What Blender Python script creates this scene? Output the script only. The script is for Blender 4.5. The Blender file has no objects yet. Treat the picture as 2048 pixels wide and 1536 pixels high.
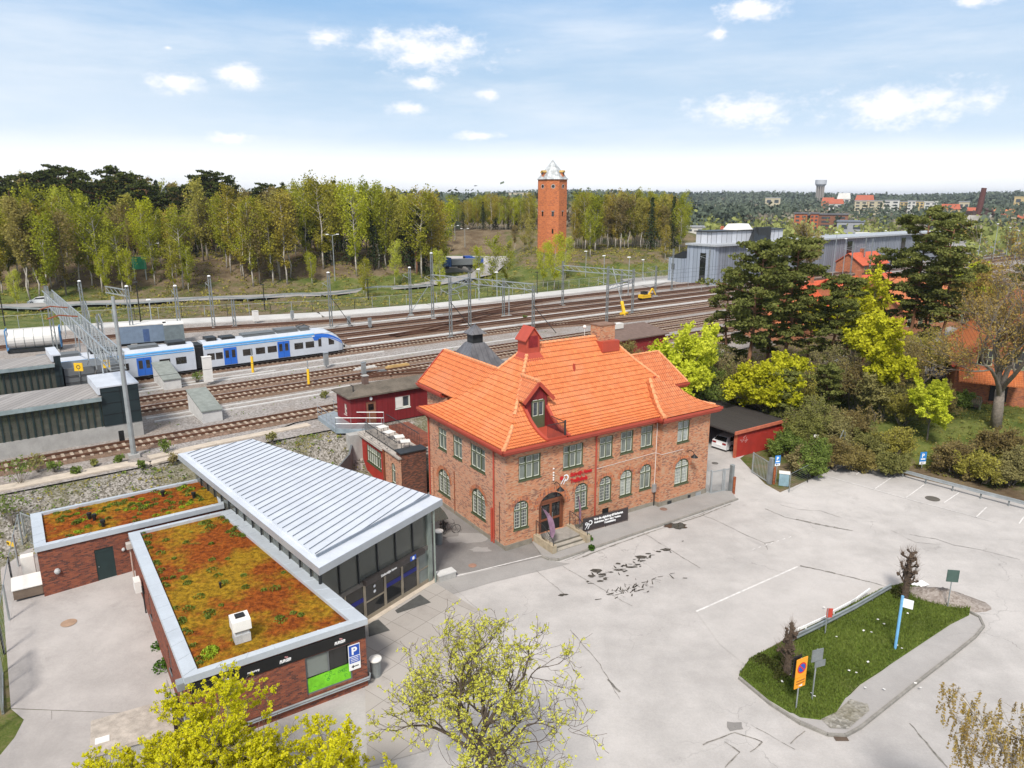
import bpy, math, random
import numpy as np
from mathutils import Matrix, Vector
R=math.radians
scene=bpy.context.scene
col=scene.collection
# ---------------- camera ----------------
CAMH=24.0; PITCH=R(14.3); FPX=1470.0
cam_d=bpy.data.cameras.new("camera"); cam=bpy.data.objects.new("camera",cam_d); col.objects.link(cam)
cam.location=(0,0,CAMH); cam.rotation_euler=(R(90)-PITCH,0,0)
cam_d.sensor_fit='HORIZONTAL'; cam_d.sensor_width=36; cam_d.lens=36*FPX/2048
cam_d.clip_start=0.1; cam_d.clip_end=20000
scene.camera=cam
# ---------------- sun, sky, exposure ----------------
SUN_EL=48; SUN_AZ=193      # azimuth clockwise from +Y (the view direction)
SKY_STRENGTH=0.12
scene.view_settings.view_transform='Standard'; scene.view_settings.look='None'
scene.view_settings.exposure=1.0; scene.view_settings.gamma=1
sl=bpy.data.lights.new("sun",'SUN'); sl.energy=2.3; sl.angle=R(11); sl.color=(1,0.95,0.88)
so=bpy.data.objects.new("sun",sl); col.objects.link(so)
sd=Vector((math.sin(R(SUN_AZ))*math.cos(R(SUN_EL)),math.cos(R(SUN_AZ))*math.cos(R(SUN_EL)),math.sin(R(SUN_EL))))
so.rotation_euler=sd.to_track_quat('Z','Y').to_euler(); so.location=(0,0,80)
cp,sp=math.cos(PITCH),math.sin(PITCH)
def ray(u,v):
    x=(u-1024)/FPX; y=(v-768)/FPX
    return (x,cp-y*sp,-sp-y*cp)
def world_sky():
    w=bpy.data.worlds.new("World"); scene.world=w; w.use_nodes=True
    nt=w.node_tree; N=nt.nodes; L=nt.links; N.clear()
    out=N.new('ShaderNodeOutputWorld'); bg=N.new('ShaderNodeBackground'); L.new(bg.outputs[0],out.inputs[0])
    sky=N.new('ShaderNodeTexSky'); sky.sky_type='NISHITA'; sky.sun_disc=False
    sky.sun_elevation=R(SUN_EL); sky.sun_rotation=R(SUN_AZ); sky.air_density=1.0; sky.dust_density=0.6; sky.ozone_density=1.5
    bg.inputs[1].default_value=SKY_STRENGTH
    tc=N.new('ShaderNodeTexCoord'); sep=N.new('ShaderNodeSeparateXYZ'); L.new(tc.outputs['Generated'],sep.inputs[0])
    def math_(op,a,b=None,c=None):
        m=N.new('ShaderNodeMath'); m.operation=op
        for i,q in enumerate((a,b,c)):
            if q is None: continue
            if isinstance(q,(int,float)): m.inputs[i].default_value=q
            else: L.new(q,m.inputs[i])
        return m.outputs[0]
    az=math_('ARCTAN2',sep.outputs[0],sep.outputs[1]); el=math_('ARCSINE',sep.outputs[2])
    comb=N.new('ShaderNodeCombineXYZ'); L.new(az,comb.inputs[0]); L.new(el,comb.inputs[1])
    def noise(scale,detail,sc=(1,1,1),rough=.6):
        mp=N.new('ShaderNodeMapping'); L.new(comb.outputs[0],mp.inputs[0]); mp.inputs['Scale'].default_value=sc
        n=N.new('ShaderNodeTexNoise'); n.inputs['Scale'].default_value=scale; n.inputs['Detail'].default_value=detail
        n.inputs['Roughness'].default_value=rough; L.new(mp.outputs[0],n.inputs['Vector']); return n.outputs[0]
    # cumulus, given where they stand in the sky (azimuth, elevation, half sizes)
    cl=[(850,98,150,48),(665,74,55,24),(478,152,66,24),(352,166,78,24),(845,168,40,17),(980,189,30,14),(815,218,50,16),(465,276,60,14),
        (1508,22,75,28),(1488,222,130,38),(1810,210,200,48),(1950,2,60,14),(335,95,14,6),(1440,66,26,14),(960,272,60,10)]
    mins=None
    for (u,v,a,b) in cl:
        r=ray(u,v); l=math.sqrt(sum(q*q for q in r)); A=math.atan2(r[0],r[1]); E=math.asin(r[2]/l)
        k=math.cos(math.atan(abs(u-1024)/FPX))**2
        s=N.new('ShaderNodeVectorMath'); s.operation='SUBTRACT'; L.new(comb.outputs[0],s.inputs[0]); s.inputs[1].default_value=(A,E,0)
        m=N.new('ShaderNodeVectorMath'); m.operation='MULTIPLY'; L.new(s.outputs[0],m.inputs[0]); m.inputs[1].default_value=(FPX/a/k,FPX/b,0)
        d=N.new('ShaderNodeVectorMath'); d.operation='LENGTH'; L.new(m.outputs[0],d.inputs[0])
        mins=d.outputs['Value'] if mins is None else math_('MINIMUM',mins,d.outputs['Value'])
    n1=noise(26,8,(1,1.7,1),.68)
    fld=math_('ADD',math_('SUBTRACT',1.0,mins),math_('MULTIPLY',math_('SUBTRACT',n1,.5),2.6))
    def sstep(x,a,b):
        m=N.new('ShaderNodeMapRange'); m.interpolation_type='SMOOTHSTEP'; L.new(x,m.inputs[0]); m.inputs[1].default_value=a; m.inputs[2].default_value=b; return m.outputs[0]
    cum=math_('MULTIPLY',sstep(fld,0.0,1.15),0.95)
    # thin high veil: streaks plus a white horizon
    n2=noise(4.5,8,(.55,3.2,1),.62); n3=noise(1.8,4,(.6,2.0,1),.55)
    veil=math_('ADD',math_('MULTIPLY',sstep(n2,.38,.72),.36),math_('MULTIPLY',sstep(n3,.4,.65),.32))
    hor=sstep(el,.085,.005)
    veil=math_('ADD',math_('MULTIPLY',veil,sstep(el,.30,.17)),math_('MULTIPLY',hor,.6))
    veil=math_('MINIMUM',math_('ADD',veil,.02),1.0)
    def mix(f,a,b):
        m=N.new('ShaderNodeMix'); m.data_type='RGBA'
        if isinstance(f,float): m.inputs[0].default_value=f
        else: L.new(f,m.inputs[0])
        for i,q in ((6,a),(7,b)):
            if isinstance(q,tuple): m.inputs[i].default_value=q
            else: L.new(q,m.inputs[i])
        return m.outputs[2]
    k=1/SKY_STRENGTH
    tint=N.new('ShaderNodeMix'); tint.data_type='RGBA'; tint.blend_type='MULTIPLY'; tint.inputs[0].default_value=1
    L.new(sky.outputs[0],tint.inputs[6]); tint.inputs[7].default_value=(1,1,1,1)
    # clear blue low down is set by elevation; added grey-white at the unseen zenith neutralises the light
    lo1=mix(sstep(el,.02,.075),(.70*k,.70*k,.70*k,1),(.345*k,.425*k,.51*k,1)); lo2=mix(sstep(el,.06,.15),lo1,(.25*k,.345*k,.455*k,1)); lo3=mix(sstep(el,.13,.26),lo2,(.145*k,.265*k,.43*k,1))
    zen=mix(.72,tint.outputs[2],(.40*k,.385*k,.365*k,1))
    base=mix(sstep(el,.27,.60),lo3,zen)
    c=mix(veil,base,(.54*k,.55*k,.565*k,1))
    c=mix(cum,c,(.62*k,.60*k,.60*k,1))
    L.new(c,bg.inputs[0])
world_sky()
# ---------------- frames of reference ----------------
TC,TS=math.cos(R(37.1)),math.sin(R(37.1))          # the tracks run this way
def X(t,n): return (t*TC-n*TS, t*TS+n*TC)
def TN(x,y): return (x*TC+y*TS, -x*TS+y*TC)
BA=(-0.42,46.9); BC,BS=math.cos(R(33.2)),math.sin(R(33.2))   # station corner and facade direction
def B(u,v): return (BA[0]+u*BC-v*BS, BA[1]+u*BS+v*BC)
def G(u,v,z=0.0):
    r=ray(u,v); t=(z-CAMH)/r[2]; return (r[0]*t,r[1]*t)
def Hgt(u,v,y):
    r=ray(u,v); return CAMH+r[2]*y/r[1]
def ss(a,b,x):
    x=(x-a)/(b-a); x=0.0 if x<0 else (1.0 if x>1 else x); return x*x*(3-2*x)
def lerp(a,b,t): return a+(b-a)*t
NWP=[(-300,150),(-40,143),(4,137),(24,133.5),(38,128),(52,123.6),(74,121),(110,121.5),(150,124),(600,124),(3000,124)]
def NW(t):
    for (a,b),(c,d) in zip(NWP,NWP[1:]):
        if t<=c: return lerp(b,d,max(0,(t-a))/(c-a))
    return 124
def wob(x,y): return .5*math.sin(x*.11+1.3)*math.cos(y*.093)+.3*math.sin(x*.27+y*.21)+.15*math.sin(x*.7-y*.5)
def hz(x,y):
    t,n=TN(x,y); z=0.0
    k=ss(50,75,t); k0=ss(22,30,t)
    lo=lerp(lerp(55.2,57.2,k0),40,k); hi=lerp(lerp(61.0,59.0,k0),61.5,k)
    emb=3.05*ss(lo,hi,n)
    if x<-12: z=.7*min(1,max(0,(y-30)/13.0))*ss(-12,-15,x)
    g=(x-31.7)*.729+(y-66.6)*.684
    z=max(z,2.2*ss(1,16,g)*ss(26,35,x))
    ax,ay=x-BA[0],y-BA[1]; bu,bv=ax*BC+ay*BS,-ax*BS+ay*BC
    if -11<bu<-1.5 and bv<22: emb*=1-ss(-9.6,-8.2,bu)*ss(21.2,20.2,bv)
    z=max(z,emb)
    nw=NW(t)
    if n>nw+8:
        far=ss(nw+8,nw+26,n)
        hill=6.2*ss(0,30,y-(149+(x+98)*.374))*ss(-18,-32,x)
        hill=max(hill,4.9*ss(172,212,y)*ss(-6,6,x)*ss(82,62,x))
        hill=max(hill,8.5*ss(238,285,y)*ss(95,60,x))
        hill=max(hill,4.0*ss(205,235,y)*ss(-30,-15,x)*ss(12,0,x)*0.3)
        z=3.05+hill*far*ss(900,600,y)+wob(x,y)*far*.8
    D=math.hypot(x,y)
    if D>500:
        z=max(z,3.05)
        s=ss(1100,2000,D)
        z=z+s*(19.0+4.5*math.sin(math.atan2(x,y)*9+.6)+2.2*math.sin(math.atan2(x,y)*23))+wob(x*.1,y*.1)*ss(500,900,D)
    return z
def AT(u,v,tmax=4000):
    r=ray(u,v); t=10.0; st=1.0; prev=t
    while t<tmax:
        x,y,z=r[0]*t,r[1]*t,CAMH+r[2]*t
        if z<=hz(x,y):
            a,b=prev,t
            for _ in range(12):
                m=(a+b)/2
                if CAMH+r[2]*m<=hz(r[0]*m,r[1]*m): b=m
                else: a=m
            return (r[0]*b,r[1]*b,hz(r[0]*b,r[1]*b))
        prev=t; t+=st; st=max(1.0,t*.01)
    return (r[0]*tmax,r[1]*tmax,hz(r[0]*tmax,r[1]*tmax))
# ---------------- mesh helpers ----------------
class MB:
    def __init__(s): s.v=[]; s.f=[]; s.m=[]; s.cm=0
    def poly(s,pts):
        i=len(s.v); s.v.extend(tuple(p) for p in pts); s.f.append(tuple(range(i,i+len(pts)))); s.m.append(s.cm); return s
    def faces(s,pts,fs):
        i=len(s.v); s.v.extend(tuple(p) for p in pts)
        for f in fs: s.f.append(tuple(i+k for k in f)); s.m.append(s.cm)
        return s
    def hexa(s,p): # 8 pts: bottom 4 ccw, top 4 ccw
        return s.faces(p,[(3,2,1,0),(4,5,6,7),(0,1,5,4),(1,2,6,5),(2,3,7,6),(3,0,4,7)])
    def box(s,x0,x1,y0,y1,z0,z1):
        return s.hexa([(x0,y0,z0),(x1,y0,z0),(x1,y1,z0),(x0,y1,z0),(x0,y0,z1),(x1,y0,z1),(x1,y1,z1),(x0,y1,z1)])
    def obox(s,c,sz,rz=0):
        cx,cy,cz=c; a,b=math.cos(rz),math.sin(rz); hx,hy,hh=sz[0]/2,sz[1]/2,sz[2]/2; P=[]
        for z in (-hh,hh):
            for (x,y) in ((-hx,-hy),(hx,-hy),(hx,hy),(-hx,hy)): P.append((cx+x*a-y*b,cy+x*b+y*a,cz+z))
        return s.hexa(P)
    def prism(s,pl,z0,z1):
        n=len(pl); f0=(lambda p:z0) if not callable(z0) else z0; f1=(lambda p:z1) if not callable(z1) else z1
        pts=[(p[0],p[1],f0(p)) for p in pl]+[(p[0],p[1],f1(p)) for p in pl]
        fs=[tuple(range(n-1,-1,-1)),tuple(range(n,2*n))]+[(i,(i+1)%n,n+(i+1)%n,n+i) for i in range(n)]
        return s.faces(pts,fs)
    def tube(s,pts,r,n=6,cap=True):
        pts=[Vector(p) for p in pts]; rs=r if isinstance(r,(list,tuple)) else [r]*len(pts)
        rings=[]; base=len(s.v)
        d0=(pts[1]-pts[0]).normalized(); ref=Vector((0,0,1)) if abs(d0.z)<.9 else Vector((1,0,0))
        a=d0.cross(ref).normalized()
        for i,p in enumerate(pts):
            d=(pts[min(i+1,len(pts)-1)]-pts[max(i-1,0)])
            d=d.normalized() if d.length>1e-9 else d0
            a=(a-d*a.dot(d)); a=a.normalized() if a.length>1e-6 else d.orthogonal().normalized(); b=d.cross(a)
            for k in range(n):
                t=2*math.pi*k/n; q=p+(a*math.cos(t)+b*math.sin(t))*rs[i]; s.v.append(tuple(q))
        for i in range(len(pts)-1):
            for k in range(n):
                s.f.append((base+i*n+k,base+i*n+(k+1)%n,base+(i+1)*n+(k+1)%n,base+(i+1)*n+k)); s.m.append(s.cm)
        if cap:
            s.f.append(tuple(base+k for k in range(n-1,-1,-1))); s.m.append(s.cm)
            e=base+(len(pts)-1)*n; s.f.append(tuple(e+k for k in range(n))); s.m.append(s.cm)
        return s
    def beam(s,p,q,w,h=None):
        h=h or w; p=Vector(p); q=Vector(q); d=(q-p).normalized(); up=Vector((0,0,1)) if abs(d.z)<.95 else Vector((1,0,0))
        a=d.cross(up).normalized()*w/2; b=a.cross(d).normalized()*h/2
        return s.hexa([p-a-b,p+a-b,q+a-b,q-a-b,p-a+b,p+a+b,q+a+b,q-a+b])
    def lathe(s,prof,c=(0,0,0),n=16):
        base=len(s.v)
        for (r,z) in prof:
            for k in range(n):
                t=2*math.pi*k/n; s.v.append((c[0]+r*math.cos(t),c[1]+r*math.sin(t),c[2]+z))
        for i in range(len(prof)-1):
            for k in range(n): s.f.append((base+i*n+k,base+i*n+(k+1)%n,base+(i+1)*n+(k+1)%n,base+(i+1)*n+k)); s.m.append(s.cm)
        s.f.append(tuple(base+k for k in range(n-1,-1,-1))); s.m.append(s.cm)
        e=base+(len(prof)-1)*n; s.f.append(tuple(e+k for k in range(n))); s.m.append(s.cm)
        return s
    # facade boxes: fr=(ox,oy,ux,uy,nx,ny); u along wall, d inward depth, z up
    def fp(s,fr,u,d,z): return (fr[0]+fr[2]*u-fr[4]*d, fr[1]+fr[3]*u-fr[5]*d, z)
    def fbox(s,fr,u0,u1,d0,d1,z0,z1):
        P=[s.fp(fr,u,d,z) for z in (z0,z1) for (u,d) in ((u0,d0),(u1,d0),(u1,d1),(u0,d1))]
        return s.hexa(P)
    def mesh(s,name,smooth=False):
        me=bpy.data.meshes.new(name); me.from_pydata(s.v,[],s.f); me.update()
        nl=len(me.loops)
        if nl:
            uv=me.uv_layers.new(name="uv")
            co=np.empty(len(me.vertices)*3); me.vertices.foreach_get('co',co); co=co.reshape(-1,3)
            nrm=np.empty(len(me.polygons)*3); me.polygons.foreach_get('normal',nrm); nrm=nrm.reshape(-1,3)
            lt=np.empty(len(me.polygons),dtype=np.int32); me.polygons.foreach_get('loop_total',lt)
            vi=np.empty(nl,dtype=np.int32); me.loops.foreach_get('vertex_index',vi)
            nn=np.repeat(nrm,lt,axis=0); P=co[vi]
            tx=-nn[:,1]; ty=nn[:,0]; l=np.hypot(tx,ty); flat=l<.05
            l[flat]=1; tx=tx/l; ty=ty/l; tx[flat]=1; ty[flat]=0
            sg=np.where((tx+ty*.5)<0,-1,1); tx*=sg; ty*=sg
            bx=-nn[:,2]*ty; by=nn[:,2]*tx; bz=nn[:,0]*ty-nn[:,1]*tx
            bs=np.where(flat&(by<0)|(~flat)&(bz<0),-1,1)
            U=P[:,0]*tx+P[:,1]*ty; V=(P[:,0]*bx+P[:,1]*by+P[:,2]*bz)*bs
            uv.data.foreach_set('uv',np.stack([U,V],1).ravel())
        if smooth: me.polygons.foreach_set('use_smooth',[True]*len(me.polygons))
        return me
    def build(s,name,mat,parent=None,smooth=False,loc=None):
        me=s.mesh(name,smooth)
        mats=mat if isinstance(mat,(list,tuple)) else [mat]
        for m in mats: me.materials.append(m)
        if len(mats)>1: me.polygons.foreach_set('material_index',s.m)
        o=bpy.data.objects.new(name,me); col.objects.link(o)
        if parent is not None: o.parent=parent
        if loc: o.location=loc
        return o
def tag(o,label=None,cat=None,group=None,kind=None):
    if label: o['label']=label
    if cat: o['category']=cat
    if group: o['group']=group
    if kind: o['kind']=kind
    return o
def empty(name,loc=(0,0,0),rz=0,label=None,cat=None,group=None):
    o=bpy.data.objects.new(name,None); col.objects.link(o); o.location=loc; o.rotation_euler=(0,0,rz); o.empty_display_size=.5
    return tag(o,label,cat,group)
def local(fr_root):  # world->local for unrotated roots
    return None
def clone(root,loc,rz=0,label=None,group=None,scale=None):
    r=root.copy(); col.objects.link(r); r.location=loc; r.rotation_euler=(root.rotation_euler[0],root.rotation_euler[1],rz)
    if scale: r.scale=(scale,)*3
    if label: r['label']=label
    if group: r['group']=group
    for ch in list(root.children):
        c=ch.copy(); col.objects.link(c); c.parent=r
        for g in list(ch.children):
            d=g.copy(); col.objects.link(d); d.parent=c
    return r
def offs(mb,o):  # shift vertices so that the mesh is local to root at o
    mb.v=[(a-o[0],b-o[1],c-o[2]) for a,b,c in mb.v]; return mb
def text(s,size,mat,parent,M,name='lettering',extrude=.02,bold=0.0,align='LEFT',shear=0,xs=1.0):
    cu=bpy.data.curves.new('t','FONT'); cu.body=s; cu.size=size; cu.extrude=extrude; cu.align_x=align; cu.offset=bold; cu.shear=shear
    o=bpy.data.objects.new('t',cu); col.objects.link(o)
    dg=bpy.context.evaluated_depsgraph_get(); me=bpy.data.meshes.new_from_object(o.evaluated_get(dg))
    bpy.data.objects.remove(o)
    if xs!=1: me.transform(Matrix.Diagonal((xs,1,1,1)))
    me.transform(M); me.materials.clear(); me.materials.append(mat); me.name=name
    ob=bpy.data.objects.new(name,me); col.objects.link(ob); ob.parent=parent
    return ob
def fmat(fr,u,d,z):  # text matrix on a facade frame
    m=Matrix.Identity(4); m.col[0][:3]=(fr[2],fr[3],0); m.col[1][:3]=(0,0,1); m.col[2][:3]=(fr[4],fr[5],0)
    m.col[3][:3]=(fr[0]+fr[2]*u-fr[4]*d,fr[1]+fr[3]*u-fr[5]*d,z); return m
# ---------------- materials ----------------
class NT:
    def __init__(s,name):
        s.m=bpy.data.materials.new(name); s.m.use_nodes=True; s.t=s.m.node_tree; s.N=s.t.nodes; s.L=s.t.links
        s.b=s.N['Principled BSDF']
    def put(s,q,i):
        if isinstance(q,(int,float)): i.default_value=q
        elif isinstance(q,tuple): i.default_value=q if len(q)!=3 or i.type=='VECTOR' else q+(1,)
        else: s.L.new(q,i)
    def math(s,op,a,b=None,c=None,cl=False):
        m=s.N.new('ShaderNodeMath'); m.operation=op; m.use_clamp=cl
        for i,q in enumerate((a,b,c)):
            if q is not None: s.put(q,m.inputs[i])
        return m.outputs[0]
    def mix(s,f,a,b,bt='MIX'):
        m=s.N.new('ShaderNodeMix'); m.data_type='RGBA'; m.blend_type=bt; s.put(f,m.inputs[0]); s.put(a,m.inputs[6]); s.put(b,m.inputs[7]); return m.outputs[2]
    def ramp(s,x,a,b):
        m=s.N.new('ShaderNodeMapRange'); m.interpolation_type='SMOOTHSTEP'; s.put(x,m.inputs[0]); m.inputs[1].default_value=a; m.inputs[2].default_value=b; return m.outputs[0]
    def co(s,w='Object'):
        if w=='World': return s.N.new('ShaderNodeNewGeometry').outputs['Position']
        return s.N.new('ShaderNodeTexCoord').outputs[w]
    def noise(s,scale,detail=4,vec=None,rough=.55,sc=None,dist=0):
        n=s.N.new('ShaderNodeTexNoise'); n.inputs['Scale'].default_value=scale; n.inputs['Detail'].default_value=detail; n.inputs['Roughness'].default_value=rough
        n.inputs['Distortion'].default_value=dist
        v=vec if vec is not None else s.co()
        if sc: mp=s.N.new('ShaderNodeMapping'); s.L.new(v,mp.inputs[0]); mp.inputs['Scale'].default_value=sc; v=mp.outputs[0]
        s.L.new(v,n.inputs['Vector']); return n.outputs[0]
    def bump(s,h,st=.3,d=.02):
        b=s.N.new('ShaderNodeBump'); b.inputs['Strength'].default_value=st; b.inputs['Distance'].default_value=d; s.L.new(h,b.inputs['Height']); s.L.new(b.outputs[0],s.b.inputs['Normal'])
    def sep(s,v):
        q=s.N.new('ShaderNodeSeparateXYZ'); s.L.new(v,q.inputs[0]); return q.outputs
    def comb(s,x,y,z=0):
        q=s.N.new('ShaderNodeCombineXYZ'); s.put(x,q.inputs[0]); s.put(y,q.inputs[1]); s.put(z,q.inputs[2]); return q.outputs[0]
    def wn(s,v):
        q=s.N.new('ShaderNodeTexWhiteNoise'); q.noise_dimensions='3D'; s.L.new(v,q.inputs[0]); return q.outputs[0]
    def out(s,c,rough=.8,metal=0,spec=.4):
        s.put(c,s.b.inputs['Base Color']); s.put(rough,s.b.inputs['Roughness']); s.put(metal,s.b.inputs['Metallic']); s.b.inputs['Specular IOR Level'].default_value=spec
        return s.m
_mc={}
def mul(c,k): return tuple(min(1,q*k) for q in c)
def MT(name,c,rough=.7,metal=0,var=.18,scale=2.0,bump=0,bs=20,spec=.4,space='Object',dirt=0):
    if name in _mc: return _mc[name]
    n=NT(name); a=n.noise(scale,5,n.co(space)); b=n.noise(scale*9,3,n.co(space))
    f=n.math('ADD',n.math('MULTIPLY',a,.7),n.math('MULTIPLY',b,.3))
    cc=n.mix(n.ramp(f,.3,.7),mul(c,1-var),mul(c,1+var))
    if dirt:
        d=n.noise(scale*.7,6,n.co(space),.7,(1,1,.35)); cc=n.mix(n.math('MULTIPLY',n.ramp(d,.5,.75),dirt),cc,mul(c,.45))
    if bump: n.bump(n.noise(bs,4,n.co(space)),bump,.02)
    _mc[name]=n.out(cc,rough,metal,spec); return _mc[name]
def brick(name,c1,c2,c3,dark,mortar,thr=.3,patch=.35,bw=.22,bh=.075,orange_u=None):
    n=NT(name); uv=n.co('UV'); s=n.sep(uv); u,v=s[0],s[1]
    rw=n.math('DIVIDE',v,bh); row=n.math('FLOOR',rw); fy=n.math('FRACT',rw)
    uu=n.math('ADD',n.math('DIVIDE',u,bw),n.math('MULTIPLY',n.math('MODULO',row,2),.5)); cl=n.math('FLOOR',uu); fx=n.math('FRACT',uu)
    r1=n.wn(n.comb(cl,row,1.0)); r2=n.wn(n.comb(cl,row,7.0)); r3=n.wn(n.comb(cl,row,3.0))
    c=n.mix(r1,c1,c2); c=n.mix(n.ramp(r2,.55,.9),c,c3)
    pn=n.noise(.55,3,n.comb(u,n.math('MULTIPLY',v,1.6)))
    th=n.math('ADD',thr-patch*.5,n.math('MULTIPLY',n.ramp(pn,.38,.66),patch))
    dk=n.math('LESS_THAN',r3,th)
    c=n.mix(n.math('MULTIPLY',dk,.62),c,dark)
    mo=n.math('MAXIMUM',n.math('LESS_THAN',fy,.16),n.math('LESS_THAN',fx,.05))
    c=n.mix(n.math('MULTIPLY',mo,.75),c,mortar)
    st=n.noise(.35,6,n.comb(n.math('MULTIPLY',u,1.2),n.math('MULTIPLY',v,.7)),.65)
    c=n.mix(n.math('MULTIPLY',n.ramp(st,.5,.8),.22),c,mul(c1,.5))
    n.bump(n.math('SUBTRACT',1.0,mo),.5,.012)
    return n.out(c,.88,0,.25)
BR=brick('station brick',(.44,.175,.09),(.55,.25,.135),(.48,.30,.19),(.12,.055,.055),(.40,.25,.16),.20,.34)
BRL=brick('station brick pale',(.47,.21,.125),(.60,.31,.19),(.50,.30,.20),(.15,.075,.07),(.46,.32,.23),.22,.32)  # paler brick for the side, rear and annex walls
BRD=brick('dark brick',(.20,.055,.030),(.30,.09,.045),(.16,.05,.035),(.045,.025,.025),(.16,.12,.10),.24,.2)
BRP=brick('pillar brick',(.14,.055,.035),(.25,.09,.05),(.10,.05,.04),(.03,.02,.02),(.14,.10,.08),.42,.2)
BRT=brick('tower brick',(.50,.145,.05),(.58,.19,.07),(.42,.12,.05),(.20,.06,.04),(.42,.2,.11),.14,.3,.5,.16)
def tiles(name,c1,c2,c3,lap_shade,uw=.235,vh=.37):
    n=NT(name); s=n.sep(n.co('UV')); u,v=s[0],s[1]
    a=n.math('DIVIDE',u,uw); b=n.math('DIVIDE',v,vh); fu=n.math('FRACT',a); fv=n.math('FRACT',b)
    r=n.wn(n.comb(n.math('FLOOR',a),n.math('FLOOR',b),2.0)); r2=n.wn(n.comb(n.math('FLOOR',a),n.math('FLOOR',b),5.0))
    c=n.mix(r,c1,c2); c=n.mix(n.math('MULTIPLY',n.ramp(r2,.8,1.0),.4),c,c3)
    pn=n.noise(.4,5,n.comb(u,v)); c=n.mix(n.math('MULTIPLY',n.ramp(pn,.45,.75),.35),c,c3); st=n.noise(1.1,6,n.comb(u,n.math('MULTIPLY',v,.35)),.7); c=n.mix(n.math('MULTIPLY',n.ramp(st,.55,.75),.28),c,mul(c1,.5))
    g=n.math('LESS_THAN',fv,.15); gu=n.math('LESS_THAN',fu,.22)
    c=n.mix(n.math('MULTIPLY',g,.6),c,lap_shade); c=n.mix(n.math('MULTIPLY',gu,.5),c,lap_shade)  # dark row and column lines paint the shade between the tiles
    h=n.math('ADD',n.math('SINE',n.math('MULTIPLY',a,2*math.pi)),n.math('MULTIPLY',n.math('SUBTRACT',1.0,fv),.8))
    n.bump(h,1.0,.035)
    return n.out(c,.6,0,.35)
TILE=tiles('roof tile',(.60,.165,.052),(.72,.235,.085),(.62,.30,.15),(.34,.06,.02),.22,.42)
TILER=tiles('far red tile',(.42,.09,.04),(.55,.14,.06),(.34,.10,.06),(.2,.04,.02))
TILEO=tiles('orange house tile',(.60,.17,.05),(.68,.23,.08),(.45,.15,.07),(.25,.06,.03))
def tilesg(name,c1,c2,c3,uw=.22,vh=.44):
    n=NT(name); s=n.sep(n.co('Object')); w=n.wn(n.comb(n.math('FLOOR',n.math('DIVIDE',s[0],.24)),n.math('FLOOR',n.math('DIVIDE',s[1],.24)),n.math('FLOOR',n.math('DIVIDE',s[2],.3))))
    c=n.mix(w,c1,c2); P=n.co(); pn=n.noise(.5,5,P,.65); c=n.mix(n.math('MULTIPLY',n.ramp(pn,.45,.7),.5),c,c3); st=n.noise(1.7,6,P,.75); c=n.mix(n.math('MULTIPLY',n.ramp(st,.6,.78),.30),c,mul(c1,.5))
    ye=n.noise(3.1,3,P,.6); c=n.mix(n.math('MULTIPLY',n.ramp(ye,.62,.72),.35),c,(.62,.33,.06,1))
    return n.out(c,.62,0,.35)
TILEG=tilesg('pantile',(.55,.150,.045),(.64,.205,.070),(.60,.235,.115)); TILEJ=tilesg('pantile joint',(.36,.085,.028),(.44,.12,.038),(.38,.13,.06)); TILEK=tilesg('pantile lap shade',(.34,.085,.03),(.42,.115,.04),(.36,.12,.055))  # lap and joint copies paint the shade between tiles, with valley dirt
def asph(name,c,dk=.6,cr=1.0,cs=.16,contrast=1.0):
    n=NT(name); P=n.co('World')
    big=n.noise(.055,5,P,.6); mid=n.noise(.5,6,P,.65); fine=n.noise(9,4,P,.7)
    f=n.math('ADD',n.math('ADD',n.math('MULTIPLY',big,.5),n.math('MULTIPLY',mid,.33)),n.math('MULTIPLY',fine,.17))
    cc=n.mix(n.ramp(f,.36,.64),mul(c,1-.16*contrast),mul(c,1+.10*contrast))
    stn=n.noise(.23,7,P,.72,None,1.2); cc=n.mix(n.math('MULTIPLY',n.ramp(stn,.56,.74),.30*contrast),cc,mul(c,.55))
    # tyre-worn streaks along the lot
    strk=n.noise(.35,4,P,.6,(.25,1.4,1)); cc=n.mix(n.math('MULTIPLY',n.ramp(strk,.5,.8),.14*contrast),cc,mul(c,1.25))
    # cracks
    w=n.N.new('ShaderNodeVectorMath'); w.operation='ADD'; nz=n.N.new('ShaderNodeTexNoise'); nz.inputs['Scale'].default_value=.9; nz.inputs['Detail'].default_value=5; n.L.new(P,nz.inputs['Vector'])
    sc=n.N.new('ShaderNodeVectorMath'); sc.operation='SCALE'; n.L.new(nz.outputs['Color'],sc.inputs[0]); sc.inputs['Scale'].default_value=1.6
    n.L.new(P,w.inputs[0]); n.L.new(sc.outputs[0],w.inputs[1])
    vo=n.N.new('ShaderNodeTexVoronoi'); vo.feature='DISTANCE_TO_EDGE'; vo.inputs['Scale'].default_value=cs; n.L.new(w.outputs[0],vo.inputs['Vector'])
    cm=n.math('MULTIPLY',n.math('LESS_THAN',vo.outputs[0],.0035),n.ramp(n.noise(.12,3,P),.47,.62))
    cc=n.mix(n.math('MULTIPLY',cm,.35*cr),cc,mul(c,.3))
    gr=n.noise(60,2,P); n.bump(gr,.25,.01)
    return n.out(cc,.9,0,.25)
ASPH=asph('asphalt',(.445,.42,.40),contrast=1.35)
ASPHD=asph('asphalt dark patch',(.225,.212,.20),cr=.4,contrast=1.6)
ASPHM=asph('asphalt footway',(.31,.295,.28),cr=.5)
ASPHI=asph('asphalt island walk',(.37,.35,.335),cr=.5)
ASPHN=asph('asphalt pale patch',(.445,.42,.40),cr=0)
ASPHY=asph('asphalt yard',(.40,.37,.35),cr=.5,contrast=1.3)
CONC=MT('concrete',(.36,.35,.33),.85,var=.14,scale=1.2,bump=.3,dirt=.35)
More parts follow.
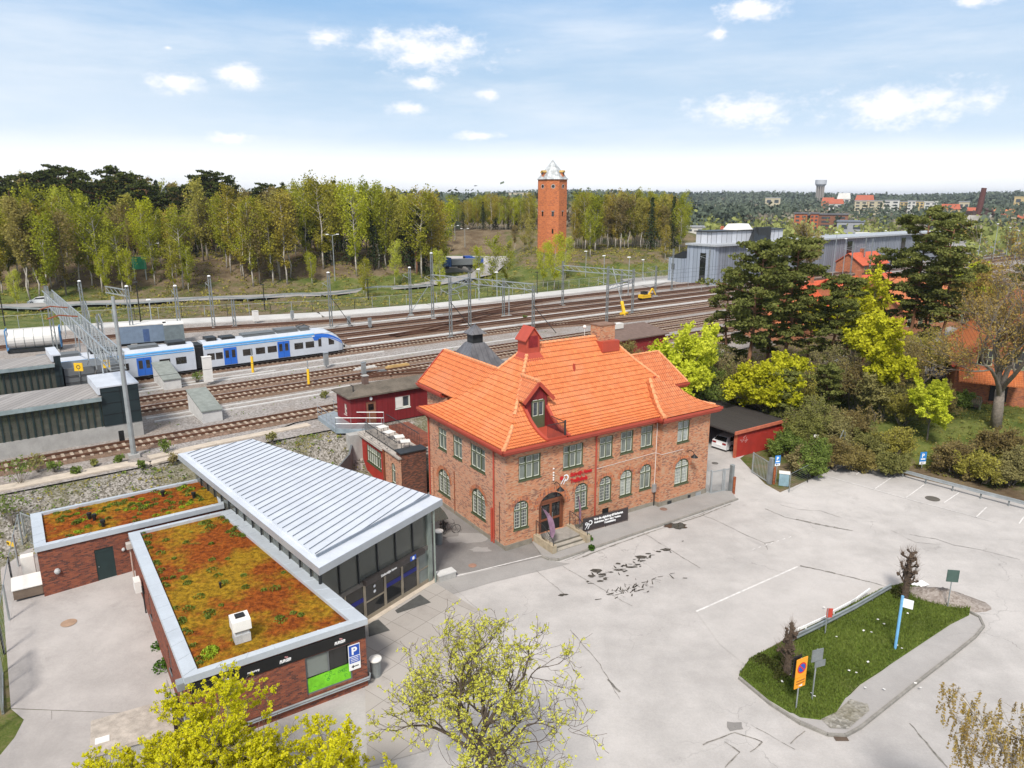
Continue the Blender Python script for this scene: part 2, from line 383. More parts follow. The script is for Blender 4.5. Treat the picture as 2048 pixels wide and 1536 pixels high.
CONCL=MT('pale concrete',(.55,.54,.52),.85,var=.1,scale=1.2,dirt=.3)
BEIGE=MT('beige concrete covers',(.50,.43,.35),.9,var=.14,scale=1.5,dirt=.25,space='World')
KERB=MT('kerb stone',(.24,.225,.20),.85,var=.2,scale=4)
STONE=MT('stair stone',(.36,.30,.21),.85,var=.2,scale=3,dirt=.3)
def ballast(name,c1,c2,c3):
    n=NT(name); P=n.co('World')
    v=n.N.new('ShaderNodeTexVoronoi'); v.inputs['Scale'].default_value=7; n.L.new(P,v.inputs['Vector'])
    r=n.wn(v.outputs['Position']); c=n.mix(r,c1,c2)
    b=n.noise(.16,6,P,.65); c=n.mix(n.math('MULTIPLY',n.ramp(b,.42,.68),.6),c,c3)
    d=n.noise(1.1,5,P,.7); c=n.mix(n.math('MULTIPLY',n.ramp(d,.55,.8),.35),c,mul(c1,.5))
    n.bump(v.outputs['Distance'],.8,.06)
    return n.out(c,.95,0,.2)
BALL=ballast('ballast',(.20,.18,.165),(.40,.37,.35),(.24,.19,.15))
BALLB=ballast('brown track ballast',(.12,.078,.055),(.25,.165,.12),(.15,.10,.065))
BALLS=ballast('rocky slope',(.17,.16,.14),(.40,.38,.35),(.17,.15,.09))
def groundmat():
    n=NT('ground'); P=n.co('World'); at=n.N.new('ShaderNodeVertexColor'); at.layer_name='zone'
    a=n.noise(.25,6,P,.65); b=n.noise(2.2,5,P,.7); c0=n.noise(12,3,P,.7)
    f=n.math('ADD',n.math('ADD',n.math('MULTIPLY',a,.5),n.math('MULTIPLY',b,.3)),n.math('MULTIPLY',c0,.2))
    grass=n.mix(n.ramp(f,.38,.62),(.058,.085,.016,1),(.16,.175,.045,1))
    dirt=n.mix(n.ramp(f,.36,.64),(.085,.055,.032,1),(.20,.155,.095,1))
    v=n.N.new('ShaderNodeTexVoronoi'); v.inputs['Scale'].default_value=8; n.L.new(P,v.inputs['Vector'])
    grav=n.mix(n.wn(v.outputs['Position']),(.08,.07,.05,1),(.38,.35,.32,1)); grav=n.mix(n.math('MULTIPLY',n.ramp(a,.46,.6),.65),grav,(.12,.115,.05,1))
    s=n.N.new('ShaderNodeSeparateColor'); n.L.new(at.outputs[0],s.inputs[0])
    m1=n.ramp(n.math('ADD',s.outputs[0],n.math('MULTIPLY',n.math('SUBTRACT',f,.5),1.6)),.38,.62)
    m2=n.ramp(n.math('ADD',s.outputs[1],n.math('MULTIPLY',n.math('SUBTRACT',f,.5),1.0)),.38,.62)
    c=n.mix(m1,grass,dirt); c=n.mix(m2,c,grav); n.bump(f,1.0,.15)
    return n.out(c,.95,0,.15)
GROUND=groundmat()
def grassm(name,c1,c2,c3):
    n=NT(name); P=n.co('World'); a=n.noise(.6,5,P,.7); b=n.noise(14,4,P,.75); 
    c=n.mix(n.ramp(b,.3,.7),c1,c2); c=n.mix(n.math('MULTIPLY',n.ramp(a,.5,.75),.6),c,c3); n.bump(b,1.0,.08)
    return n.out(c,.9,0,.15)
GRASS=grassm('island grass',(.06,.10,.014),(.16,.22,.03),(.17,.15,.08))
def leaf(name,c1,c2,c3=None,sc=.7,tr=.35):
    n=NT(name); P=n.co('Object'); a=n.noise(sc,4,P,.6); w=n.wn(n.N.new('ShaderNodeNewGeometry').outputs['Random Per Island']) if 0 else n.N.new('ShaderNodeNewGeometry').outputs['Random Per Island']
    f=n.math('ADD',n.math('MULTIPLY',n.ramp(a,.3,.7),.6),n.math('MULTIPLY',w,.4))
    c=n.mix(f,c1,c2)
    if c3: oi=n.N.new('ShaderNodeObjectInfo').outputs['Random']; c=n.mix(n.math('MULTIPLY',n.ramp(oi,.2,1.0),.8),c,n.mix(f,c3,mul(c3,1.7)))
    d=n.N.new('ShaderNodeBsdfDiffuse'); t=n.N.new('ShaderNodeBsdfTranslucent'); m=n.N.new('ShaderNodeMixShader'); m.inputs[0].default_value=tr
    n.L.new(c,d.inputs[0]); n.L.new(c,t.inputs[0]); n.L.new(d.outputs[0],m.inputs[1]); n.L.new(t.outputs[0],m.inputs[2])
    n.L.new(m.outputs[0],n.N['Material Output'].inputs[0]); return n.m
L_BIRCH=leaf('birch leaf',(.15,.18,.014),(.46,.47,.05),(.30,.22,.045),.35,.4)
L_BIRCHY=leaf('bright birch leaf',(.33,.36,.015),(.60,.60,.045),(.40,.42,.07),.35,.45)
L_BROWN=leaf('budding twigs',(.18,.13,.055),(.38,.31,.12),(.34,.32,.06),.35,.45)
L_PINE=leaf('pine needle',(.060,.080,.022),(.25,.26,.07),(.13,.14,.04),.45,.3)
L_SPRUCE=leaf('spruce needle',(.022,.036,.016),(.07,.09,.035),None,.5,.1)
L_MAPLE=leaf('fresh maple leaf',(.50,.49,.012),(.84,.78,.045),None,1.3,.45)
L_MAPLE2=leaf('maple flower',(.58,.58,.06),(.82,.80,.16),None,.8,.45)
L_MAPLEG=leaf('yellow green maple leaf',(.34,.35,.015),(.70,.68,.05),None,.45,.4)
L_LIME=leaf('lime green leaf',(.50,.56,.03),(.78,.80,.10),None,.6,.45)
L_SHRUB=leaf('shrub leaf',(.14,.15,.04),(.34,.34,.10),(.28,.22,.12),.6,.4)
L_WEED=leaf('weed leaf',(.10,.15,.03),(.26,.33,.08),None,.9,.35)
L_CATKIN=leaf('birch catkin',(.24,.15,.045),(.50,.38,.11),None,.9,.35)
L_FARD=leaf('hazed far conifer',(.060,.080,.060),(.14,.165,.115),None,.012,.1)  # lightened and blued so the colour carries the distance haze
L_FARB=leaf('far bare wood',(.18,.155,.12),(.34,.30,.22),None,.012,.2)
L_FARG=leaf('far leafing wood',(.20,.23,.07),(.40,.42,.14),None,.012,.3)
BARK=MT('bark',(.10,.075,.055),.95,var=.35,scale=5,bump=.6)
BARKG=MT('grey bark',(.19,.16,.13),.95,var=.3,scale=5,bump=.6)
BIRCHB=MT('birch bark',(.42,.38,.33),.85,var=.45,scale=2.2,bump=.2)
PINEB=MT('pine bark',(.22,.11,.06),.95,var=.3,scale=3,bump=.5)
ZINC=MT('zinc roof',(.58,.61,.66),.42,.12,var=.07,scale=.8,dirt=.12)
ZINCF=MT('zinc trim',(.42,.45,.48),.4,.3,var=.07,scale=1)
GALV=MT('galvanised steel',(.42,.45,.46),.45,.6,var=.15,scale=1.5,dirt=.2)
GALVD=MT('weathered steel',(.26,.28,.28),.55,.5,var=.2,scale=1.5)
DKM=MT('dark metal',(.035,.038,.040),.45,.3,var=.2,scale=3)
RAILM=MT('rusty rail',(.13,.060,.035),.6,.3,var=.25,scale=1,space='World')
SLEEP=MT('sleeper',(.38,.31,.24),.9,var=.3,scale=2,space='World')
REDP=MT('red painted eave',(.40,.065,.038),.5,var=.08,scale=1.5)
REDD=MT('dark red boards',(.24,.020,.022),.7,var=.2,scale=3,dirt=.3)
REDW=MT('red render',(.36,.030,.020),.75,var=.15,scale=1.2,dirt=.2)
REDS=MT('red sign letters',(.50,.010,.015),.4,var=.03)
GREENF=MT('green window frame',(.085,.10,.05),.6,var=.12,scale=3)
WHITEP=MT('white paint',(.72,.72,.66),.55,var=.06,scale=3)
WHITEL=MT('road marking',(.60,.58,.56),.85,var=.2,scale=3,space='World')
def planks(name,c,w,dk=.55,vert=True,rough=.7):
    n=NT(name); s=n.sep(n.co('UV')); a=n.math('DIVIDE',s[0] if vert else s[1],w); f=n.math('FRACT',a)
    r=n.wn(n.comb(n.math('FLOOR',a),1.0,0)); c0=n.mix(r,mul(c,.85),mul(c,1.15)); nz=n.noise(2,5,n.co(),.6,(1,1,.3)); c0=n.mix(n.math('MULTIPLY',n.ramp(nz,.5,.8),.4),c0,mul(c,.6))
    g=n.math('LESS_THAN',f,.1); c0=n.mix(g,c0,mul(c,.35)); n.bump(n.math('SUBTRACT',1.0,g),.6,.015); return n.out(c0,rough)
BOARD=planks('red board wall',(.20,.016,.020),.14)
FELT=MT('roofing felt',(.125,.105,.082),.95,var=.35,scale=.8,dirt=.4)
DARKROOF=planks('dark corrugated roof',(.05,.043,.040),.2)
PALEROOF=planks('grey shelter roof',(.30,.28,.265),.5)
def glassm(name,c,rough=.06,spec=.8,var=.35,sc=.8):
    n=NT(name); a=n.noise(sc,3); n.out(n.mix(n.ramp(a,.35,.65),mul(c,1-var),mul(c,1+var)),rough,0,spec); return n.m
GLD=glassm('window glass',(.045,.055,.065)); GLB=glassm('window glass with blind',(.15,.17,.15),.12,.7,.25,.6)
SASH=MT('pale sash paint',(.60,.61,.53),.5,var=.06)
CAPM=MT('ridge tile clay',(.70,.30,.14),.65,var=.25,scale=4)
ZINCE=MT('zinc roof edge',(.50,.54,.58),.42,.2,var=.07,scale=.8,dirt=.15)
GLW=glassm('window glass with curtain',(.30,.32,.30),.2,.6,.2,2.5); GLT=glassm('train window glass',(.035,.032,.030),.05,.9,.4,.6)
GLK=glassm('dark glass',(.012,.013,.014),.06,.8)
GLG=glassm('grey glazed panel',(.16,.18,.165),.12,.7,.15)
def hallglass(name,tint,f):
    n=NT(name); t=n.N.new('ShaderNodeBsdfTransparent'); t.inputs[0].default_value=tint+(1,)
    g=n.N.new('ShaderNodeBsdfGlossy'); g.inputs['Roughness'].default_value=.03; g.inputs[0].default_value=(.85,.9,.88,1)
    d=n.N.new('ShaderNodeBsdfDiffuse'); d.inputs[0].default_value=(.22,.22,.19,1)
    fr=n.N.new('ShaderNodeFresnel'); fr.inputs[0].default_value=1.5
    m0=n.N.new('ShaderNodeMixShader'); m0.inputs[0].default_value=f; n.L.new(t.outputs[0],m0.inputs[1]); n.L.new(d.outputs[0],m0.inputs[2])
    m=n.N.new('ShaderNodeMixShader'); n.L.new(fr.outputs[0],m.inputs[0]); n.L.new(m0.outputs[0],m.inputs[1]); n.L.new(g.outputs[0],m.inputs[2])
    n.L.new(m.outputs[0],n.N['Material Output'].inputs[0]); return n.m
HGL=hallglass('hall glass',(.66,.70,.66),.45); SHG=hallglass('shelter glass',(.55,.68,.52),.35)
def sedum():
    n=NT('sedum'); P=n.co('World'); a=n.noise(.22,6,P,.65); b=n.noise(3.2,6,P,.75); c0=n.noise(.55,5,P,.7,None,.6); d=n.noise(11,3,P,.7)
    red=n.mix(n.ramp(b,.3,.7),(.09,.020,.006,1),(.38,.10,.016,1)); gold=n.mix(n.ramp(b,.32,.68),(.13,.075,.006,1),(.43,.25,.018,1))
    gr=n.mix(n.ramp(b,.3,.7),(.05,.075,.012,1),(.20,.24,.035,1))
    c=n.mix(n.ramp(a,.40,.55),gold,red); c=n.mix(n.ramp(c0,.63,.70),c,gr); c=n.mix(n.math('MULTIPLY',n.ramp(d,.55,.7),.5),c,(.05,.03,.012,1))
    n.bump(b,1.0,.15); return n.out(c,.95,0,.1)
SEDUM=sedum()
L_SEDG=leaf('sedum tuft',(.07,.11,.02),(.22,.27,.05),None,1.5,.2); L_SEDY=leaf('bright moss tuft',(.22,.34,.02),(.42,.5,.05),None,1.5,.2)
CREAM=MT('cream box paint',(.72,.70,.66),.5,var=.06); BLUE=MT('train blue',(.025,.13,.52),.4,var=.05); LBLUE=MT('train light blue',(.10,.36,.72),.4,var=.05)
TRW=MT('train white paint',(.50,.53,.58),.42,var=.07,scale=.7,dirt=.12); YEL=MT('yellow paint',(.75,.46,.02),.55,var=.08); SIGNB=MT('sign blue',(.02,.08,.42),.4,var=.04)
ORG=MT('sign orange',(.80,.33,.02),.5,var=.05); RUST=MT('rusty iron',(.25,.07,.025),.8,var=.5,scale=5); BLK=MT('black paint',(.012,.012,.012),.5,var=.2)
LIMEG=MT('green poster',(.16,.50,.02),.4,var=.3,scale=1.0); LETW=MT('white lettering',(.80,.80,.80),.5,var=.02); NAVY=MT('navy strip',(.01,.015,.16),.3,var=.1)
BRNW=MT('brown door wood',(.17,.055,.025),.45,var=.2,scale=3); DKG=MT('dark green steel',(.018,.035,.035),.45,var=.1); PURP=MT('purple banner cloth',(.22,.13,.19),.7,var=.35,scale=2)
BANN=MT('dark banner cloth',(.045,.036,.036),.7,var=.2); GREYM=MT('grey panel',(.16,.17,.175),.5,.2,var=.08); DSLATE=MT('slate panel',(.022,.034,.038),.4,.1,var=.15,scale=.6)
WATER=MT('puddle water',(.045,.035,.028),.04,var=.2,spec=.9); LBL=MT('light blue pole paint',(.16,.40,.66),.5,var=.15); CARW=MT('white car paint',(.70,.71,.72),.2,var=.02,spec=.6); TYRE=MT('tyre rubber',(.015,.015,.015),.8)
LEDR=MT('tail lamp red',(.25,.01,.01),.3); COPP=MT('golden roof sheet',(.55,.36,.10),.4,.3,var=.1)
def slabs():
    n=NT('paving slabs'); P=n.co('Object'); s=n.sep(P); a=n.math('DIVIDE',s[0],1.25); b=n.math('DIVIDE',s[1],1.6)
    r=n.wn(n.comb(n.math('FLOOR',a),n.math('FLOOR',b),0)); c=n.mix(r,(.345,.315,.285,1),(.39,.36,.33,1)); nz=n.noise(.7,6,P,.7); c=n.mix(n.math('MULTIPLY',n.ramp(nz,.5,.75),.3),c,(.18,.16,.14,1))
    g=n.math('MAXIMUM',n.math('LESS_THAN',n.math('FRACT',a),.022),n.math('LESS_THAN',n.math('FRACT',b),.022)); c=n.mix(n.math('MULTIPLY',g,.6),c,(.10,.09,.075,1)); return n.out(c,.9)
SLABS=slabs()
# ---------------- the ground and everything laid on it ----------------
def grid_ground():
    xs=list(np.arange(-150,150.1,2.0)); ys=list(np.arange(8,320.1,2.0))
    d=3.0; x=150
    while x<9000: x+=d; d*=1.17; xs.append(x); xs.insert(0,-x)
    d=3.0; y=320
    while y<9000: y+=d; d*=1.14; ys.append(y)
    for y in (0,-15,-40,-90,-300): ys.insert(0,y)
    nx,ny=len(xs),len(ys); V=[]; C=[]
    for y in ys:
        for x in xs:
            z=hz(x,y); t,n=TN(x,y); nw=NW(t)
            if n<nw+6 and z<2.9: z-=.03
            V.append((x,y,z))
            dirt=.35; grav=0
            if n>nw+6:
                dirt=.42+.16*math.sin(x*.05+y*.03)
                if z>5.0: dirt=.78
                if x>-4 and x<95: dirt=.38 if z<6 else .55
                if y>300: dirt=.6
            elif n<nw+6 and n>61: grav=1
            else:
                dirt=.52
                if t<30 and n>50: grav=.72
                if 24<t<52 and n>50: grav=1
                if x>26 and t>45: dirt=.30 if (x-31.7)*.729+(y-66.6)*.684>2.0 else .75
                if t>50 and n>44: dirt=.85
                if x<-20: dirt=.45
            C.append((dirt,grav,0,1))
    F=[(j*nx+i,j*nx+i+1,(j+1)*nx+i+1,(j+1)*nx+i) for j in range(ny-1) for i in range(nx-1)]
    me=bpy.data.meshes.new('ground'); me.from_pydata(V,[],F); me.update()
    ca=me.color_attributes.new('zone','FLOAT_COLOR','POINT'); ca.data.foreach_set('color',np.array(C,dtype=np.float32).ravel())
    me.polygons.foreach_set('use_smooth',[True]*len(F)); me.materials.append(GROUND)
    o=bpy.data.objects.new('ground',me); col.objects.link(o); tag(o,kind='structure'); return o
grid_ground()
def sheet(name,pts,z,mat,kind='structure'):
    o=MB().poly([(p[0],p[1],z if not callable(z) else z(p)) for p in pts]).build(name,mat); tag(o,kind=kind); return o
# the big car park and the road to the carport
lot=[(-13.0,4),(75,4),(75,22),G(2048,1004),G(1900,972),G(1760,938),G(1690,922),G(1655,942),G(1600,968),G(1560,985),G(1530,968),G(1500,938),G(1480,917),(27,72.5),(19,77),(12.5,72),(-9,56),(-18,44),(-16,30)]
sheet('asphalt',lot,.012,ASPH)
# yard beside the low buildings (rises to the back)
yz=lambda p:.022+.7*min(1,max(0,(p[1]-30)/13.0))
fl=[G(25,1536),G(35,1380),G(28,1260)]
sheet('asphalt_yard',[(-22.5,4),(-13.0,4),(-14.2,30),G(22,1418,.01),G(48,1440),G(30,1475),G(-40,1560)],.022,ASPHY)
y2=[(-22.5,30),(-13.5,30),(-15,30),(-21,43),(-28.5,43),(-31.5,43)]
o=MB().poly([(x,y,yz((x,y))) for x,y in [G(22,1418,.01),(-14.2,30),(-20,43),(-33,43)]]).poly([(-33,43,.722),(-20,43,.722),(-20,47,.722),(-33,47,.722)]).build('asphalt_yard',ASPHY); tag(o,kind='structure')
# darker patches, footway, markings (B = station frame)
sheet('asphalt_patch',[B(-7.5,-.3),B(-7.2,9.5),B(0,9.5),B(0,0),B(2.2,0),B(2.2,-2.6)],.026,ASPHD)
sheet('asphalt_patch',[G(820,1210),G(868,1165),G(1100,1112),G(1112,1124),G(1140,1128),G(985,1165),G(870,1200)],.030,ASPHM)
fw=[B(2.4,-3.05),B(20.6,-2.75),B(21.5,-1.5),B(20,0),B(2.2,0),B(1.6,-2.2)]
o=MB().prism(fw,0,.115).build('pavement',ASPHM); tag(o,kind='structure')
k=MB(); kp=[B(1.55,-2.1),B(1.7,-2.75),B(2.2,-3.15),B(6,-3.08),B(12,-2.98),B(20.7,-2.82)]
for a,b in zip(kp,kp[1:]): k.beam((a[0],a[1],.065),(b[0],b[1],.065),.16,.13)
tag(k.build('kerb',KERB),kind='structure')
# plaza paving before the entrance hall
pz=empty('plaza_paving',(-7,38,0),R(52)); tag(pz,kind='structure')
def loc2(p,o,a): x,y=p[0]-o[0],p[1]-o[1]; return (x*math.cos(a)+y*math.sin(a),-x*math.sin(a)+y*math.cos(a))
pl=[G(868,1165),G(995,1245),G(975,1300),G(905,1400),G(860,1500),G(735,1536),G(730,1380),G(735,1240)]
MB().poly([loc2(p,(-7,38),R(52))+(.034,) for p in pl]).build('slabs',SLABS,pz)
for q in ([(790,1222),(840,1190),(862,1206),(795,1228)],[(736,1248),(757,1240),(780,1262),(738,1275)]):
    sheet('floor_mat',[G(*p) for p in q],.044,MT('entrance mat',(.075,.075,.07),.95),'structure')
mk=MB()
def mline(p,q,w=.12,z=.036):
    a=Vector(G(*p)); b=Vector(G(*q)); d=(b-a).normalized(); n=Vector((-d.y,d.x))*w/2
    mk.poly([(a+n).to_3d()[:2]+(z,),(a-n).to_3d()[:2]+(z,),(b-n).to_3d()[:2]+(z,),(b+n).to_3d()[:2]+(z,)])
mline((1392,1224),(1595,1134),.13); mline((868,1164),(1098,1108),.10,.042)
mline((1650,952),(1715,970),.12); mline((1715,970),(1810,997),.11); mline((1810,997),(1905,1022),.09); mline((1905,1022),(1990,1045),.07)
for a,b in (((1750,978),(1790,951)),((1812,996),(1848,970)),((1888,1006),(1918,986)),((1952,1035),(1973,1015)),((1712,950),(1719,945)),((2038,1048),(2048,1034))): mline(a,b,.10)
for i in range(7): mline((1505+i*12,1100-i*4),(1510+i*12,1098-i*4),.08)
tag(mk.build('road_marking',WHITEL),kind='structure')
# repairs, seams, a painted kerb shadow and crumbled asphalt
sm=MB(); random.seed(4)
def seam(pp,w,z=.033,j=.03):
    P=[Vector(G(*p)) for p in pp]; Q=[]
    for a,b in zip(P,P[1:]):
        n=max(2,int((b-a).length/.3))
        for i in range(n): Q.append(a.lerp(b,i/n)+Vector((random.uniform(-j,j),random.uniform(-j,j))))
    Q.append(P[-1])
    for a,b in zip(Q,Q[1:]):
        d=(b-a).normalized(); nn=Vector((-d.y,d.x))*w*random.uniform(.12,.42)
        sm.poly([(a.x+nn.x,a.y+nn.y,z),(a.x-nn.x,a.y-nn.y,z),(b.x-nn.x,b.y-nn.y,z),(b.x+nn.x,b.y+nn.y,z)])
seam([(1285,1065),(1340,1100),(1400,1137)],.08); seam([(1130,1122),(1190,1098),(1285,1064),(1400,1030),(1455,1003)],.10,.02)
seam([(1150,1120),(1200,1101),(1260,1079),(1330,1055),(1400,1033),(1462,1008)],.20,.02); seam([(1125,1133),(1180,1165),(1245,1203),(1265,1213)],.05); seam([(1600,1132),(1660,1145),(1740,1165),(1775,1175)],.22)  # wide strip beside the kerb is its shadow laid on as colour
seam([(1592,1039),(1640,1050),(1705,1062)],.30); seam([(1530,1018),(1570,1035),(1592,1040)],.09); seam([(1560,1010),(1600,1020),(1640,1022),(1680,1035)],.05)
seam([(1400,1030),(1430,1040),(1490,1070),(1530,1087),(1548,1083)],.06); seam([(1530,1087),(1535,1100)],.05)
seam([(1820,1070),(1870,1078),(1905,1090)],.09); seam([(1905,1090),(1960,1100),(2040,1120)],.07); seam([(1780,1060),(1830,1085),(1880,1090)],.04)
seam([(1405,1490),(1470,1465),(1525,1485),(1500,1505)],.09); seam([(1450,1485),(1480,1505),(1450,1536)],.10); seam([(1580,1488),(1610,1463)],.06); seam([(1500,1450),(1590,1500)],.04)
seam([(1820,1448),(1860,1495),(1895,1536)],.14); seam([(1140,1260),(1200,1330),(1240,1400)],.06); seam([(1070,1140),(1130,1190)],.05); seam([(1215,1360),(1240,1385)],.16)
seam([(100,1355),(105,1400),(103,1440)],.03); seam([(900,1170),(945,1210),(990,1245)],.03)
tag(sm.build('asphalt_crack_kerb_shade',MT('crack filler and kerb shade',(.20,.185,.165),.9,var=.5,scale=4)),kind='structure')
cr=MB()
def blob(c,rx,ry,z,mb,n=14,seed=0):
    rnd=random.Random(seed); gx,gy=G(*c)
    P=[]
    for i in range(n):
        a=2*math.pi*i/n; k=rnd.uniform(.6,1.15); P.append((gx+math.cos(a)*rx*k,gy+math.sin(a)*ry*k,z))
    mb.poly(P)
for i,(u,v,rx,ry) in enumerate([(1192,1142,.40,.30),(1205,1150,.3,.2),(1183,1153,.25,.2),(1236,1128,.22,.14),(1250,1132,.15,.12),(1282,1115,.45,.22),(1296,1108,.2,.12),(1318,1104,.22,.15),(1332,1100,.4,.25),(1222,1145,.2,.1),(1237,1141,.35,.13),(1263,1135,.5,.12),(1210,1158,.15,.2),(1200,1163,.3,.12),(1470,1455,.02,.02),(1255,1152,.1,.08),(1128,1190,.35,.12),(1122,1192,.2,.1),(1370,1157,.2,.06)]): blob((u,v),rx,ry,.037,cr,12,i)
rr=random.Random(9)
for i in range(60):  # web of crumbled plates
    u=rr.gauss(1262,34); v=1180-(u-1262)*.28+rr.gauss(0,8); a=rr.uniform(0,math.pi); L_=rr.uniform(.2,.6); gx,gy=G(u,v); w=rr.uniform(.02,.05)
    dx,dy=math.cos(a)*L_,math.sin(a)*L_; cr.poly([(gx-dy*w,gy+dx*w,.038),(gx+dx,gy+dy,.038),(gx+dx+w,gy+dy-w,.038),(gx+dy*w+w,gy-dx*w-w,.038)])
for i in range(40):
    u=rr.gauss(1255,40); v=1133-(u-1255)*.42+rr.gauss(0,6); a=rr.uniform(0,math.pi); L_=rr.uniform(.15,.4); gx,gy=G(u,v); w=rr.uniform(.04,.09)
    dx,dy=math.cos(a)*L_,math.sin(a)*L_; cr.poly([(gx-dy*w,gy+dx*w,.039),(gx+dx,gy+dy,.039),(gx+dx+w,gy+dy-w,.039),(gx+dy*w+w,gy-dx*w-w,.039)])
tag(cr.build('broken_asphalt',MT('broken asphalt',(.06,.052,.042),.95,var=.5,scale=5)),kind='structure')
pd=MB(); blob((1352,1052),.98,.62,.041,pd,22,3); tag(pd.build('puddle',WATER),kind='structure')
pd=MB(); blob((1468,1453),.5,.35,.036,pd,9,8); tag(pd.build('asphalt_patch',ASPHD),kind='structure')
pp=MB(); blob((935,1078),1.6,.9,.032,pp,16,5); blob((960,1100),.9,.5,.034,pp,14,7); tag(pp.build('asphalt_patch',ASPHM),kind='structure')
tag(MB().poly([(x,y,.029) for x,y in [G(1392,1224),G(1597,1133),G(1780,1172),G(1610,1262),G(1490,1330),G(1440,1290)]]).build('asphalt_patch',ASPHN),kind='structure')
# covers in the asphalt: things of their own
def cover(u,v,r,mat,label,n=20,z=.05):
    g=G(u,v,0 if u>400 else .35); zz=hz(*g); e=MB().lathe([(r,0),(r*.97,.012)],(0,0,0),n).build('manhole_cover',mat); e.location=(g[0],g[1],zz+z-.01); tag(e,label,'manhole cover')
cover(138,1248,.42,MT('tan cover',(.33,.22,.15),.9),'round tan manhole cover in the yard beside the moss roof building')
cover(160,1162,.5,MT('brown cover',(.22,.13,.09),.9),'brown round cover beside the wall below the green door')
cover(1327,1021,.30,MT('rust cover',(.20,.12,.09),.9),'small rusty cover on the footway near the drainpipe',z=.13)
cover(1865,998,.55,MT('dark cover',(.10,.09,.075),.9),'dark round manhole cover in the bays by the guard rail')
cover(945,1132,.28,MT('pink cover',(.30,.17,.12),.9),'small reddish cover in the dark asphalt left of the stairs')
cover(1430,927,.3,MT('drive cover',(.13,.12,.11),.9),'small dark cover in the drive before the carport')
o=MB().box(-.3,.3,-.25,.25,0,.02).build('drain_grate',MT('drain',(.10,.07,.05),.9)); o.location=(*G(1680,1475),.03); tag(o,'square drain grate at the tip of the grass island','drain')
# ---------------- the grass island ----------------
isl=[G(*p) for p in [(1478,1352),(1500,1320),(1560,1290),(1650,1240),(1760,1182),(1805,1170),(1850,1180),(1940,1218),(1938,1232),(1900,1252),(1850,1285),(1790,1325),(1720,1370),(1690,1400),(1672,1428),(1640,1443),(1600,1438),(1520,1390)]]
o=MB().prism([(x,y) for x,y in isl],0,.13).build('grass_island',GRASS); tag(o,kind='structure')
isp=[G(*p) for p in [(1940,1232),(1958,1238),(1968,1255),(1950,1275),(1850,1350),(1720,1455),(1690,1470),(1660,1470),(1560,1425),(1640,1440),(1690,1400),(1780,1332),(1900,1252)]]
o=MB().prism(isp,0,.09).build('pavement',ASPHI); tag(o,kind='structure')
gp=[G(*p) for p in [(1640,1440),(1672,1428),(1700,1402),(1735,1412),(1738,1425),(1695,1462),(1660,1460)]]
sheet('gravel_patch',gp,.118,BALLS)
k=MB(); kp=[G(*p) for p in [(1940,1226),(1958,1236),(1967,1255),(1950,1276),(1900,1316),(1820,1378),(1720,1458),(1690,1474),(1655,1472),(1600,1449),(1540,1410),(1478,1358)]]
for a,b in zip(kp,kp[1:]): k.beam((a[0],a[1],.075),(b[0],b[1],.075),.13,.14)
tag(k.build('kerb',KERB),kind='structure')
def grass_blades(poly,z,n,seed,hh=(.06,.16),name='grass'):
    rnd=random.Random(seed); xs=[p[0] for p in poly]; ys=[p[1] for p in poly]; V=[];F=[]
    def inside(x,y):
        c=False; j=len(poly)-1
        for i in range(len(poly)):
            if (poly[i][1]>y)!=(poly[j][1]>y) and x<(poly[j][0]-poly[i][0])*(y-poly[i][1])/(poly[j][1]-poly[i][1])+poly[i][0]: c=not c
            j=i
        return c
    k=0
    while k<n:
        x=rnd.uniform(min(xs),max(xs)); y=rnd.uniform(min(ys),max(ys))
        if not inside(x,y): continue
        k+=1; a=rnd.uniform(0,6.28); w=rnd.uniform(.02,.05); h=rnd.uniform(*hh); lx,ly=rnd.uniform(-.06,.06),rnd.uniform(-.06,.06); zz=z if not callable(z) else z(x,y)
        i=len(V); V+= [(x-w*math.cos(a),y-w*math.sin(a),zz),(x+w*math.cos(a),y+w*math.sin(a),zz),(x+lx,y+ly,zz+h)]; F.append((i,i+1,i+2))
    mb=MB(); mb.v=V; mb.f=F; mb.m=[0]*len(F); return mb
tag(grass_blades(isl,.13,26000,5).build('grass',leaf('grass blade',(.07,.10,.02),(.20,.25,.055),None,.35,.3)),kind='stuff',label='short green grass covering the traffic island',cat='grass')
sheet('dirt_strip',[G(*p) for p in [(1478,1350),(1500,1318),(1560,1285),(1600,1262),(1660,1232),(1740,1190),(1765,1178),(1790,1180),(1700,1228),(1640,1260),(1560,1300),(1500,1340)]],.045,MT('dirt strip',(.14,.10,.065),.95,var=.5,scale=2,space='World'))
# gravel heap behind the island
def heap(name,c,rx,ry,h,mat,label,cat,seed=1,n=26,rot=0,z0=0):
    rnd=random.Random(seed); mb=MB(); rings=9; P=[(0,0,h)]
    for i in range(1,rings+1):
        for k in range(n):
            a=2*math.pi*k/n; q=i/rings; r=q*(1+.13*math.sin(2*a+seed)+.06*rnd.uniform(-1,1)); zz=h*(1-q)**1.15*(1+.15*rnd.uniform(-1,1))+(0 if i<rings else -.02)
            x,y=rx*r*math.cos(a),ry*r*math.sin(a); P.append((x*math.cos(rot)-y*math.sin(rot),x*math.sin(rot)+y*math.cos(rot),zz))
    F=[(0,1+k,1+(k+1)%n) for k in range(n)]
    for i in range(rings-1):
        for k in range(n): F.append((1+i*n+k,1+(i+1)*n+k,1+(i+1)*n+(k+1)%n,1+i*n+(k+1)%n))
    mb.faces(P,F); o=mb.build(name,mat,smooth=True,loc=(c[0],c[1],z0+.01)); tag(o,label,cat); return o
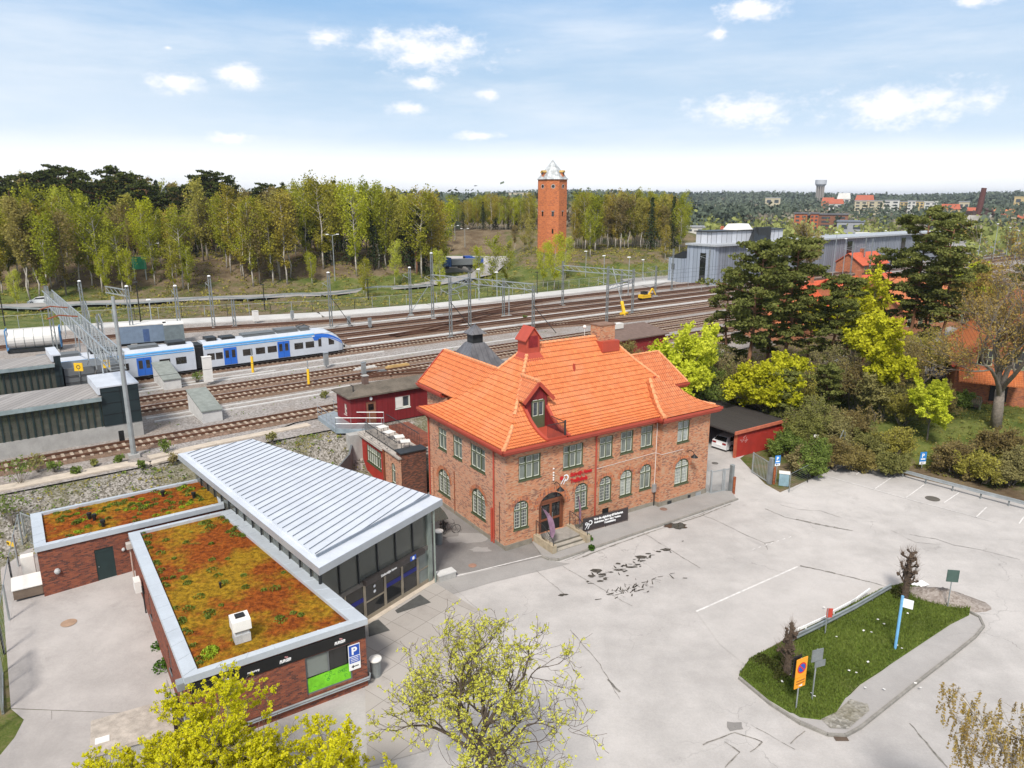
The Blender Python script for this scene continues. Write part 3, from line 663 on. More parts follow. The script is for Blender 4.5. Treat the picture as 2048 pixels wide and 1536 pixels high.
heap('gravel_heap',G(1885,1198),2.3,1.5,.75,ballast('heap gravel',(.20,.165,.14),(.33,.29,.26),(.17,.12,.09)),'brownish gravel heap behind the grass island','gravel heap',rot=-.5)
# ---------------- railway yard ----------------
yard=[X(-300,61.6),X(30,61.6)]+[X(60,61.6),X(600,61.6),X(600,124)]+[X(t,NW(t)) for t in (150,110,74,60,52,45,38,30,24,14,4,-40,-300)]
sheet('ballast_yard',yard,3.2,BALL)
def strip(name,pts,w,z,mat,h=.12):
    mb=MB()
    for (a,b) in zip(pts,pts[1:]): mb.beam((a[0],a[1],z+h/2),(b[0],b[1],z+h/2),w,h)
    return tag(mb.build(name,mat),kind='structure')
tt=[-120,-40,4,14,24,31,38,45,52,60,74,90,110,130,150,250,400]
strip('service_road',[X(t,NW(t)+2.6) for t in tt if t<=150],5.4,3.2,MT('concrete road',(.50,.49,.47),.9,var=.12,scale=.3,dirt=.3,space='World'),.16)
strip('cable_trough',[X(-40,62.6),X(0,62.8),X(9,62.8)],1.25,3.1,BEIGE,.2); strip('cable_trough',[X(10.6,63.4),X(16,63.9),X(24.6,64.2)],.95,3.1,BEIGE,.2)
strip('cable_trough',[X(8.8,62.7),X(10.4,61.9),X(12.8,62.5),X(14,63.2)],.8,3.09,BEIGE,.2)
for (n_,t0,t1,w) in ((73.9,13.2,60,.28),(75.4,12.8,34,.22),(88.0,13,30,.25),(86.8,13,70,.3),(90.2,14,46,.25),(96.2,44,150,.6),(101.8,46,160,.5),(113.5,40,70,.5),(119,60,110,.3)):
    strip('cable_trough',[X(t0,n_),X(t1,n_)],w,3.2,CONCL,.1)
def trackline(nf,t0,t1,step=6):
    P=[]; t=t0
    while t<t1+.01: P.append((t,nf(t))); t+=step
    return P
def track(nf,t0,t1,label,sleepers=True,bed=BALLB,bw=3.6,curve=False):
    r=empty('railway_track',(*X((t0+t1)/2,nf((t0+t1)/2)),3.2)); o=r.location
    tag(r,label,'railway track')
    P=trackline(nf,t0,t1,6 if curve else (t1-t0)/2)
    mb=MB()
    for (a,b) in zip(P,P[1:]):
        qa,qb=X(*a),X(*b); d=Vector((qb[0]-qa[0],qb[1]-qa[1])).normalized(); nn=Vector((-d.y,d.x))
        for w0,z0,w1,z1 in ((-bw/2,.0,-bw/2+.5,.13),(-bw/2+.5,.13,bw/2-.5,.13),(bw/2-.5,.13,bw/2,.0)):
            mb.poly([(qa[0]+nn.x*w0,qa[1]+nn.y*w0,3.205+z0),(qb[0]+nn.x*w0,qb[1]+nn.y*w0,3.205+z0),(qb[0]+nn.x*w1,qb[1]+nn.y*w1,3.205+z1),(qa[0]+nn.x*w1,qa[1]+nn.y*w1,3.205+z1)])
    offs(mb,o).build('track_bed',bed,r)
    for s in (-.76,.76):
        mb=MB()
        for (a,b) in zip(P,P[1:]):
            qa,qb=X(a[0],a[1]+s),X(b[0],b[1]+s); mb.beam((*qa,3.47),(*qb,3.47),.13,.17)
        offs(mb,o).build('rail',RAILM,r)
    if sleepers:
        mb=MB(); t=t0
        while t<t1:
            n_=nf(t); a=X(t,n_-1.2); b=X(t,n_+1.2); mb.beam((*a,3.37),(*b,3.37),.24,.06); t+=.65
        offs(mb,o).build('sleepers',SLEEP,r)['kind']='stuff'
C_=lambda v:(lambda t:v)
track(C_(67.6),-60,240,'single rusty track nearest the station, running past the red hut')
track(C_(78.4),-30,240,'nearer of the two tracks between the two platform shelters')
track(C_(82.6),-30,240,'farther of the two tracks between the two platform shelters')
track(C_(93.0),-60,260,'track on which the white and blue train stands')
track(C_(99.3),44,300,'rusty track just behind the nose of the train',False)
track(C_(104),40,320,'second rusty track behind the nose of the train',False)
f8=lambda t:116.6+ (8.0*ss(62,20,t) if t<62 else 0)
track(C_(109),30,330,'track running past the two portal masts behind the train',False)
track(lambda t:f8(t)+.0,-60,330,'farthest track, curving beside the pale service road',False,curve=True)
track(lambda t:lerp(109,116.6,ss(66,104,t)),66,104,'connecting track crossing between the two farthest tracks',False,curve=True)
track(lambda t:lerp(99.3,109,ss(52,84,t)),52,84,'connecting track crossing behind the train nose',False,curve=True)
track(lambda t:lerp(72.6,78.4,ss(56,34,t)),34,240,'dark track curving in behind the pyramid roof',False,curve=True)
track(lambda t:lerp(88.4,93,ss(96,70,t)),72,260,'track branching off ahead of the train',False,curve=True)
# side road beyond the yard with its low rail
rd=MB(); rp=[(-260,122),(-150,131),(-98.5,141),(-70,151),(-42.4,162),(-20,176),(-8,200),(-4,226)]
for (a,b) in zip(rp,rp[1:]):
    d=Vector((b[0]-a[0],b[1]-a[1])).normalized(); nn=Vector((-d.y,d.x))*3.2
    za=max(hz(a[0]+q*nn.x,a[1]+q*nn.y) for q in (-1,0,1))+.25; zb=max(hz(b[0]+q*nn.x,b[1]+q*nn.y) for q in (-1,0,1))+.25
    rd.poly([(a[0]-nn.x,a[1]-nn.y,za),(b[0]-nn.x,b[1]-nn.y,zb),(b[0]+nn.x,b[1]+nn.y,zb),(a[0]+nn.x,a[1]+nn.y,za)])
tag(rd.build('road',ASPHM),kind='structure')
tk=[G(850,512,4.2),G(1040,505,4.2),G(1048,530,4.2),G(860,540,4.2)]
tag(MB().prism(tk,2.5,4.6).build('truck_parking',ASPHN),kind='structure')
# distant motorway and paved plots on the right
for i,(q,z) in enumerate((([(1760,560),(2048,505),(2048,478),(1900,478),(1740,500)],3.3),([(1300,575),(1400,545),(1330,530),(1240,560)],3.26))):
    sheet('paved_plot',[G(*p,z) for p in q],z+.05,ASPHM)
q=[AT(1975,700),AT(1990,690),AT(1880,730),AT(1800,720),AT(1800,690),AT(1850,640)]
gpath=MB()
pth=[(2010,690),(1930,705),(1870,725),(1850,690),(1880,650)]
sheet('gravel_path',[G(*p,2.3) for p in [(1830,745),(1900,770),(1905,700),(1935,672),(1895,650),(1840,690)]],2.6,ASPHM)
# ---------------- station building ----------------
FR_F=(BA[0],BA[1],BC,BS,BS,-BC)                                 # front: u right, outward normal towards camera
def frm(u,v,du,dv,nu,nv):  # facade frame from station coordinates
    o=B(u,v); return (o[0],o[1],du*BC-dv*BS,du*BS+dv*BC,nu*BC-nv*BS,nu*BS+nv*BC)
FR_L=frm(0,0,0,1,-1,0)
FR_B=frm(14.1,-.5,1,0,0,-1); FR_BL=frm(14.1,-.5,0,1,-1,0); FR_R=frm(19.4,-.5,0,1,1,0)
def arcpts(u0,u1,zb,n=10,rise=.46):
    r=rise; w=(u1-u0); H=min(w*.5,r*w); P=[]
    for i in range(n+1):
        a=math.pi*(1-i/n); P.append(((u0+u1)/2+w/2*math.cos(a), zb-H+H*math.sin(a)))
    return P
def wall(mb,fr,L0,L1,z0,z1,holes,dep=.2):
    us=sorted({L0,L1}|{h[0] for h in holes}|{h[1] for h in holes}); zs=sorted({z0,z1}|{h[2] for h in holes}|{h[3] for h in holes})
    for a,b in zip(us,us[1:]):
        for c,d in zip(zs,zs[1:]):
            um,zm=(a+b)/2,(c+d)/2
            if any(h[0]<um<h[1] and h[2]<zm<h[3] for h in holes): continue
            mb.poly([mb.fp(fr,a,0,c),mb.fp(fr,b,0,c),mb.fp(fr,b,0,d),mb.fp(fr,a,0,d)])
    for h in holes:
        u0,u1,za,zb=h[:4]
        if len(h)>4 and h[4]:
            A=arcpts(u0,u1,zb); sp_=A[0][1]
            for p,q in zip(A,A[1:]):
                mb.poly([mb.fp(fr,p[0],0,p[1]),mb.fp(fr,q[0],0,q[1]),mb.fp(fr,q[0],0,zb),mb.fp(fr,p[0],0,zb)])
                mb.poly([mb.fp(fr,p[0],0,p[1]),mb.fp(fr,q[0],0,q[1]),mb.fp(fr,q[0],dep,q[1]),mb.fp(fr,p[0],dep,p[1])])
            for u in (u0,u1): mb.poly([mb.fp(fr,u,0,za),mb.fp(fr,u,dep,za),mb.fp(fr,u,dep,sp_),mb.fp(fr,u,0,sp_)])
        else:
            for u in (u0,u1): mb.poly([mb.fp(fr,u,0,za),mb.fp(fr,u,dep,za),mb.fp(fr,u,dep,zb),mb.fp(fr,u,0,zb)])
            mb.poly([mb.fp(fr,u0,0,zb),mb.fp(fr,u1,0,zb),mb.fp(fr,u1,dep,zb),mb.fp(fr,u0,dep,zb)])
        mb.poly([mb.fp(fr,u0,0,za),mb.fp(fr,u1,0,za),mb.fp(fr,u1,dep,za),mb.fp(fr,u0,dep,za)])
def window(root,fr,u0,u1,za,zb,arch=False,cols=2,tr=.68,glass=None,o=(0,0,0),grille=False,frm_=GREENF,sashm=SASH,name='window',fwid=.075,label=None,sill=True):
    fb=MB(); w=fwid
    if arch:
        A=arcpts(u0,u1,zb); I=arcpts(u0+w,u1-w,zb-w)
        A=[(u0,za)]+A+[(u1,za)]; I=[(u0+w,za+w)]+I+[(u1-w,za+w)]
    else:
        A=[(u0,za),(u0,zb),(u1,zb),(u1,za)]; I=[(u0+w,za+w),(u0+w,zb-w),(u1-w,zb-w),(u1-w,za+w)]
    n=len(A)
    for i in range(n):
        a,b,c,d=A[i],A[(i+1)%n],I[(i+1)%n],I[i]
        fb.poly([fb.fp(fr,a[0],.05,a[1]),fb.fp(fr,b[0],.05,b[1]),fb.fp(fr,c[0],.05,c[1]),fb.fp(fr,d[0],.05,d[1])])
        fb.poly([fb.fp(fr,c[0],.05,c[1]),fb.fp(fr,d[0],.05,d[1]),fb.fp(fr,d[0],.14,d[1]),fb.fp(fr,c[0],.14,c[1])])
    zt=za+(zb-za)*tr
    fb.fbox(fr,u0+w,u1-w,.055,.13,zt-.045,zt+.045)
    for k in range(1,cols):
        u=u0+(u1-u0)*k/cols; top=zb-w
        if arch: top=zb-w-((abs(u-(u0+u1)/2)/((u1-u0)/2))**2)*.35*(u1-u0)
        fb.fbox(fr,u-.05,u+.05,.06,.13,za+w,top)
    wo=offs(fb,o).build(name,frm_,root)
    if label: wo['label']=label
    sb=MB(); e=(u1-u0-2*w)/cols; t_=.026
    for k in range(cols):
        a=u0+w+e*k+.045; b=u0+w+e*(k+1)-.045
        for (c,d) in ((za+w,zt-.05),(zt+.05,zb-w)):
            if arch and c>zt:
                um=(a+b)/2; d=zb-w-((abs(um-(u0+u1)/2)/((u1-u0)/2))**2)*.46*(u1-u0)-.03
                d=max(d,c+.1)
            sb.fbox(fr,a,a+t_,.07,.12,c,d); sb.fbox(fr,b-t_,b,.07,.12,c,d); sb.fbox(fr,a+t_,b-t_,.07,.12,c,c+t_); sb.fbox(fr,a+t_,b-t_,.07,.12,d-t_,d)
            if grille:
                nv=3; nh=max(2,int((d-c)/.24))
                for i in range(1,nv): uu=a+(b-a)*i/nv; sb.fbox(fr,uu-.008,uu+.008,.075,.09,c+t_,d-t_)
                for i in range(1,nh): z_=c+(d-c)*i/nh; sb.fbox(fr,a+t_,b-t_,.08,.095,z_-.008,z_+.008)
    offs(sb,o).build('sash',sashm,wo)
    pb=MB(); A2=[(p[0],p[1]) for p in A]; pb.poly([pb.fp(fr,p[0],.135,p[1]) for p in A2])
    offs(pb,o).build('pane',glass or GLD,wo)
    if sill:
        s=MB().fbox(fr,u0-.04,u1+.04,-.05,.06,za-.09,za); offs(s,o).build('sill',frm_,wo)
    return wo
SO=(*B(0,0),0.0)
st=empty('station_building',SO,0,'orange brick two storey station building with red tiled hip roof','building')
win_up=[(1.05,2.92,4.98,6.72,3,GLB),(4.86,6.70,5.02,6.76,3,GLB),(8.22,9.52,5.1,6.82,2,GLB),(10.28,11.55,5.15,6.86,2,GLB),(12.32,13.58,5.18,6.9,2,GLB)]
win_dn=[(.64,1.89,1.40,3.50,GLD,True),(6.0,7.22,1.56,3.62,GLD,True),(8.32,9.54,1.6,3.66,GLD,True),(10.37,11.63,1.63,3.74,GLW,True),(12.4,13.62,1.72,3.78,GLB,False)]
hf=[(a,b,c,d,False) for a,b,c,d,_,_ in win_up]+[(a,b,c,d,True) for a,b,c,d,_,_ in win_dn]+[(2.78,5.08,.5,3.5,True),(8.68,9.33,.5,1.05,False)]
wl=MB(); wall(wl,FR_F,0,14.1,.0,7.5,hf); 
hb=[(1.65,2.98,5.12,6.88,False),(1.60,3.18,1.55,3.70,True)]
wall(wl,FR_B,0,5.3,0,7.5,hb); wall(wl,FR_BL,0,.5,0,7.5,[])
offs(wl,SO).build('front_wall',BR,st)
hl=[(8.5,9.85,4.8,6.5,False),(6.05,7.45,4.8,6.55,False),(2.72,4.8,4.85,6.6,False),(8.05,10.05,1.05,3.15,True),(2.72,4.75,1.2,3.35,True)]
wl=MB(); wall(wl,FR_L,0,11.7,0,7.5,hl); offs(wl,SO).build('side_wall',BRL,st)
wl=MB(); wall(wl,FR_R,0,12.2,0,7.5,[])
def Bq(*p): return [(*B(a,b),c) for a,b,c in p]
wl.poly(Bq((0,11.7,0),(2.3,11.7,0),(2.3,11.7,8.3),(0,11.7,7.5))); wl.poly(Bq((19.4,11.7,0),(0,11.7,0),(0,11.7,7.5),(19.4,11.7,7.5)))
wl.poly(Bq((2.2,11.7,0),(2.2,16,0),(2.2,16,8.1),(2.2,11.7,8.1))); wl.poly(Bq((2.2,16,0),(6.4,16,0),(6.4,16,8.1),(4.2,16,10.8),(2.2,16,8.1))); wl.poly(Bq((6.4,16,0),(6.4,11.7,0),(6.4,11.7,8.1),(6.4,16,8.1)))
for a,b in (((19.4,7.4),(24,7.4)),((24,7.4),(24,11.2)),((24,11.2),(19.4,11.2))): wl.poly(Bq((*a,0),(*b,0),(*b,7.0),(*a,7.0)))
offs(wl,SO).build('rear_wall',BRL,st)
# plinth
p=MB(); p.fbox(FR_F,-.04,2.2,-.05,.1,0,.42); p.fbox(FR_F,5.8,14.1,-.05,.1,0,.42); p.fbox(FR_B,-.05,5.36,-.05,.1,0,.5); p.fbox(FR_BL,.0,.5,-.05,.1,0,.45); p.fbox(FR_L,-.04,11.7,-.05,.1,0,.32)
offs(p,SO).build('plinth',MT('plinth stone',(.23,.205,.165),.9,var=.2,scale=1.5,dirt=.4),st)
# roof planes -------------------------------------------------
EZ=7.62; 
def prof(d): # height above eave against distance d inward from the eave edge (flared foot)
    pts=[(0,0),(.7,.14),(1.4,.42),(2.05,.84),(2.6,1.36),(4.65,3.42),(6.35,5.4)]
    for (a,b),(c,e) in zip(pts,pts[1:]):
        if d<=c: return b+(e-b)*(d-a)/(c-a)
    return pts[-1][1]
ds=[0,.35,.7,1.05,1.4,1.75,2.05,2.6,3.6,4.65,5.5,6.35]
OV=.5; U0,U1,V0,V1=-OV,19.4+OV,-OV,11.7+OV; HALF=(V1-V0)/2
RU0=4.15
rf=MB()
def rz(d): return EZ+prof(min(d,HALF))
# front plane, cut for the dormer opening
DU0,DU1=3.12,5.0
def fstrip(ua,ub,vf,d0=0):
    for a,b in zip(ds,ds[1:]):
        if b>HALF: b=HALF
        xa0,xb0=max(ua,U0+a),min(ub,U1-a); xa1,xb1=max(ua,U0+b),min(ub,U1-b)
        if xb0<=xa0: continue
        if xb1<xa1: xa1=xb1=(xa1+xb1)/2
        rf.poly(Bq((xa0,V0+a,rz(a)),(xb0,V0+a,rz(a)),(xb1,V0+b,rz(b)),(xa1,V0+b,rz(b))))
tg_=MB()
def tilerows(P,ua,ub,d0,d1,lo,hi,dz=.0,st=.305,cut=None):
    nu=int((ub-ua)/.22*5); us=[ua+(ub-ua)*i/nu for i in range(nu+1)]; da=d0
    while da<d1-.01:
        db=min(da+st,d1); A=[];Bm=[];C=[]
        for u in us:
            h=.022*(1+math.sin(2*math.pi*u/.22)); a_=min(max(u,lo(da)),hi(da)); b_=min(max(u,lo(db)),hi(db)); zb=rz(db)
            A.append(P(a_,da,rz(da)+.06+h+dz)); Bm.append(P(b_,db,zb+h*.9+dz)); C.append(P(a_,da,rz(da)+h*.9+dz-.01))
        i0=len(tg_.v); n=len(us)
        for a,b,c in zip(A,Bm,C): tg_.v+= [(*B(a[0],a[1]),a[2]),(*B(b[0],b[1]),b[2]),(*B(c[0],c[1]),c[2])]
        for i in range(n-1):
            if us[i+1]<=lo(da) and us[i+1]<=lo(db): continue
            if us[i]>=hi(da) and us[i]>=hi(db): continue
            if cut and cut(us[i],da): continue
            k=i0+3*i; tg_.f.append((k,k+3,k+4,k+1)); tg_.f.append((k+2,k+5,k+3,k)); tg_.m+=[1 if i%5==3 else 0,2]
        da=db
tilerows(lambda u,d,z:(u,V0+d,z),U0,U1,0,HALF,lambda d:U0+d,lambda d:U1-d,cut=lambda u,d:DU0-.05<u<DU1 and d<3.3)
tilerows(lambda v,d,z:(U0+d,v,z),V0,V1,0,HALF,lambda d:V0+d,lambda d:V1-d)
tilerows(lambda v,d,z:(U0+d,v,z),6.9,16.33,2.05,RU0-U0,lambda d:max(V1-d-.3,6.9),lambda d:16.33,.014)
# bay's own small pitch
for a,b in []:
    f=.55
    rf.poly(Bq((13.55+a,V0-f+a,rz(a)+.04),(U1,V0-f+a,rz(a)+.04),(U1-b*.0-.0 if b<.1 else U1,V0-f+b,rz(b)+.04),(13.55+b,V0-f+b,rz(b)+.04))) if b<=.6 else None
bay=[(0,0),(.6,.12),(1.2,.36),(1.9,.80),(2.7,1.50),(3.4,2.15)]
rf2=[]
for (a,za),(b,zb) in zip(bay,bay[1:]):
    e0=max(0,(a)*.45); e1=max(0,b*.45)
    rf.poly(Bq((13.6+e0,-1.05+a,EZ+za+.05),(U1+.0-a*.9,-1.05+a,EZ+za+.05),(U1-b*.9,-1.05+b,EZ+zb+.05),(13.6+e1,-1.05+b,EZ+zb+.05)))
    rf.poly(Bq((13.6+e0,-1.05+a,EZ+za+.05),(13.6+e1,-1.05+b,EZ+zb+.05),(13.6+e1,-1.05+b+.9,EZ+zb-.7),(13.6+e0,-1.05+a+.9,EZ+za-.7)))
# left hip plane: full depth below, wing part above
def lstrip(va,vb,dmin=0):
    for a,b in zip(ds,ds[1:]):
        b=min(b,HALF)
        if a<dmin: continue
        y0,y1=max(va,V0+a),min(vb,V1-a); z0,z1=max(va,V0+b),min(vb,V1-b)
        if y1<=y0: continue
        if z1<z0: z0=z1=(z0+z1)/2
        rf.poly(Bq((U0+a,y0,rz(a)),(U0+a,y1,rz(a)),(U0+b,z1,rz(b)),(U0+b,z0,rz(b))))
# rear plane and right hip
for a,b in zip(ds,ds[1:]):
    b=min(b,HALF)
    rf.poly(Bq((U0+a,V1-a,rz(a)),(U1-a,V1-a,rz(a)),(U1-b,V1-b,rz(b)),(U0+b,V1-b,rz(b))))
    rf.poly(Bq((U1-a,V0+a,rz(a)),(U1-a,V1-a,rz(a)),(U1-b,V1-b,rz(b)),(U1-b,V0+b,rz(b))))
# left wing: continues the left plane, ridge at u=4.2, z=11.0, eave at u=1.6
wg=[(d,rz(d)) for d in (2.0,2.3,3.4,4.5)]; wu=[U0+d for d,_ in wg]
RU=4.15; RZ=rz(RU-U0); wl_=[(1.55,rz(2.05)),(2.1,rz(2.6)),(3.1,rz(3.6)),(RU,RZ)]
for (a,za),(b,zb) in zip(wl_,wl_[1:]):
    s0=max(V1-(a-U0)-.3,6.8); s1=max(V1-(b-U0)-.3,6.8)
    rf.poly(Bq((2*RU-a,s0,za+.012),(2*RU-a,16.35,za+.012),(2*RU-b,16.35,zb+.012),(2*RU-b,s1,zb+.012)))
# right wing roof
rw=[(19.2,6.9,7.35),(24.5,6.9,7.35),(22.9,9.3,10.0),(17.0,9.3,10.0)]; rf.poly(Bq(*rw)); rf.poly(Bq((24.5,6.9,7.35),(24.5,11.7,7.35),(22.9,9.3,10.0))); rf.poly(Bq((24.5,11.7,7.35),(19.2,11.7,7.35),(17,9.3,10),(22.9,9.3,10)))
roof=offs(rf,SO).build('roof',TILE,st)
offs(tg_,SO).build('pantiles',[TILEG,TILEJ,TILEK],roof)
def cap(pts,r=.13,name='ridge_tiles',mat=None):
    mb=MB(); P=[Vector((*B(a,b),c)) for a,b,c in pts]; Q=[]
    for a,b in zip(P,P[1:]):
        n=max(1,int((b-a).length/.38))
        for i in range(n):
            p,q=a.lerp(b,i/n),a.lerp(b,(i+1)/n); mb.tube([p,q],[r*1.25,r*.85],7)
    return offs(mb,SO).build(name,mat or CAPM,roof)
hipl=[(U0+d,V0+d,rz(d)+.04) for d in ds]; cap(hipl[:7]); cap(hipl[7:])
cap([(HALF+U0,5.85,rz(HALF)+.05),(U1-HALF,5.85,rz(HALF)+.05)],.12)
cap([(U1-d,V0+d,rz(d)+.05) for d in reversed(ds)],.10); cap([(U0+d,V1-d,rz(d)+.04) for d in ds if d>4.3],.10)
cap([(RU,7.6,RZ+.05),(RU,16.3,RZ+.05)],.11); cap([(13.75+max(0,a)*.45,-1.02+a,EZ+z+.1) for a,z in bay],.14)
cap([(17,9.3,10.05),(22.9,9.3,10.05)],.09); cap([(22.9,9.3,10.05),(24.5,6.9,7.4)],.09)
# verge boards of the wing
vb=MB()
for (a,za),(b,zb) in zip(wl_,wl_[1:]):
    for q in (lambda u:u,lambda u:2*RU-u): vb.beam((*B(q(a),16.4),za),(*B(q(b),16.4),zb),.1,.25)
offs(vb,SO).build('verge_board',REDP,st)
# eaves: soffit, fascia, gutter
ev=MB(); P=[(U0,V1),(U0,V0),(13.55,V0),(13.55,V0-.55),(U1+.0,V0-.55),(U1,V1)]
def eave(a,b,za=EZ,drop=.0,dir_=1):
    A,Bb=Vector((*B(*a),0)),Vector((*B(*b),0)); d=(Bb-A).normalized(); n=Vector((d.y,-d.x,0))*dir_
    for (o0,o1,h0,h1) in ((-.02,.10,-.30,-.02),(-.62,-.02,-.42,-.20),(.10,.16,-.16,-.0)):
        A0,A1=A+n*o0-d*max(0,o1),A+n*o1-d*max(0,o1); B0,B1=Bb+n*o0+d*max(0,o1),Bb+n*o1+d*max(0,o1)
        ev.hexa([(A0.x,A0.y,za+h0),(A1.x,A1.y,za+h0),(B1.x,B1.y,za+h0),(B0.x,B0.y,za+h0),(A0.x,A0.y,za+h1),(A1.x,A1.y,za+h1),(B1.x,B1.y,za+h1),(B0.x,B0.y,za+h1)])
for a,b in zip(P,P[1:]): eave(a,b)
eave((1.55,16.4),(1.55,V1),rz(2.05)+.0); eave((1.5,V1),(U0,V1),EZ+.0) ; eave((19.9,6.9),(24.5,6.9),7.33); eave((24.5,6.9),(24.5,11.7),7.33)
offs(ev,SO).build('eaves',REDP,st)
def pipe(root,pts,r,mat,name='downpipe',o=SO,n=8): return offs(MB().tube(pts,r,n),o).build(name,mat,root)
def fpt(fr,u,d,z): return MB().fp(fr,u,d,z)
pipe(st,[fpt(FR_F,7.83,-.45,7.3),fpt(FR_F,7.85,-.09,6.95),fpt(FR_F,7.88,-.09,.2)],.06,REDP)
pipe(st,[fpt(FR_L,1.46,-.45,7.3),fpt(FR_L,1.46,-.09,6.95),fpt(FR_L,1.46,-.09,.05)],.06,REDP)
pipe(st,[fpt(FR_L,1.75,-.08,2.6),fpt(FR_L,1.75,-.08,.05)],.09,REDP)
pipe(st,[fpt(FR_L,11.35,-.45,7.3),fpt(FR_L,11.35,-.09,6.8),fpt(FR_L,11.35,-.09,.3)],.06,REDP)
pipe(st,[fpt(FR_F,13.95,-.06,7.1),fpt(FR_F,13.95,-.06,1.9)],.022,CREAM,'cable')
pipe(st,[fpt(FR_F,7.95,-.03,4.45),fpt(FR_F,13.95,-.03,4.55),fpt(FR_B,.0,-.03,4.5),fpt(FR_B,2.4,-.03,4.5)],.014,CREAM,'cable')
pipe(st,[fpt(FR_L,7.3,-.03,3.6),fpt(FR_L,7.3,-.03,.1)],.035,RUST); pipe(st,[fpt(FR_L,10.9,-.1,2.75),fpt(FR_L,10.9,-.1,.3)],.13,BRL,'brick_pier')
pipe(st,[fpt(FR_L,.8,-.03,3.4),fpt(FR_L,.8,-.03,.05)],.02,DKM,'cable')
offs(MB().fbox(FR_F,13.72,14.05,-.2,0,1.3,1.95),SO).build('meter_box',GALV,st); pipe(st,[fpt(FR_F,13.95,-.1,1.3),fpt(FR_F,13.95,-.1,.1)],.05,DKM)
for (a,b,c,d,k,g) in win_up: window(st,FR_F,a,b,c,d,False,k,.66,g,SO,label=None)
for (a,b,c,d,g,gr) in win_dn: window(st,FR_F,a,b,c,d,True,2,.66,g,SO,gr)
window(st,FR_B,1.65,2.98,5.12,6.88,False,2,.6,GLW,SO); window(st,FR_B,1.60,3.18,1.55,3.70,True,2,.66,GLW,SO,True)
for i,(a,b,c,d,ar) in enumerate(hl): window(st,FR_L,a,b,c,d,ar,2 if i<2 else 3,.68,GLB if not ar else GLD,SO,ar)
offs(MB().fbox(FR_F,8.68,9.33,.03,.08,.5,1.05),SO).build('cellar_hatch',BLK,st)
for i,(u,w_) in enumerate(((.9,.45),(3.2,.3),(4.1,.6))): offs(MB().fbox(FR_B,u,u+w_,-.07,.02,.12,.38),SO).build('cellar_vent',GALV if i==2 else DKM,st)
# arch bands (soldier courses), a little proud
ABM=brick('arch brick',(.44,.14,.06),(.56,.20,.085),(.38,.15,.09),(.13,.06,.06),(.40,.24,.15),.25,.2,.085,.26)
def band(fr,u0,u1,zb,th=.30):
    ab=MB(); A=arcpts(u0,u1,zb,12); O=arcpts(u0-th,u1+th,zb+th,12)
    for i in range(12):
        a,b,c,d=A[i],A[i+1],O[i+1],O[i]
        ab.faces([ab.fp(fr,q[0],-.012,q[1]) for q in (a,b,c,d)],[(0,1,2,3)])
    offs(ab,SO).build('arch_band',ABM,st)
for (a,b,c,d,_,_) in win_dn: band(FR_F,a,b,d)
band(FR_B,1.6,3.18,3.7); band(FR_F,2.78,5.08,3.5,.5); band(FR_L,8.05,10.05,3.15); band(FR_L,2.72,4.75,3.35)
# entrance door
dr=MB()
for (a,b) in ((2.86,2.98),(4.88,5.0)): dr.fbox(FR_F,a,b,.12,.2,.5,2.9)
for (a,b) in ((3.0,3.1),(3.84,3.93),(3.935,4.02),(4.76,4.86)): dr.fbox(FR_F,a,b,.14,.2,.5,2.78)
dr.fbox(FR_F,2.86,5.0,.1,.2,2.78,2.95); dr.fbox(FR_F,3.1,3.84,.14,.2,2.6,2.78); dr.fbox(FR_F,4.02,4.76,.14,.2,2.6,2.78); dr.fbox(FR_F,3.1,3.84,.14,.2,1.35,1.5); dr.fbox(FR_F,4.02,4.76,.14,.2,1.35,1.5)
do=offs(dr,SO).build('entrance_door',BRNW,st)
offs(MB().fbox(FR_F,3.1,3.84,.17,.2,.5,1.35).fbox(FR_F,4.02,4.76,.17,.2,.5,1.35),SO).build('door_panel',BLK,do)
offs(MB().fbox(FR_F,3.1,3.84,.18,.2,1.5,2.6).fbox(FR_F,4.02,4.76,.18,.2,1.5,2.6),SO).build('pane',GLK,do)
offs(MB().fbox(FR_F,3.78,3.8,.1,.14,.6,1.9).fbox(FR_F,4.06,4.08,.1,.14,.6,1.9),SO).build('handle',GALV,do)
A=arcpts(2.78,5.08,3.5); ft=MB(); ft.poly([ft.fp(FR_F,u,.16,z) for u,z in [(2.78,2.95)]+A+[(5.08,2.95)]]); offs(ft,SO).build('fanlight',GLK,do)
# stairs
s_=MB()
def bx_(mb,u0,u1,v0,v1,z0,z1): return mb.hexa([(*B(u0,v0),z0),(*B(u1,v0),z0),(*B(u1,v1),z0),(*B(u0,v1),z0),(*B(u0,v0),z1),(*B(u1,v0),z1),(*B(u1,v1),z1),(*B(u0,v1),z1)])
stp=empty('entrance_steps',(*B(3.9,-1.2),0),0,'stone entrance steps with low side walls before the station door','steps'); q=tuple(stp.location)
m=MB(); bx_(m,2.66,5.3,-1.55,-.0,0,.5); offs(m,q).build('landing',MT('landing slab',(.29,.27,.24),.9,dirt=.4),stp); m=MB(); bx_(m,2.66,5.3,-1.56,-1.55,0,.455); offs(m,q).build('step_riser',MT('step riser',(.13,.115,.09),.9),stp)
for i in range(2): m=MB(); bx_(m,2.66,5.3,-1.55-.34*(i+1),-1.55-.34*i,0,.5-.165*(i+1)); offs(m,q).build('step',MT('worn step',(.36,.33,.28),.85,dirt=.3),stp); m=MB(); bx_(m,2.66,5.3,-1.56-.34*(i+1),-1.55-.34*(i+1),0,.5-.165*(i+1)-.045); offs(m,q).build('step_riser',MT('step riser',(.13,.115,.09),.9),stp)
for a in (2.32,5.3): m=MB(); bx_(m,a,a+.34,-2.35,-.0,0,.66); offs(m,q).build('side_wall',STONE,stp)
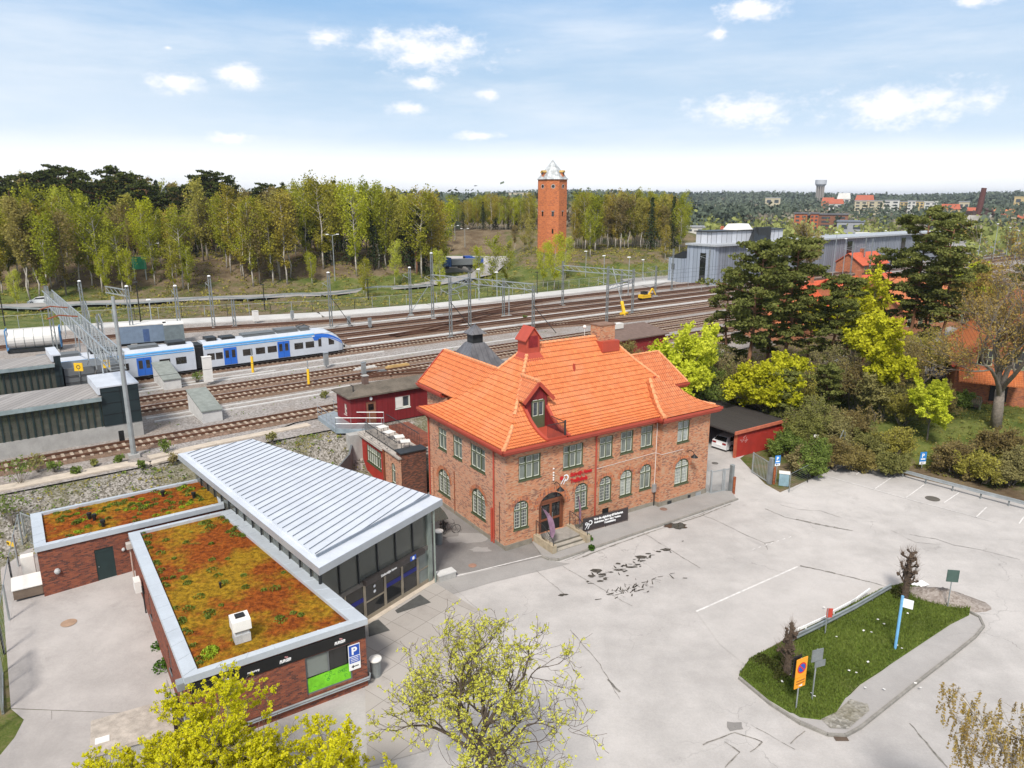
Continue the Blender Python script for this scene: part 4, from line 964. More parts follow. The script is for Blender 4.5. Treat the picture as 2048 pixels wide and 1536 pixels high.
for i,a in enumerate((2.45,5.45)):
    rl=empty('stair_railing',(*B(a,-1.5),.66),0,'black iron railing with %s'%('a fan of bars on the left side wall of the steps' if i==0 else 'slim bars on the right side wall of the steps'),'railing',)
    qq=tuple(rl.location); m=MB(); m.tube([(*B(a,-.15),1.75),(*B(a,-1.0),1.72),(*B(a,-1.7),1.35),(*B(a,-2.2),1.0),(*B(a,-2.25),.66)],.028,6); m.tube([(*B(a,-.15),.66),(*B(a,-.15),1.75)],.025,6)
    offs(m,qq).build('handrail',DKM,rl)
    m=MB()
    for k in range(10 if i==0 else 4): v=-.3-k*(.19 if i==0 else .45); m.tube([(*B(a,-.9-k*.05),.68),(*B(a,v),1.7-max(0,(-v-1.0))*.55)],.012,4)
    offs(m,qq).build('bars',DKM,rl)
# lamps on the wall
def wall_lamp(fr,u,z,label):
    p=fpt(fr,u,0,z); r=empty('wall_lamp',p,0,label,'wall lamp')
    m=MB(); m.tube([fpt(fr,u,0,z),fpt(fr,u,-.25,z+.25),fpt(fr,u,-.6,z+.2),fpt(fr,u,-.75,z)],.03,6); offs(m,p).build('arm',BLK,r)
    c=fpt(fr,u,-.75,z-.22); m=MB(); m.lathe([(.30,0),(.24,.06),(.10,.2),(.04,.26)],c,12); offs(m,p).build('lamp_shade',BLK,r)
    m=MB(); m.lathe([(.05,-.1),(.1,-.04),(.09,.02)],c,8); offs(m,p).build('bulb',LETW,r)
wall_lamp(FR_F,4.1,4.1,'black curved arm lamp above the entrance door'); wall_lamp(FR_B,2.9,4.15,'black curved arm lamp above the arched window of the corner bay')
# crest-like string of lights over the door
m=MB()
for z in (5.3,5.0,4.8,4.6,4.45): m.lathe([(.05,-.05),(.07,0),(.05,.05)],fpt(FR_F,4.0,-.05,z),7)
pz_=fpt(FR_F,4.0,0,4.9); o=offs(m,pz_).build('wall_ornament',CREAM); o.location=pz_; tag(o,'small pale ornament hanging in a line above the door lamp','ornament')
# red lettering
sg=empty('wall_sign',fpt(FR_F,5.5,0,4.3),0,'red raised lettering and round logo above the door','sign'); 
def wtext(s,size,mat,root,fr,u,d,z,bold=.01,shear=0,xs=1.0,name='lettering'):
    M=fmat(fr,u,d,z); M.translation=M.translation-Vector(root.location) if root else M.translation
    return text(s,size,mat,root,M,name,.02,bold,'LEFT',shear,xs)
wtext('Södertälje Hamns',.40,REDS,sg,FR_F,5.5,-.06,4.36,.012,.15,.70); wtext('Trafikskola',.46,REDS,sg,FR_F,5.5,-.06,3.86,.014,.15,.78)
m=MB(); c=fpt(FR_F,5.05,-.05,4.32)
def ring(mb,fr,u,z,r0,r1,d,a0=0,a1=2*math.pi,n=20,sx=1):
    for i in range(n):
        a,b=a0+(a1-a0)*i/n,a0+(a1-a0)*(i+1)/n
        mb.poly([mb.fp(fr,u+r*math.cos(t)*sx,d,z+r*math.sin(t)) for r,t in ((r0,a),(r1,a),(r1,b),(r0,b))])
ring(m,FR_F,5.1,4.38,.16,.26,-.06,-2.2,2.4); m.poly([m.fp(FR_F,u,-.065,z) for u,z in ((4.62,3.98),(4.7,3.98),(5.02,4.42),(4.94,4.44))]); m.poly([m.fp(FR_F,u,-.065,z) for u,z in ((4.85,3.92),(4.92,3.92),(5.12,4.3),(5.05,4.32))])
offs(m,tuple(sg.location)).build('logo',LETW,sg)
m=MB(); ring(m,FR_F,4.72,4.42,.0,.16,-.055); offs(m,tuple(sg.location)).build('logo_dot',REDS,sg)
# banner on its rail
bn=empty('banner',(*B(8.0,-1.0),.1),0,'dark banner with white lettering stretched on a rail before the wall','banner'); FRb=frm(6.1,-.95,math.cos(R(-3)),math.sin(R(-3)),math.sin(R(-3)),-math.cos(R(-3)))
qb=tuple(bn.location); m=MB(); m.fbox(FRb,0,4.15,0,.02,.28,1.22); offs(m,qb).build('cloth',BANN,bn)
m=MB()
for u in (.02,2.1,4.13): m.tube([m.fp(FRb,u,.05,.1),m.fp(FRb,u,.05,1.25)],.02,6)
m.tube([m.fp(FRb,0,.05,1.24),m.fp(FRb,4.15,.05,1.24)],.02,6); offs(m,qb).build('rail',DKM,bn)
wtext('Vi är din vägledning till körkortet',.24,LETW,bn,FRb,.95,-.02,.92,.006,0,.83); wtext('Handledarkurs  Risk 1  Risk 2  Teorikurs',.17,LETW,bn,FRb,.98,-.02,.68,.008,0,.87); wtext('Teoriutbildning',.17,LETW,bn,FRb,1.9,-.02,.47,.008,0,1.0)
m=MB(); ring(m,FRb,.62,.82,.12,.20,-.012,-2.2,2.4); m.poly([m.fp(FRb,u,-.014,z) for u,z in ((.12,.40),(.2,.38),(.55,.80),(.47,.84))]); m.poly([m.fp(FRb,u,-.014,z) for u,z in ((.38,.36),(.45,.36),(.62,.7),(.55,.72))]); ring(m,FRb,.27,.8,.05,.12,-.013); offs(m,qb).build('logo',LETW,bn)
# beach flags
def flag(u,v,z0,tip,label,wid=.5):
    r=empty('feather_flag',(*B(u,v),z0),0,label,'flag'); m=MB(); pts=[(0,0,0),(0,0,.9),(tip[0]*.35,tip[1]*.35,1.9),(tip[0],tip[1],2.7)]; m.tube(pts,.018,5); m.build('flag_pole',DKM,r)
    m=MB(); n=10; rnd=random.Random(3)
    def P(t): 
        k=t*(len(pts)-1); i=min(int(k),len(pts)-2); return Vector(pts[i]).lerp(Vector(pts[i+1]),k-i)
    prev=None
    for i in range(n+1):
        t=.18+.82*i/n; a=P(t); w=wid*math.sin(math.pi*min(1,max(.08,(i/n)*.95+.05)))**.6; b=a+Vector((w*.9,-.15+.05*math.sin(i),-.25*w)); 
        if prev: m.poly([prev[0],prev[1],b,a])
        prev=(a,b)
    m.build('cloth',PURP,r)
flag(2.5,-1.75,.66,(-.62,.15),'purple feather flag leaning left of the entrance steps'); flag(5.5,-1.2,.66,(-.12,.05),'thin purple feather flag seen edge on right of the steps',.16)
# dormer with balcony
dm=MB(); um=4.12; vF=2.2; rv=2.0; eav=9.85; apx=11.15
def dq(*p): dm.poly(Bq(*p))
dq((DU0,vF,7.7),(DU1,vF,7.7),(DU1,vF,eav+.1),(um,vF,apx-.12),(DU0,vF,eav+.1))
for u in (DU0,DU1):
    L_=[(u,V0+d,rz(d)+.03) for d in (0,.7,1.4,2.05,2.6)]; dq(*([(u,V0,7.5)]+L_+[(u,vF,rz(2.7)),(u,vF,7.5)])); dq((u,vF,8.3),(u,vF,eav+.15),(u,3.2,eav+.15),(u,3.2,8.3))
dorm=offs(dm,SO).build('dormer',BOARD,st)
m=MB()
for s,ve_ in ((-1,3.05),(1,3.0)):
    e=um+s*1.3; P_=[(*B(um,rv),apx),(*B(e,rv),eav),(*B(e,ve_),eav),(*B(um,4.35),apx)]
    m.hexa([(a,b,c-.04) for a,b,c in P_]+[(a,b,c+.08) for a,b,c in P_])
offs(m,SO).build('dormer_roof',TILE,dorm)
cap([(um,rv,apx+.12),(um,4.3,apx+.12)],.13,'dormer_ridge_tiles',CAPM)
m=MB()
for s in (-1,1): m.beam((*B(um,rv-.05),apx-.05),(*B(um+s*1.33,rv-.05),eav-.08),.08,.26)
for u in (DU0,DU1):   # flashings running down to the eave
    Q=[(u,V0-.02+d,rz(d)+.10) for d in (0,.7,1.4,2.05,2.6,3.0)]
    for a,b in zip(Q,Q[1:]): m.beam((*B(a[0],a[1]),a[2]),(*B(b[0],b[1]),b[2]),.22,.14)
offs(m,SO).build('verge_board',REDP,dorm)
m=MB(); m.hexa([(*B(DU0+.1,V0+.15),EZ-.1),(*B(DU1-.1,V0+.15),EZ-.1),(*B(DU1-.1,vF),EZ-.1),(*B(DU0+.1,vF),EZ-.1),(*B(DU0+.1,V0+.15),EZ+.12),(*B(DU1-.1,V0+.15),EZ+.12),(*B(DU1-.1,vF),EZ+.12),(*B(DU0+.1,vF),EZ+.12)]); offs(m,SO).build('balcony_floor',REDP,dorm)
FD=frm(um-.56,vF-.17,1,0,0,-1); window(dorm,FD,0,1.14,8.6,9.78,False,2,.999,GLD,SO,name='balcony_door',sill=False)
offs(MB().fbox(FD,0,1.14,.05,.14,7.75,8.6),SO).build('door_panel',GREENF,dorm)
m=MB(); hh=EZ+.12
for i in range(16): u=DU0+.12+(DU1-DU0-.35)*i/15; m.tube([(*B(u,V0+.2),hh),(*B(u,V0+.2),hh+.95)],.011,4)
for i in range(8): v=V0+.2+1.2*i/7; m.tube([(*B(DU1-.23,v),hh),(*B(DU1-.23,v),hh+.95)],.011,4)
for a,b in (((DU0+.12,V0+.2),(DU1-.23,V0+.2)),((DU1-.23,V0+.2),(DU1-.23,1.4))): m.beam((*B(*a),hh+.97),(*B(*b),hh+.97),.05,.04)
m.beam((*B(DU1-.23,V0+.2),hh),(*B(DU1-.23,V0+.2),hh+1.1),.12,.12)
offs(m,SO).build('balcony_railing',DKM,dorm)
# ridge vent (left) and chimney (right)
vt=MB(); cu,cv=5.85,5.85
def fr_box(mb,u,v,w,d,z0,z1): bx_(mb,u-w/2,u+w/2,v-d/2,v+d/2,z0,z1)
m=MB(); m.faces([(*B(cu-.95,cv-.95),11.9),(*B(cu+.95,cv-.95),11.9),(*B(cu+.95,cv+.95),11.9),(*B(cu-.95,cv+.95),11.9),(*B(cu-.6,cv-.6),12.55),(*B(cu+.6,cv-.6),12.55),(*B(cu+.6,cv+.6),12.55),(*B(cu-.6,cv+.6),12.55)],[(0,1,5,4),(1,2,6,5),(2,3,7,6),(3,0,4,7),(4,5,6,7)])
fr_box(m,cu,cv,1.2,1.2,12.5,13.65); m.poly(Bq((cu-.6,cv-.6,13.65),(cu+.6,cv-.6,13.65),(cu,cv-.6,14.40))); m.poly(Bq((cu-.6,cv+.6,13.65),(cu+.6,cv+.6,13.65),(cu,cv+.6,14.40)))
ve=offs(m,SO).build('ridge_vent',REDP,st)
m=MB()
for s in (-1,1): m.hexa([(*B(cu,cv-.72),14.45),(*B(cu+s*.78,cv-.72),13.45),(*B(cu+s*.78,cv+.72),13.45),(*B(cu,cv+.72),14.45),(*B(cu,cv-.72),14.53),(*B(cu+s*.78,cv-.72),13.53),(*B(cu+s*.78,cv+.72),13.53),(*B(cu,cv+.72),14.53)])
offs(m,SO).build('vent_roof',REDP,ve)
m=MB(); FV=frm(cu-.45,cv-.6,1,0,0,-1)
for i in range(9): m.fbox(FV,0.05,.85,-.03,.02,13.00+i*.09,13.05+i*.09)
m.fbox(FV,.02,.88,-.012,.0,12.95,13.85); offs(m,SO).build('louvre',REDD,ve)
m=MB(); fr_box(m,13.15,5.85,1.55,1.2,11.7,13.95); ch=offs(m,SO).build('chimney',BR,st)
m=MB(); fr_box(m,13.15,5.85,1.65,1.3,13.95,14.05); offs(m,SO).build('chimney_cap',MT('chimney cap',(.22,.13,.09),.9),ch)
m=MB(); fr_box(m,13.15,5.5,1.75,1.5,11.9,12.75); offs(m,SO).build('chimney_flashing',REDP,ch)
for u,v in ((8.9,4.1),(15.9,2.5)):
    m=MB(); zz=rz(v-V0); fr_box(m,u,v,.14,.14,zz-.1,zz+.55); offs(m,SO).build('roof_vent',REDP,st)
m=MB(); m.tube([(*B(11.3,5.9),12.8),(*B(11.3,5.9),13.8)],.02,5); m.lathe([(.06,0),(.14,.08),(.14,.18),(.06,.26)],(*B(11.3,5.9),13.8),8); offs(m,SO).build('roof_globe_lamp',CREAM,st)
# ---------------- annex with terrace ----------------
an=empty('terrace_annex',(*B(-1,14),0),0,'low red and brick annex with a roof terrace left of the station','building'); q=tuple(an.location)
FA=frm(-2.25,12.1,0,1,-1,0)
m=MB(); wall(m,FA,0,3.3,0,3.5,[(1.2,2.0,.9,2.7,True)]); offs(m,q).build('brick_wall',BRL,an)
m=MB(); bx_(m,-2.2,-.05,12.05,13.1,0,3.95); m.faces([],[]); offs(m,q).build('brick_pier',BRP,an)
m=MB(); bx_(m,-2.35,.1,11.95,13.2,3.95,4.05); offs(m,q).build('pier_cap',DKM,an)
m=MB(); wall(m,FA,3.3,8.3,0,3.5,[(4.1,7.3,1.2,2.8,False)]); offs(m,q).build('red_wall',REDW,an)
window(an,FA,1.2,2.0,.9,2.7,True,1,.6,GLB,q); window(an,FA,4.1,7.3,1.2,2.8,False,7,.62,GLW,q,frm_=GREENF)
m=MB(); bx_(m,-2.45,2.2,12.1,20.6,3.5,3.62); bx_(m,-2.55,-2.2,15.4,20.6,3.3,3.5); offs(m,q).build('terrace_deck',MT('terrace deck',(.40,.36,.32),.9,dirt=.4),an)
m=MB(); bx_(m,-2.2,2.2,20.3,20.5,0,3.5); bx_(m,-3.4,-2.2,20.4,21.3,0,3.4); offs(m,q).build('concrete_wall',CONC,an)
m=MB(); bx_(m,.2,2.15,13.5,20,3.62,3.9); offs(m,q).build('low_brick_wall',BRD,an)
m=MB(); pipe(an,[fpt(FA,3.3,-.1,3.5),fpt(FA,3.3,-.1,.1)],.09,BRNW,o=q)
rl=empty('terrace_railing',(*B(-2.0,16),3.62),0,'black iron railing with curved pattern along the terrace edge','railing'); q2=tuple(rl.location)
m=MB()
for v0,v1 in ((13.3,20.2),):
    for z in (3.72,4.55): m.beam((*B(-2.0,v0),z),(*B(-2.0,v1),z),.04,.04)
    k=v0
    while k<v1: m.tube([(*B(-2.0,k),3.62),(*B(-2.0,k),4.55)],.013,4); k+=.16
for k in range(4): ring(m,FA,2.2+k*1.6,4.12,.28,.33,-.27+.0)
offs(m,q2).build('bars',DKM,rl)
rl=empty('terrace_railing',(*B(-.3,17),3.9),0,'dark mesh railing behind the terrace furniture','railing'); q2=tuple(rl.location); m=MB(); m.beam((*B(.1,13.5),4.9),(*B(.1,20.2),4.9),.05,.05)
k=13.5
while k<20.2: m.tube([(*B(.1,k),3.9),(*B(.1,k),4.9)],.015,4); k+=.3
offs(m,q2).build('bars',DKM,rl)
def ttable(u,v,label,sz=.8):
    r=empty('terrace_table',(*B(u,v),3.62),R(33+random.uniform(-20,20)),label,'table','small tables on the roof terrace'); MB().box(-sz/2,sz/2,-sz/2,sz/2,.70,.74).build('table_top',CREAM,r)
    for x in (-1,1):
        for y in (-1,1): MB().beam((x*sz*.42,y*sz*.42,0),(x*sz*.42,y*sz*.42,.7),.03).build('leg',DKM,r)
for (u,v,l) in ((-1.0,18.6,'white square table on the terrace nearest the steel bridge'),(-1.1,16.9,'white square table in the middle of the terrace'),(-.9,15.3,'white square table on the terrace next to the round flower stand'),(-1.0,13.9,'white square table on the terrace next to the brick pier')): ttable(u,v,l)
# ---------------- red hut beside the track ----------------
hz0=3.15
ht=empty('red_hut',(*X(27.4,60.8),hz0),R(37.1-1.5),'dark red board hut with flat felt roof beside the near track','hut')
HL=12.5; HD=3.3; HH=3.05
def lfr(ox,oy,ux,uy,nx,ny): return (ox,oy,ux,uy,nx,ny)
m=MB(); wall(m,lfr(0,0,1,0,0,-1),0,HL,0,HH,[(1.5,2.5,.15,2.3,False),(4.5,6.1,1.15,2.3,False)]); wall(m,lfr(0,0,0,1,-1,0),0,HD,0,HH,[(1.0,1.6,1.1,2.1,False)]); m.poly([(HL,0,0),(HL,HD,0),(HL,HD,HH),(HL,0,HH)]); m.poly([(0,HD,0),(HL,HD,0),(HL,HD,HH),(0,HD,HH)])
m.build('wall',BOARD,ht)
F0=lfr(0,0,1,0,0,-1); F1=lfr(0,0,0,1,-1,0)
window(ht,F0,4.5,6.1,1.15,2.3,False,2,.999,GLD,(0,0,0),frm_=WHITEP,name='window'); MB().fbox(F0,4.55,5.28,.02,.04,1.2,2.25).build('shutter_panel',CREAM,ht)
window(ht,F1,1.0,1.6,1.1,2.1,False,1,.5,GLD,frm_=MT('pinkish frame',(.5,.35,.33)))
d=MB().fbox(F0,1.5,2.5,.05,.12,.15,2.3).build('door',MT('brown door',(.23,.10,.06),.6),ht); MB().fbox(F0,1.72,2.28,.03,.05,1.45,2.05).build('pane',GLK,d)
m=MB(); e=.35; m.faces([(-e,-e,HH),(HL+e,-e,HH),(HL+e,HD+e,HH),(-e,HD+e,HH),(2.2,HD/2,HH+.65),(HL+e,HD/2,HH+.65),(-e,-e,HH-.14),(HL+e,-e,HH-.14),(HL+e,HD+e,HH-.14),(-e,HD+e,HH-.14)],[(0,1,5,4),(2,3,4,5),(3,0,4),(1,2,5),(6,7,1,0),(7,8,2,1),(8,9,3,2),(9,6,0,3),(9,8,7,6)])
rf_=m.build('roof',FELT,ht)
m=MB(); m.box(2.0,2.5,HD/2-.25,HD/2+.25,HH+.5,HH+1.35); c=m.build('chimney',MT('sooty brick',(.13,.085,.07),.9),ht); MB().box(1.95,2.55,HD/2-.3,HD/2+.3,HH+1.35,HH+1.42).build('chimney_cap',CONC,c)
MB().tube([(.6,.7,HH+.2),(.6,.7,HH+.8),(.4,.7,HH+.9)],.05,6).build('flue',DKM,ht)
ac=empty('air_conditioner',(*X(37.2,62.4),hz0+HH+.5),R(37.1-90),'white outdoor air conditioner on the hut roof by the station gable','air conditioner'); MB().box(-.5,.5,-.18,.18,0,.75).build('casing',CREAM,ac); m=MB(); m.lathe([(.27,0),(.27,.02)],(0,0,0),16); o=m.build('fan_grille',DKM,ac); o.rotation_euler=(R(90),0,0); o.location=(-.12,-.18,.38)
MB().box(-.5,.5,-.2,.2,-.55,-.02).build('bracket',GALV,ac)
lp=empty('globe_lamp',fpt(frm(0,0,1,0,0,-1),0,0,0),0,'white globe lamp beside the hut door','lamp'); a=X(29.4,60.7); lp.location=(*a,hz0+2.5); MB().lathe([(.03,-.1),(.13,0),(.15,.12),(.1,.24),(.03,.28)]).build('globe',LETW,lp)
# steel bridge from the track bed to the terrace
br=empty('steel_bridge',(*G(700,850,3.6),3.6),0,'grey steel footbridge with tube railings leading to the roof terrace','footbridge'); q=tuple(br.location)
pa=[Vector((*G(636,832,3.6),3.6)),Vector((*G(672,858,3.6),3.6)),Vector((*G(764,858,3.6),3.6))]
pb=[Vector((*G(668,822,3.6),3.6)),Vector((*G(712,846,3.6),3.6)),Vector((*G(768,846,3.6),3.6))]
m=MB()
for i in range(2): m.hexa([pa[i]-Vector((0,0,.1)),pa[i+1]-Vector((0,0,.1)),pb[i+1]-Vector((0,0,.1)),pb[i]-Vector((0,0,.1)),pa[i],pa[i+1],pb[i+1],pb[i]])
offs(m,q).build('deck',GALV,br)
m=MB(); 
for i in range(2): m.beam(pa[i]-Vector((0,0,.2)),pa[i+1]-Vector((0,0,.2)),.06,.42); m.beam(pb[i]-Vector((0,0,.2)),pb[i+1]-Vector((0,0,.2)),.06,.42)
offs(m,q).build('side_beam',MT('grey blue steel',(.30,.36,.40),.5,.3),br)
m=MB()
for L_ in (pa,pb):
    for i in range(2):
        for h in (.5,1.05): m.tube([L_[i]+Vector((0,0,h)),L_[i+1]+Vector((0,0,h))],.028,6)
        n_=max(2,int((L_[i+1]-L_[i]).length/1.2))
        for k in range(n_+1): p_=L_[i].lerp(L_[i+1],k/n_); m.tube([p_-Vector((0,0,.1)),p_+Vector((0,0,1.05))],.024,6)
offs(m,q).build('railing',GALV,br)
# curved concrete wall and little paved court behind the hall
cw=MB(); P=[G(648,1000,0.3),G(690,975,.3),G(705,955,.4),G(712,930,.6)]
pts=[(G(600,985,1.4)),(G(640,968,1.4)),(G(675,950,1.4)),(G(697,930,1.4)),(G(703,912,1.4))]
for i,(a,b) in enumerate(zip(pts,pts[1:])): cw.hexa([(a[0],a[1],-.2),(b[0],b[1],-.2),(b[0]+.15,b[1]+.2,-.2),(a[0]+.15,a[1]+.2,-.2),(a[0],a[1],1.6+.25*i),(b[0],b[1],1.85+.25*i),(b[0]+.15,b[1]+.2,1.85+.25*i),(a[0]+.15,a[1]+.2,1.6+.25*i)])
o=cw.build('curved_wall',GREYM); tag(o,'curved grey panel wall below the steel bridge','wall')
cw=MB(); pts=[G(560,860,3.1),G(590,848,3.1),G(640,838,3.1)]
for a,b in zip(pts,pts[1:]): cw.beam((a[0],a[1],2.2),(b[0],b[1],2.2),.3,2.0)
o=cw.build('retaining_wall',CONC); tag(o,'low concrete retaining wall under the near track edge','wall')
sheet('paved_court',[B(-8.2,9.6),B(-2.3,9.6),B(-2.3,20.2),B(-5.5,20.2),B(-8.2,17)],.045,MT('reddish paving',(.22,.185,.17),.9,var=.25,scale=1.5,space='World'))
# building with the dark pyramid roof beside the track, behind the station
py=empty('track_pavilion',(*B(13.0,26.2),3.1),R(33.2),'square pavilion with dark sheet metal pyramid roof and lantern behind the station','building')
s=3.5; m=MB(); m.box(-s+.4,s-.4,-s+.4,s-.4,0,3.5); m.build('wall',REDD,py)
m=MB(); ze,zl=3.45,6.1; l=.75
m.faces([(-s,-s,ze),(s,-s,ze),(s,s,ze),(-s,s,ze),(-s*.55,-s*.55,ze+.95),(s*.55,-s*.55,ze+.95),(s*.55,s*.55,ze+.95),(-s*.55,s*.55,ze+.95),(-l,-l,zl),(l,-l,zl),(l,l,zl),(-l,l,zl)],[(0,1,5,4),(1,2,6,5),(2,3,7,6),(3,0,4,7),(4,5,9,8),(5,6,10,9),(6,7,11,10),(7,4,8,11),(8,9,10,11),(3,2,1,0)])
def seamroof(name,c):
    n=NT(name); s_=n.sep(n.co('UV')); f=n.math('FRACT',n.math('DIVIDE',s_[0],.62)); g=n.math('LESS_THAN',f,.08); nz=n.noise(.8,5); c0=n.mix(n.ramp(nz,.35,.65),mul(c,.75),mul(c,1.25)); n.bump(g,.8,.03); return n.out(n.mix(n.math('MULTIPLY',g,.6),c0,mul(c,.35)),.4,.4)
SEAMD=seamroof('dark seam roof',(.16,.155,.16))
m.build('roof',SEAMD,py)
m=MB(); m.box(-l*.8,l*.8,-l*.8,l*.8,zl,zl+1.0); ln=m.build('lantern',DKM,py)
m=MB(); k=l*1.25; m.faces([(-k,-k,zl+.95),(k,-k,zl+.95),(k,k,zl+.95),(-k,k,zl+.95),(-k*.45,-k*.45,zl+1.45),(k*.45,-k*.45,zl+1.45),(k*.45,k*.45,zl+1.45),(-k*.45,k*.45,zl+1.45),(0,0,zl+1.95)],[(0,1,5,4),(1,2,6,5),(2,3,7,6),(3,0,4,7),(4,5,8),(5,6,8),(6,7,8),(7,4,8),(3,2,1,0)]); m.build('lantern_roof',SEAMD,ln)
# shed behind, right
sh=empty('track_shed',(*G(1262,705,3.3),3.1),R(37),'dark red shed with brown roof behind the station chimney','shed')
m=MB(); m.box(-4.5,4.5,-2,2,0,2.8); m.build('wall',REDD,sh); m=MB(); m.hexa([(-4.9,-2.4,2.6),(4.9,-2.4,2.6),(4.9,2.4,3.5),(-4.9,2.4,3.5),(-4.9,-2.4,2.75),(4.9,-2.4,2.75),(4.9,2.4,3.65),(-4.9,2.4,3.65)]); m.build('roof',MT('brown felt',(.16,.11,.09),.9,dirt=.3),sh)
m=MB(); m.box(-3.2,-.6,1.0,1.9,3.5,4.2); m.build('roof_unit',CREAM,sh)
# ---------------- low moss roof buildings ----------------
def line_int(p,d,q,e):
    den=d[0]*e[1]-d[1]*e[0]; t=((q[0]-p[0])*e[1]-(q[1]-p[1])*e[0])/den; return (p[0]+d[0]*t,p[1]+d[1]*t)
def inset(poly,ws):
    n=len(poly); L=[]
    for i in range(n):
        a,b=poly[i],poly[(i+1)%n]; d=(b[0]-a[0],b[1]-a[1]); l=math.hypot(*d); d=(d[0]/l,d[1]/l); nn=(-d[1],d[0]); L.append(((a[0]+nn[0]*ws[i],a[1]+nn[1]*ws[i]),d))
    return [line_int(*L[i-1],*L[i]) for i in range(n)]
RZL=3.85
def edge_frame(a,b):  # facade frame along a->b with the outside on the right hand
    l=math.hypot(b[0]-a[0],b[1]-a[1]); d=((b[0]-a[0])/l,(b[1]-a[1])/l); return (a[0],a[1],d[0],d[1],d[1],-d[0]),l
def mossroof(name,poly,ws,label,holes,seed,tufts,z0=0,wallmat=BRD):
    c=(sum(p[0] for p in poly)/len(poly),sum(p[1] for p in poly)/len(poly)); r=empty(name,(*c,z0),0,label,'building'); q=(c[0],c[1],z0)
    wp=inset(poly,[.10]*len(poly))
    for i in range(len(wp)):
        a,b=wp[i],wp[(i+1)%len(wp)]; fr,l=edge_frame(a,b); m=MB(); wall(m,fr,0,l,z0-.3,RZL-.3,holes.get(i,[])); offs(m,q).build('wall',wallmat,r)
    ip=inset(poly,ws); n=len(poly); m=MB()
    for i in range(n):
        a,b,c2,d=poly[i],poly[(i+1)%n],ip[(i+1)%n],ip[i]
        m.poly([(*a,RZL),(*b,RZL),(*c2,RZL+.02),(*d,RZL+.02)]); m.poly([(*a,RZL-.32),(*b,RZL-.32),(*b,RZL),(*a,RZL)]); m.poly([(*d,RZL-.25),(*c2,RZL-.25),(*c2,RZL+.02),(*d,RZL+.02)]); m.poly([(*wp[i],RZL-.32),(*wp[(i+1)%n],RZL-.32),(*b,RZL-.32),(*a,RZL-.32)])
        l=math.hypot(b[0]-a[0],b[1]-a[1]); k=1
        while k*1.3<l: 
            t=k*1.3/l; p0=Vector(a).lerp(Vector(b),t); p1=Vector(d).lerp(Vector(c2),t); m.beam((p0.x,p0.y,RZL+.012),(p1.x,p1.y,RZL+.03),.03,.02); k+=1
    pr=offs(m,q).build('roof_edge',ZINCE,r)
    # moss bed: bumpy mesh
    rnd=random.Random(seed); m=MB(); 
    fr,l=edge_frame(ip[0],ip[1]); NX,NY=60,70
    def bil(s,t):
        a=Vector(ip[0]).lerp(Vector(ip[1]),s); b=Vector(ip[3]).lerp(Vector(ip[2]),s); return a.lerp(b,t)
    V=[];F=[]
    for j in range(NY+1):
        for i in range(NX+1):
            p=bil(i/NX,j/NY); e=min(i,j,NX-i,NY-j); V.append((p.x,p.y,RZL-.13+(rnd.uniform(-.02,.045) if e else -.03)))
    F=[(j*(NX+1)+i,j*(NX+1)+i+1,(j+1)*(NX+1)+i+1,(j+1)*(NX+1)+i) for j in range(NY) for i in range(NX)]
    m.faces(V,F); bed=offs(m,q).build('moss_bed',SEDUM,r,smooth=True); bed['kind']='stuff'
    def tuft_mesh(pts,mat,nm):
        m=MB()
        for (s,t,rad,dn) in pts:
            p=bil(s,t)
            for k in range(int(dn)):
                a=rnd.uniform(0,6.28); rr=rad*math.sqrt(rnd.random()); h=.03+.16*rad/.35*(1-(rr/rad)**2)*rnd.uniform(.6,1.1); x,y=p.x+rr*math.cos(a),p.y+rr*math.sin(a); w=.05; b=rnd.uniform(0,3.14)
                z=RZL-.13+h; m.faces([(x-w*math.cos(b),y-w*math.sin(b),z-.04),(x+w*math.cos(b),y+w*math.sin(b),z-.02),(x+w*.7*math.sin(b),y-w*.7*math.cos(b),z+.05)],[(0,1,2)])
        o=offs(m,q).build(nm,mat,r); o['kind']='stuff'
    tuft_mesh(tufts[0],L_SEDG,'grey_green_tufts'); 
    if tufts[1]: tuft_mesh(tufts[1],L_SEDY,'bright_moss')
    return r,wp,q,bil
P1=[(-14.16,27.6),(-7.12,32.25),(-17.2,44.45),(-23.82,41.85)]
P1=[P1[0],P1[1],G(462,1018,RZL),G(256,1066,RZL)]
rn=random.Random(11)
tg=[(rn.uniform(.03,.97),rn.uniform(.03,.97),rn.uniform(.12,.34),60) for _ in range(34)]+[(rn.uniform(.7,1),rn.uniform(.72,.97),rn.uniform(.2,.4),90) for _ in range(8)]+[(.02+rn.random()*.03,rn.random(),.2,40) for _ in range(22)]
ty=[(.115,.075,.42,260),(.09,.05,.25,90)]
L1=math.hypot(P1[1][0]-P1[0][0],P1[1][1]-P1[0][1])
low1,wp1,q1,bil1=mossroof('kiosk_building',P1,[.30,.95,.3,.62],'low dark brick building with large red and gold moss roof in front','',11,(tg,ty)) if False else mossroof('kiosk_building',P1,[.34,.75,.34,.62],'low brick building with the larger reddish gold moss roof',{0:[(5.15,7.45,.7,2.75,False)],3:[(5.6,6.3,1.1,2.6,False),(11.5,12.2,1.1,2.6,False)]},11,(tg,ty))
FR1,l1=edge_frame(wp1[0],wp1[1])
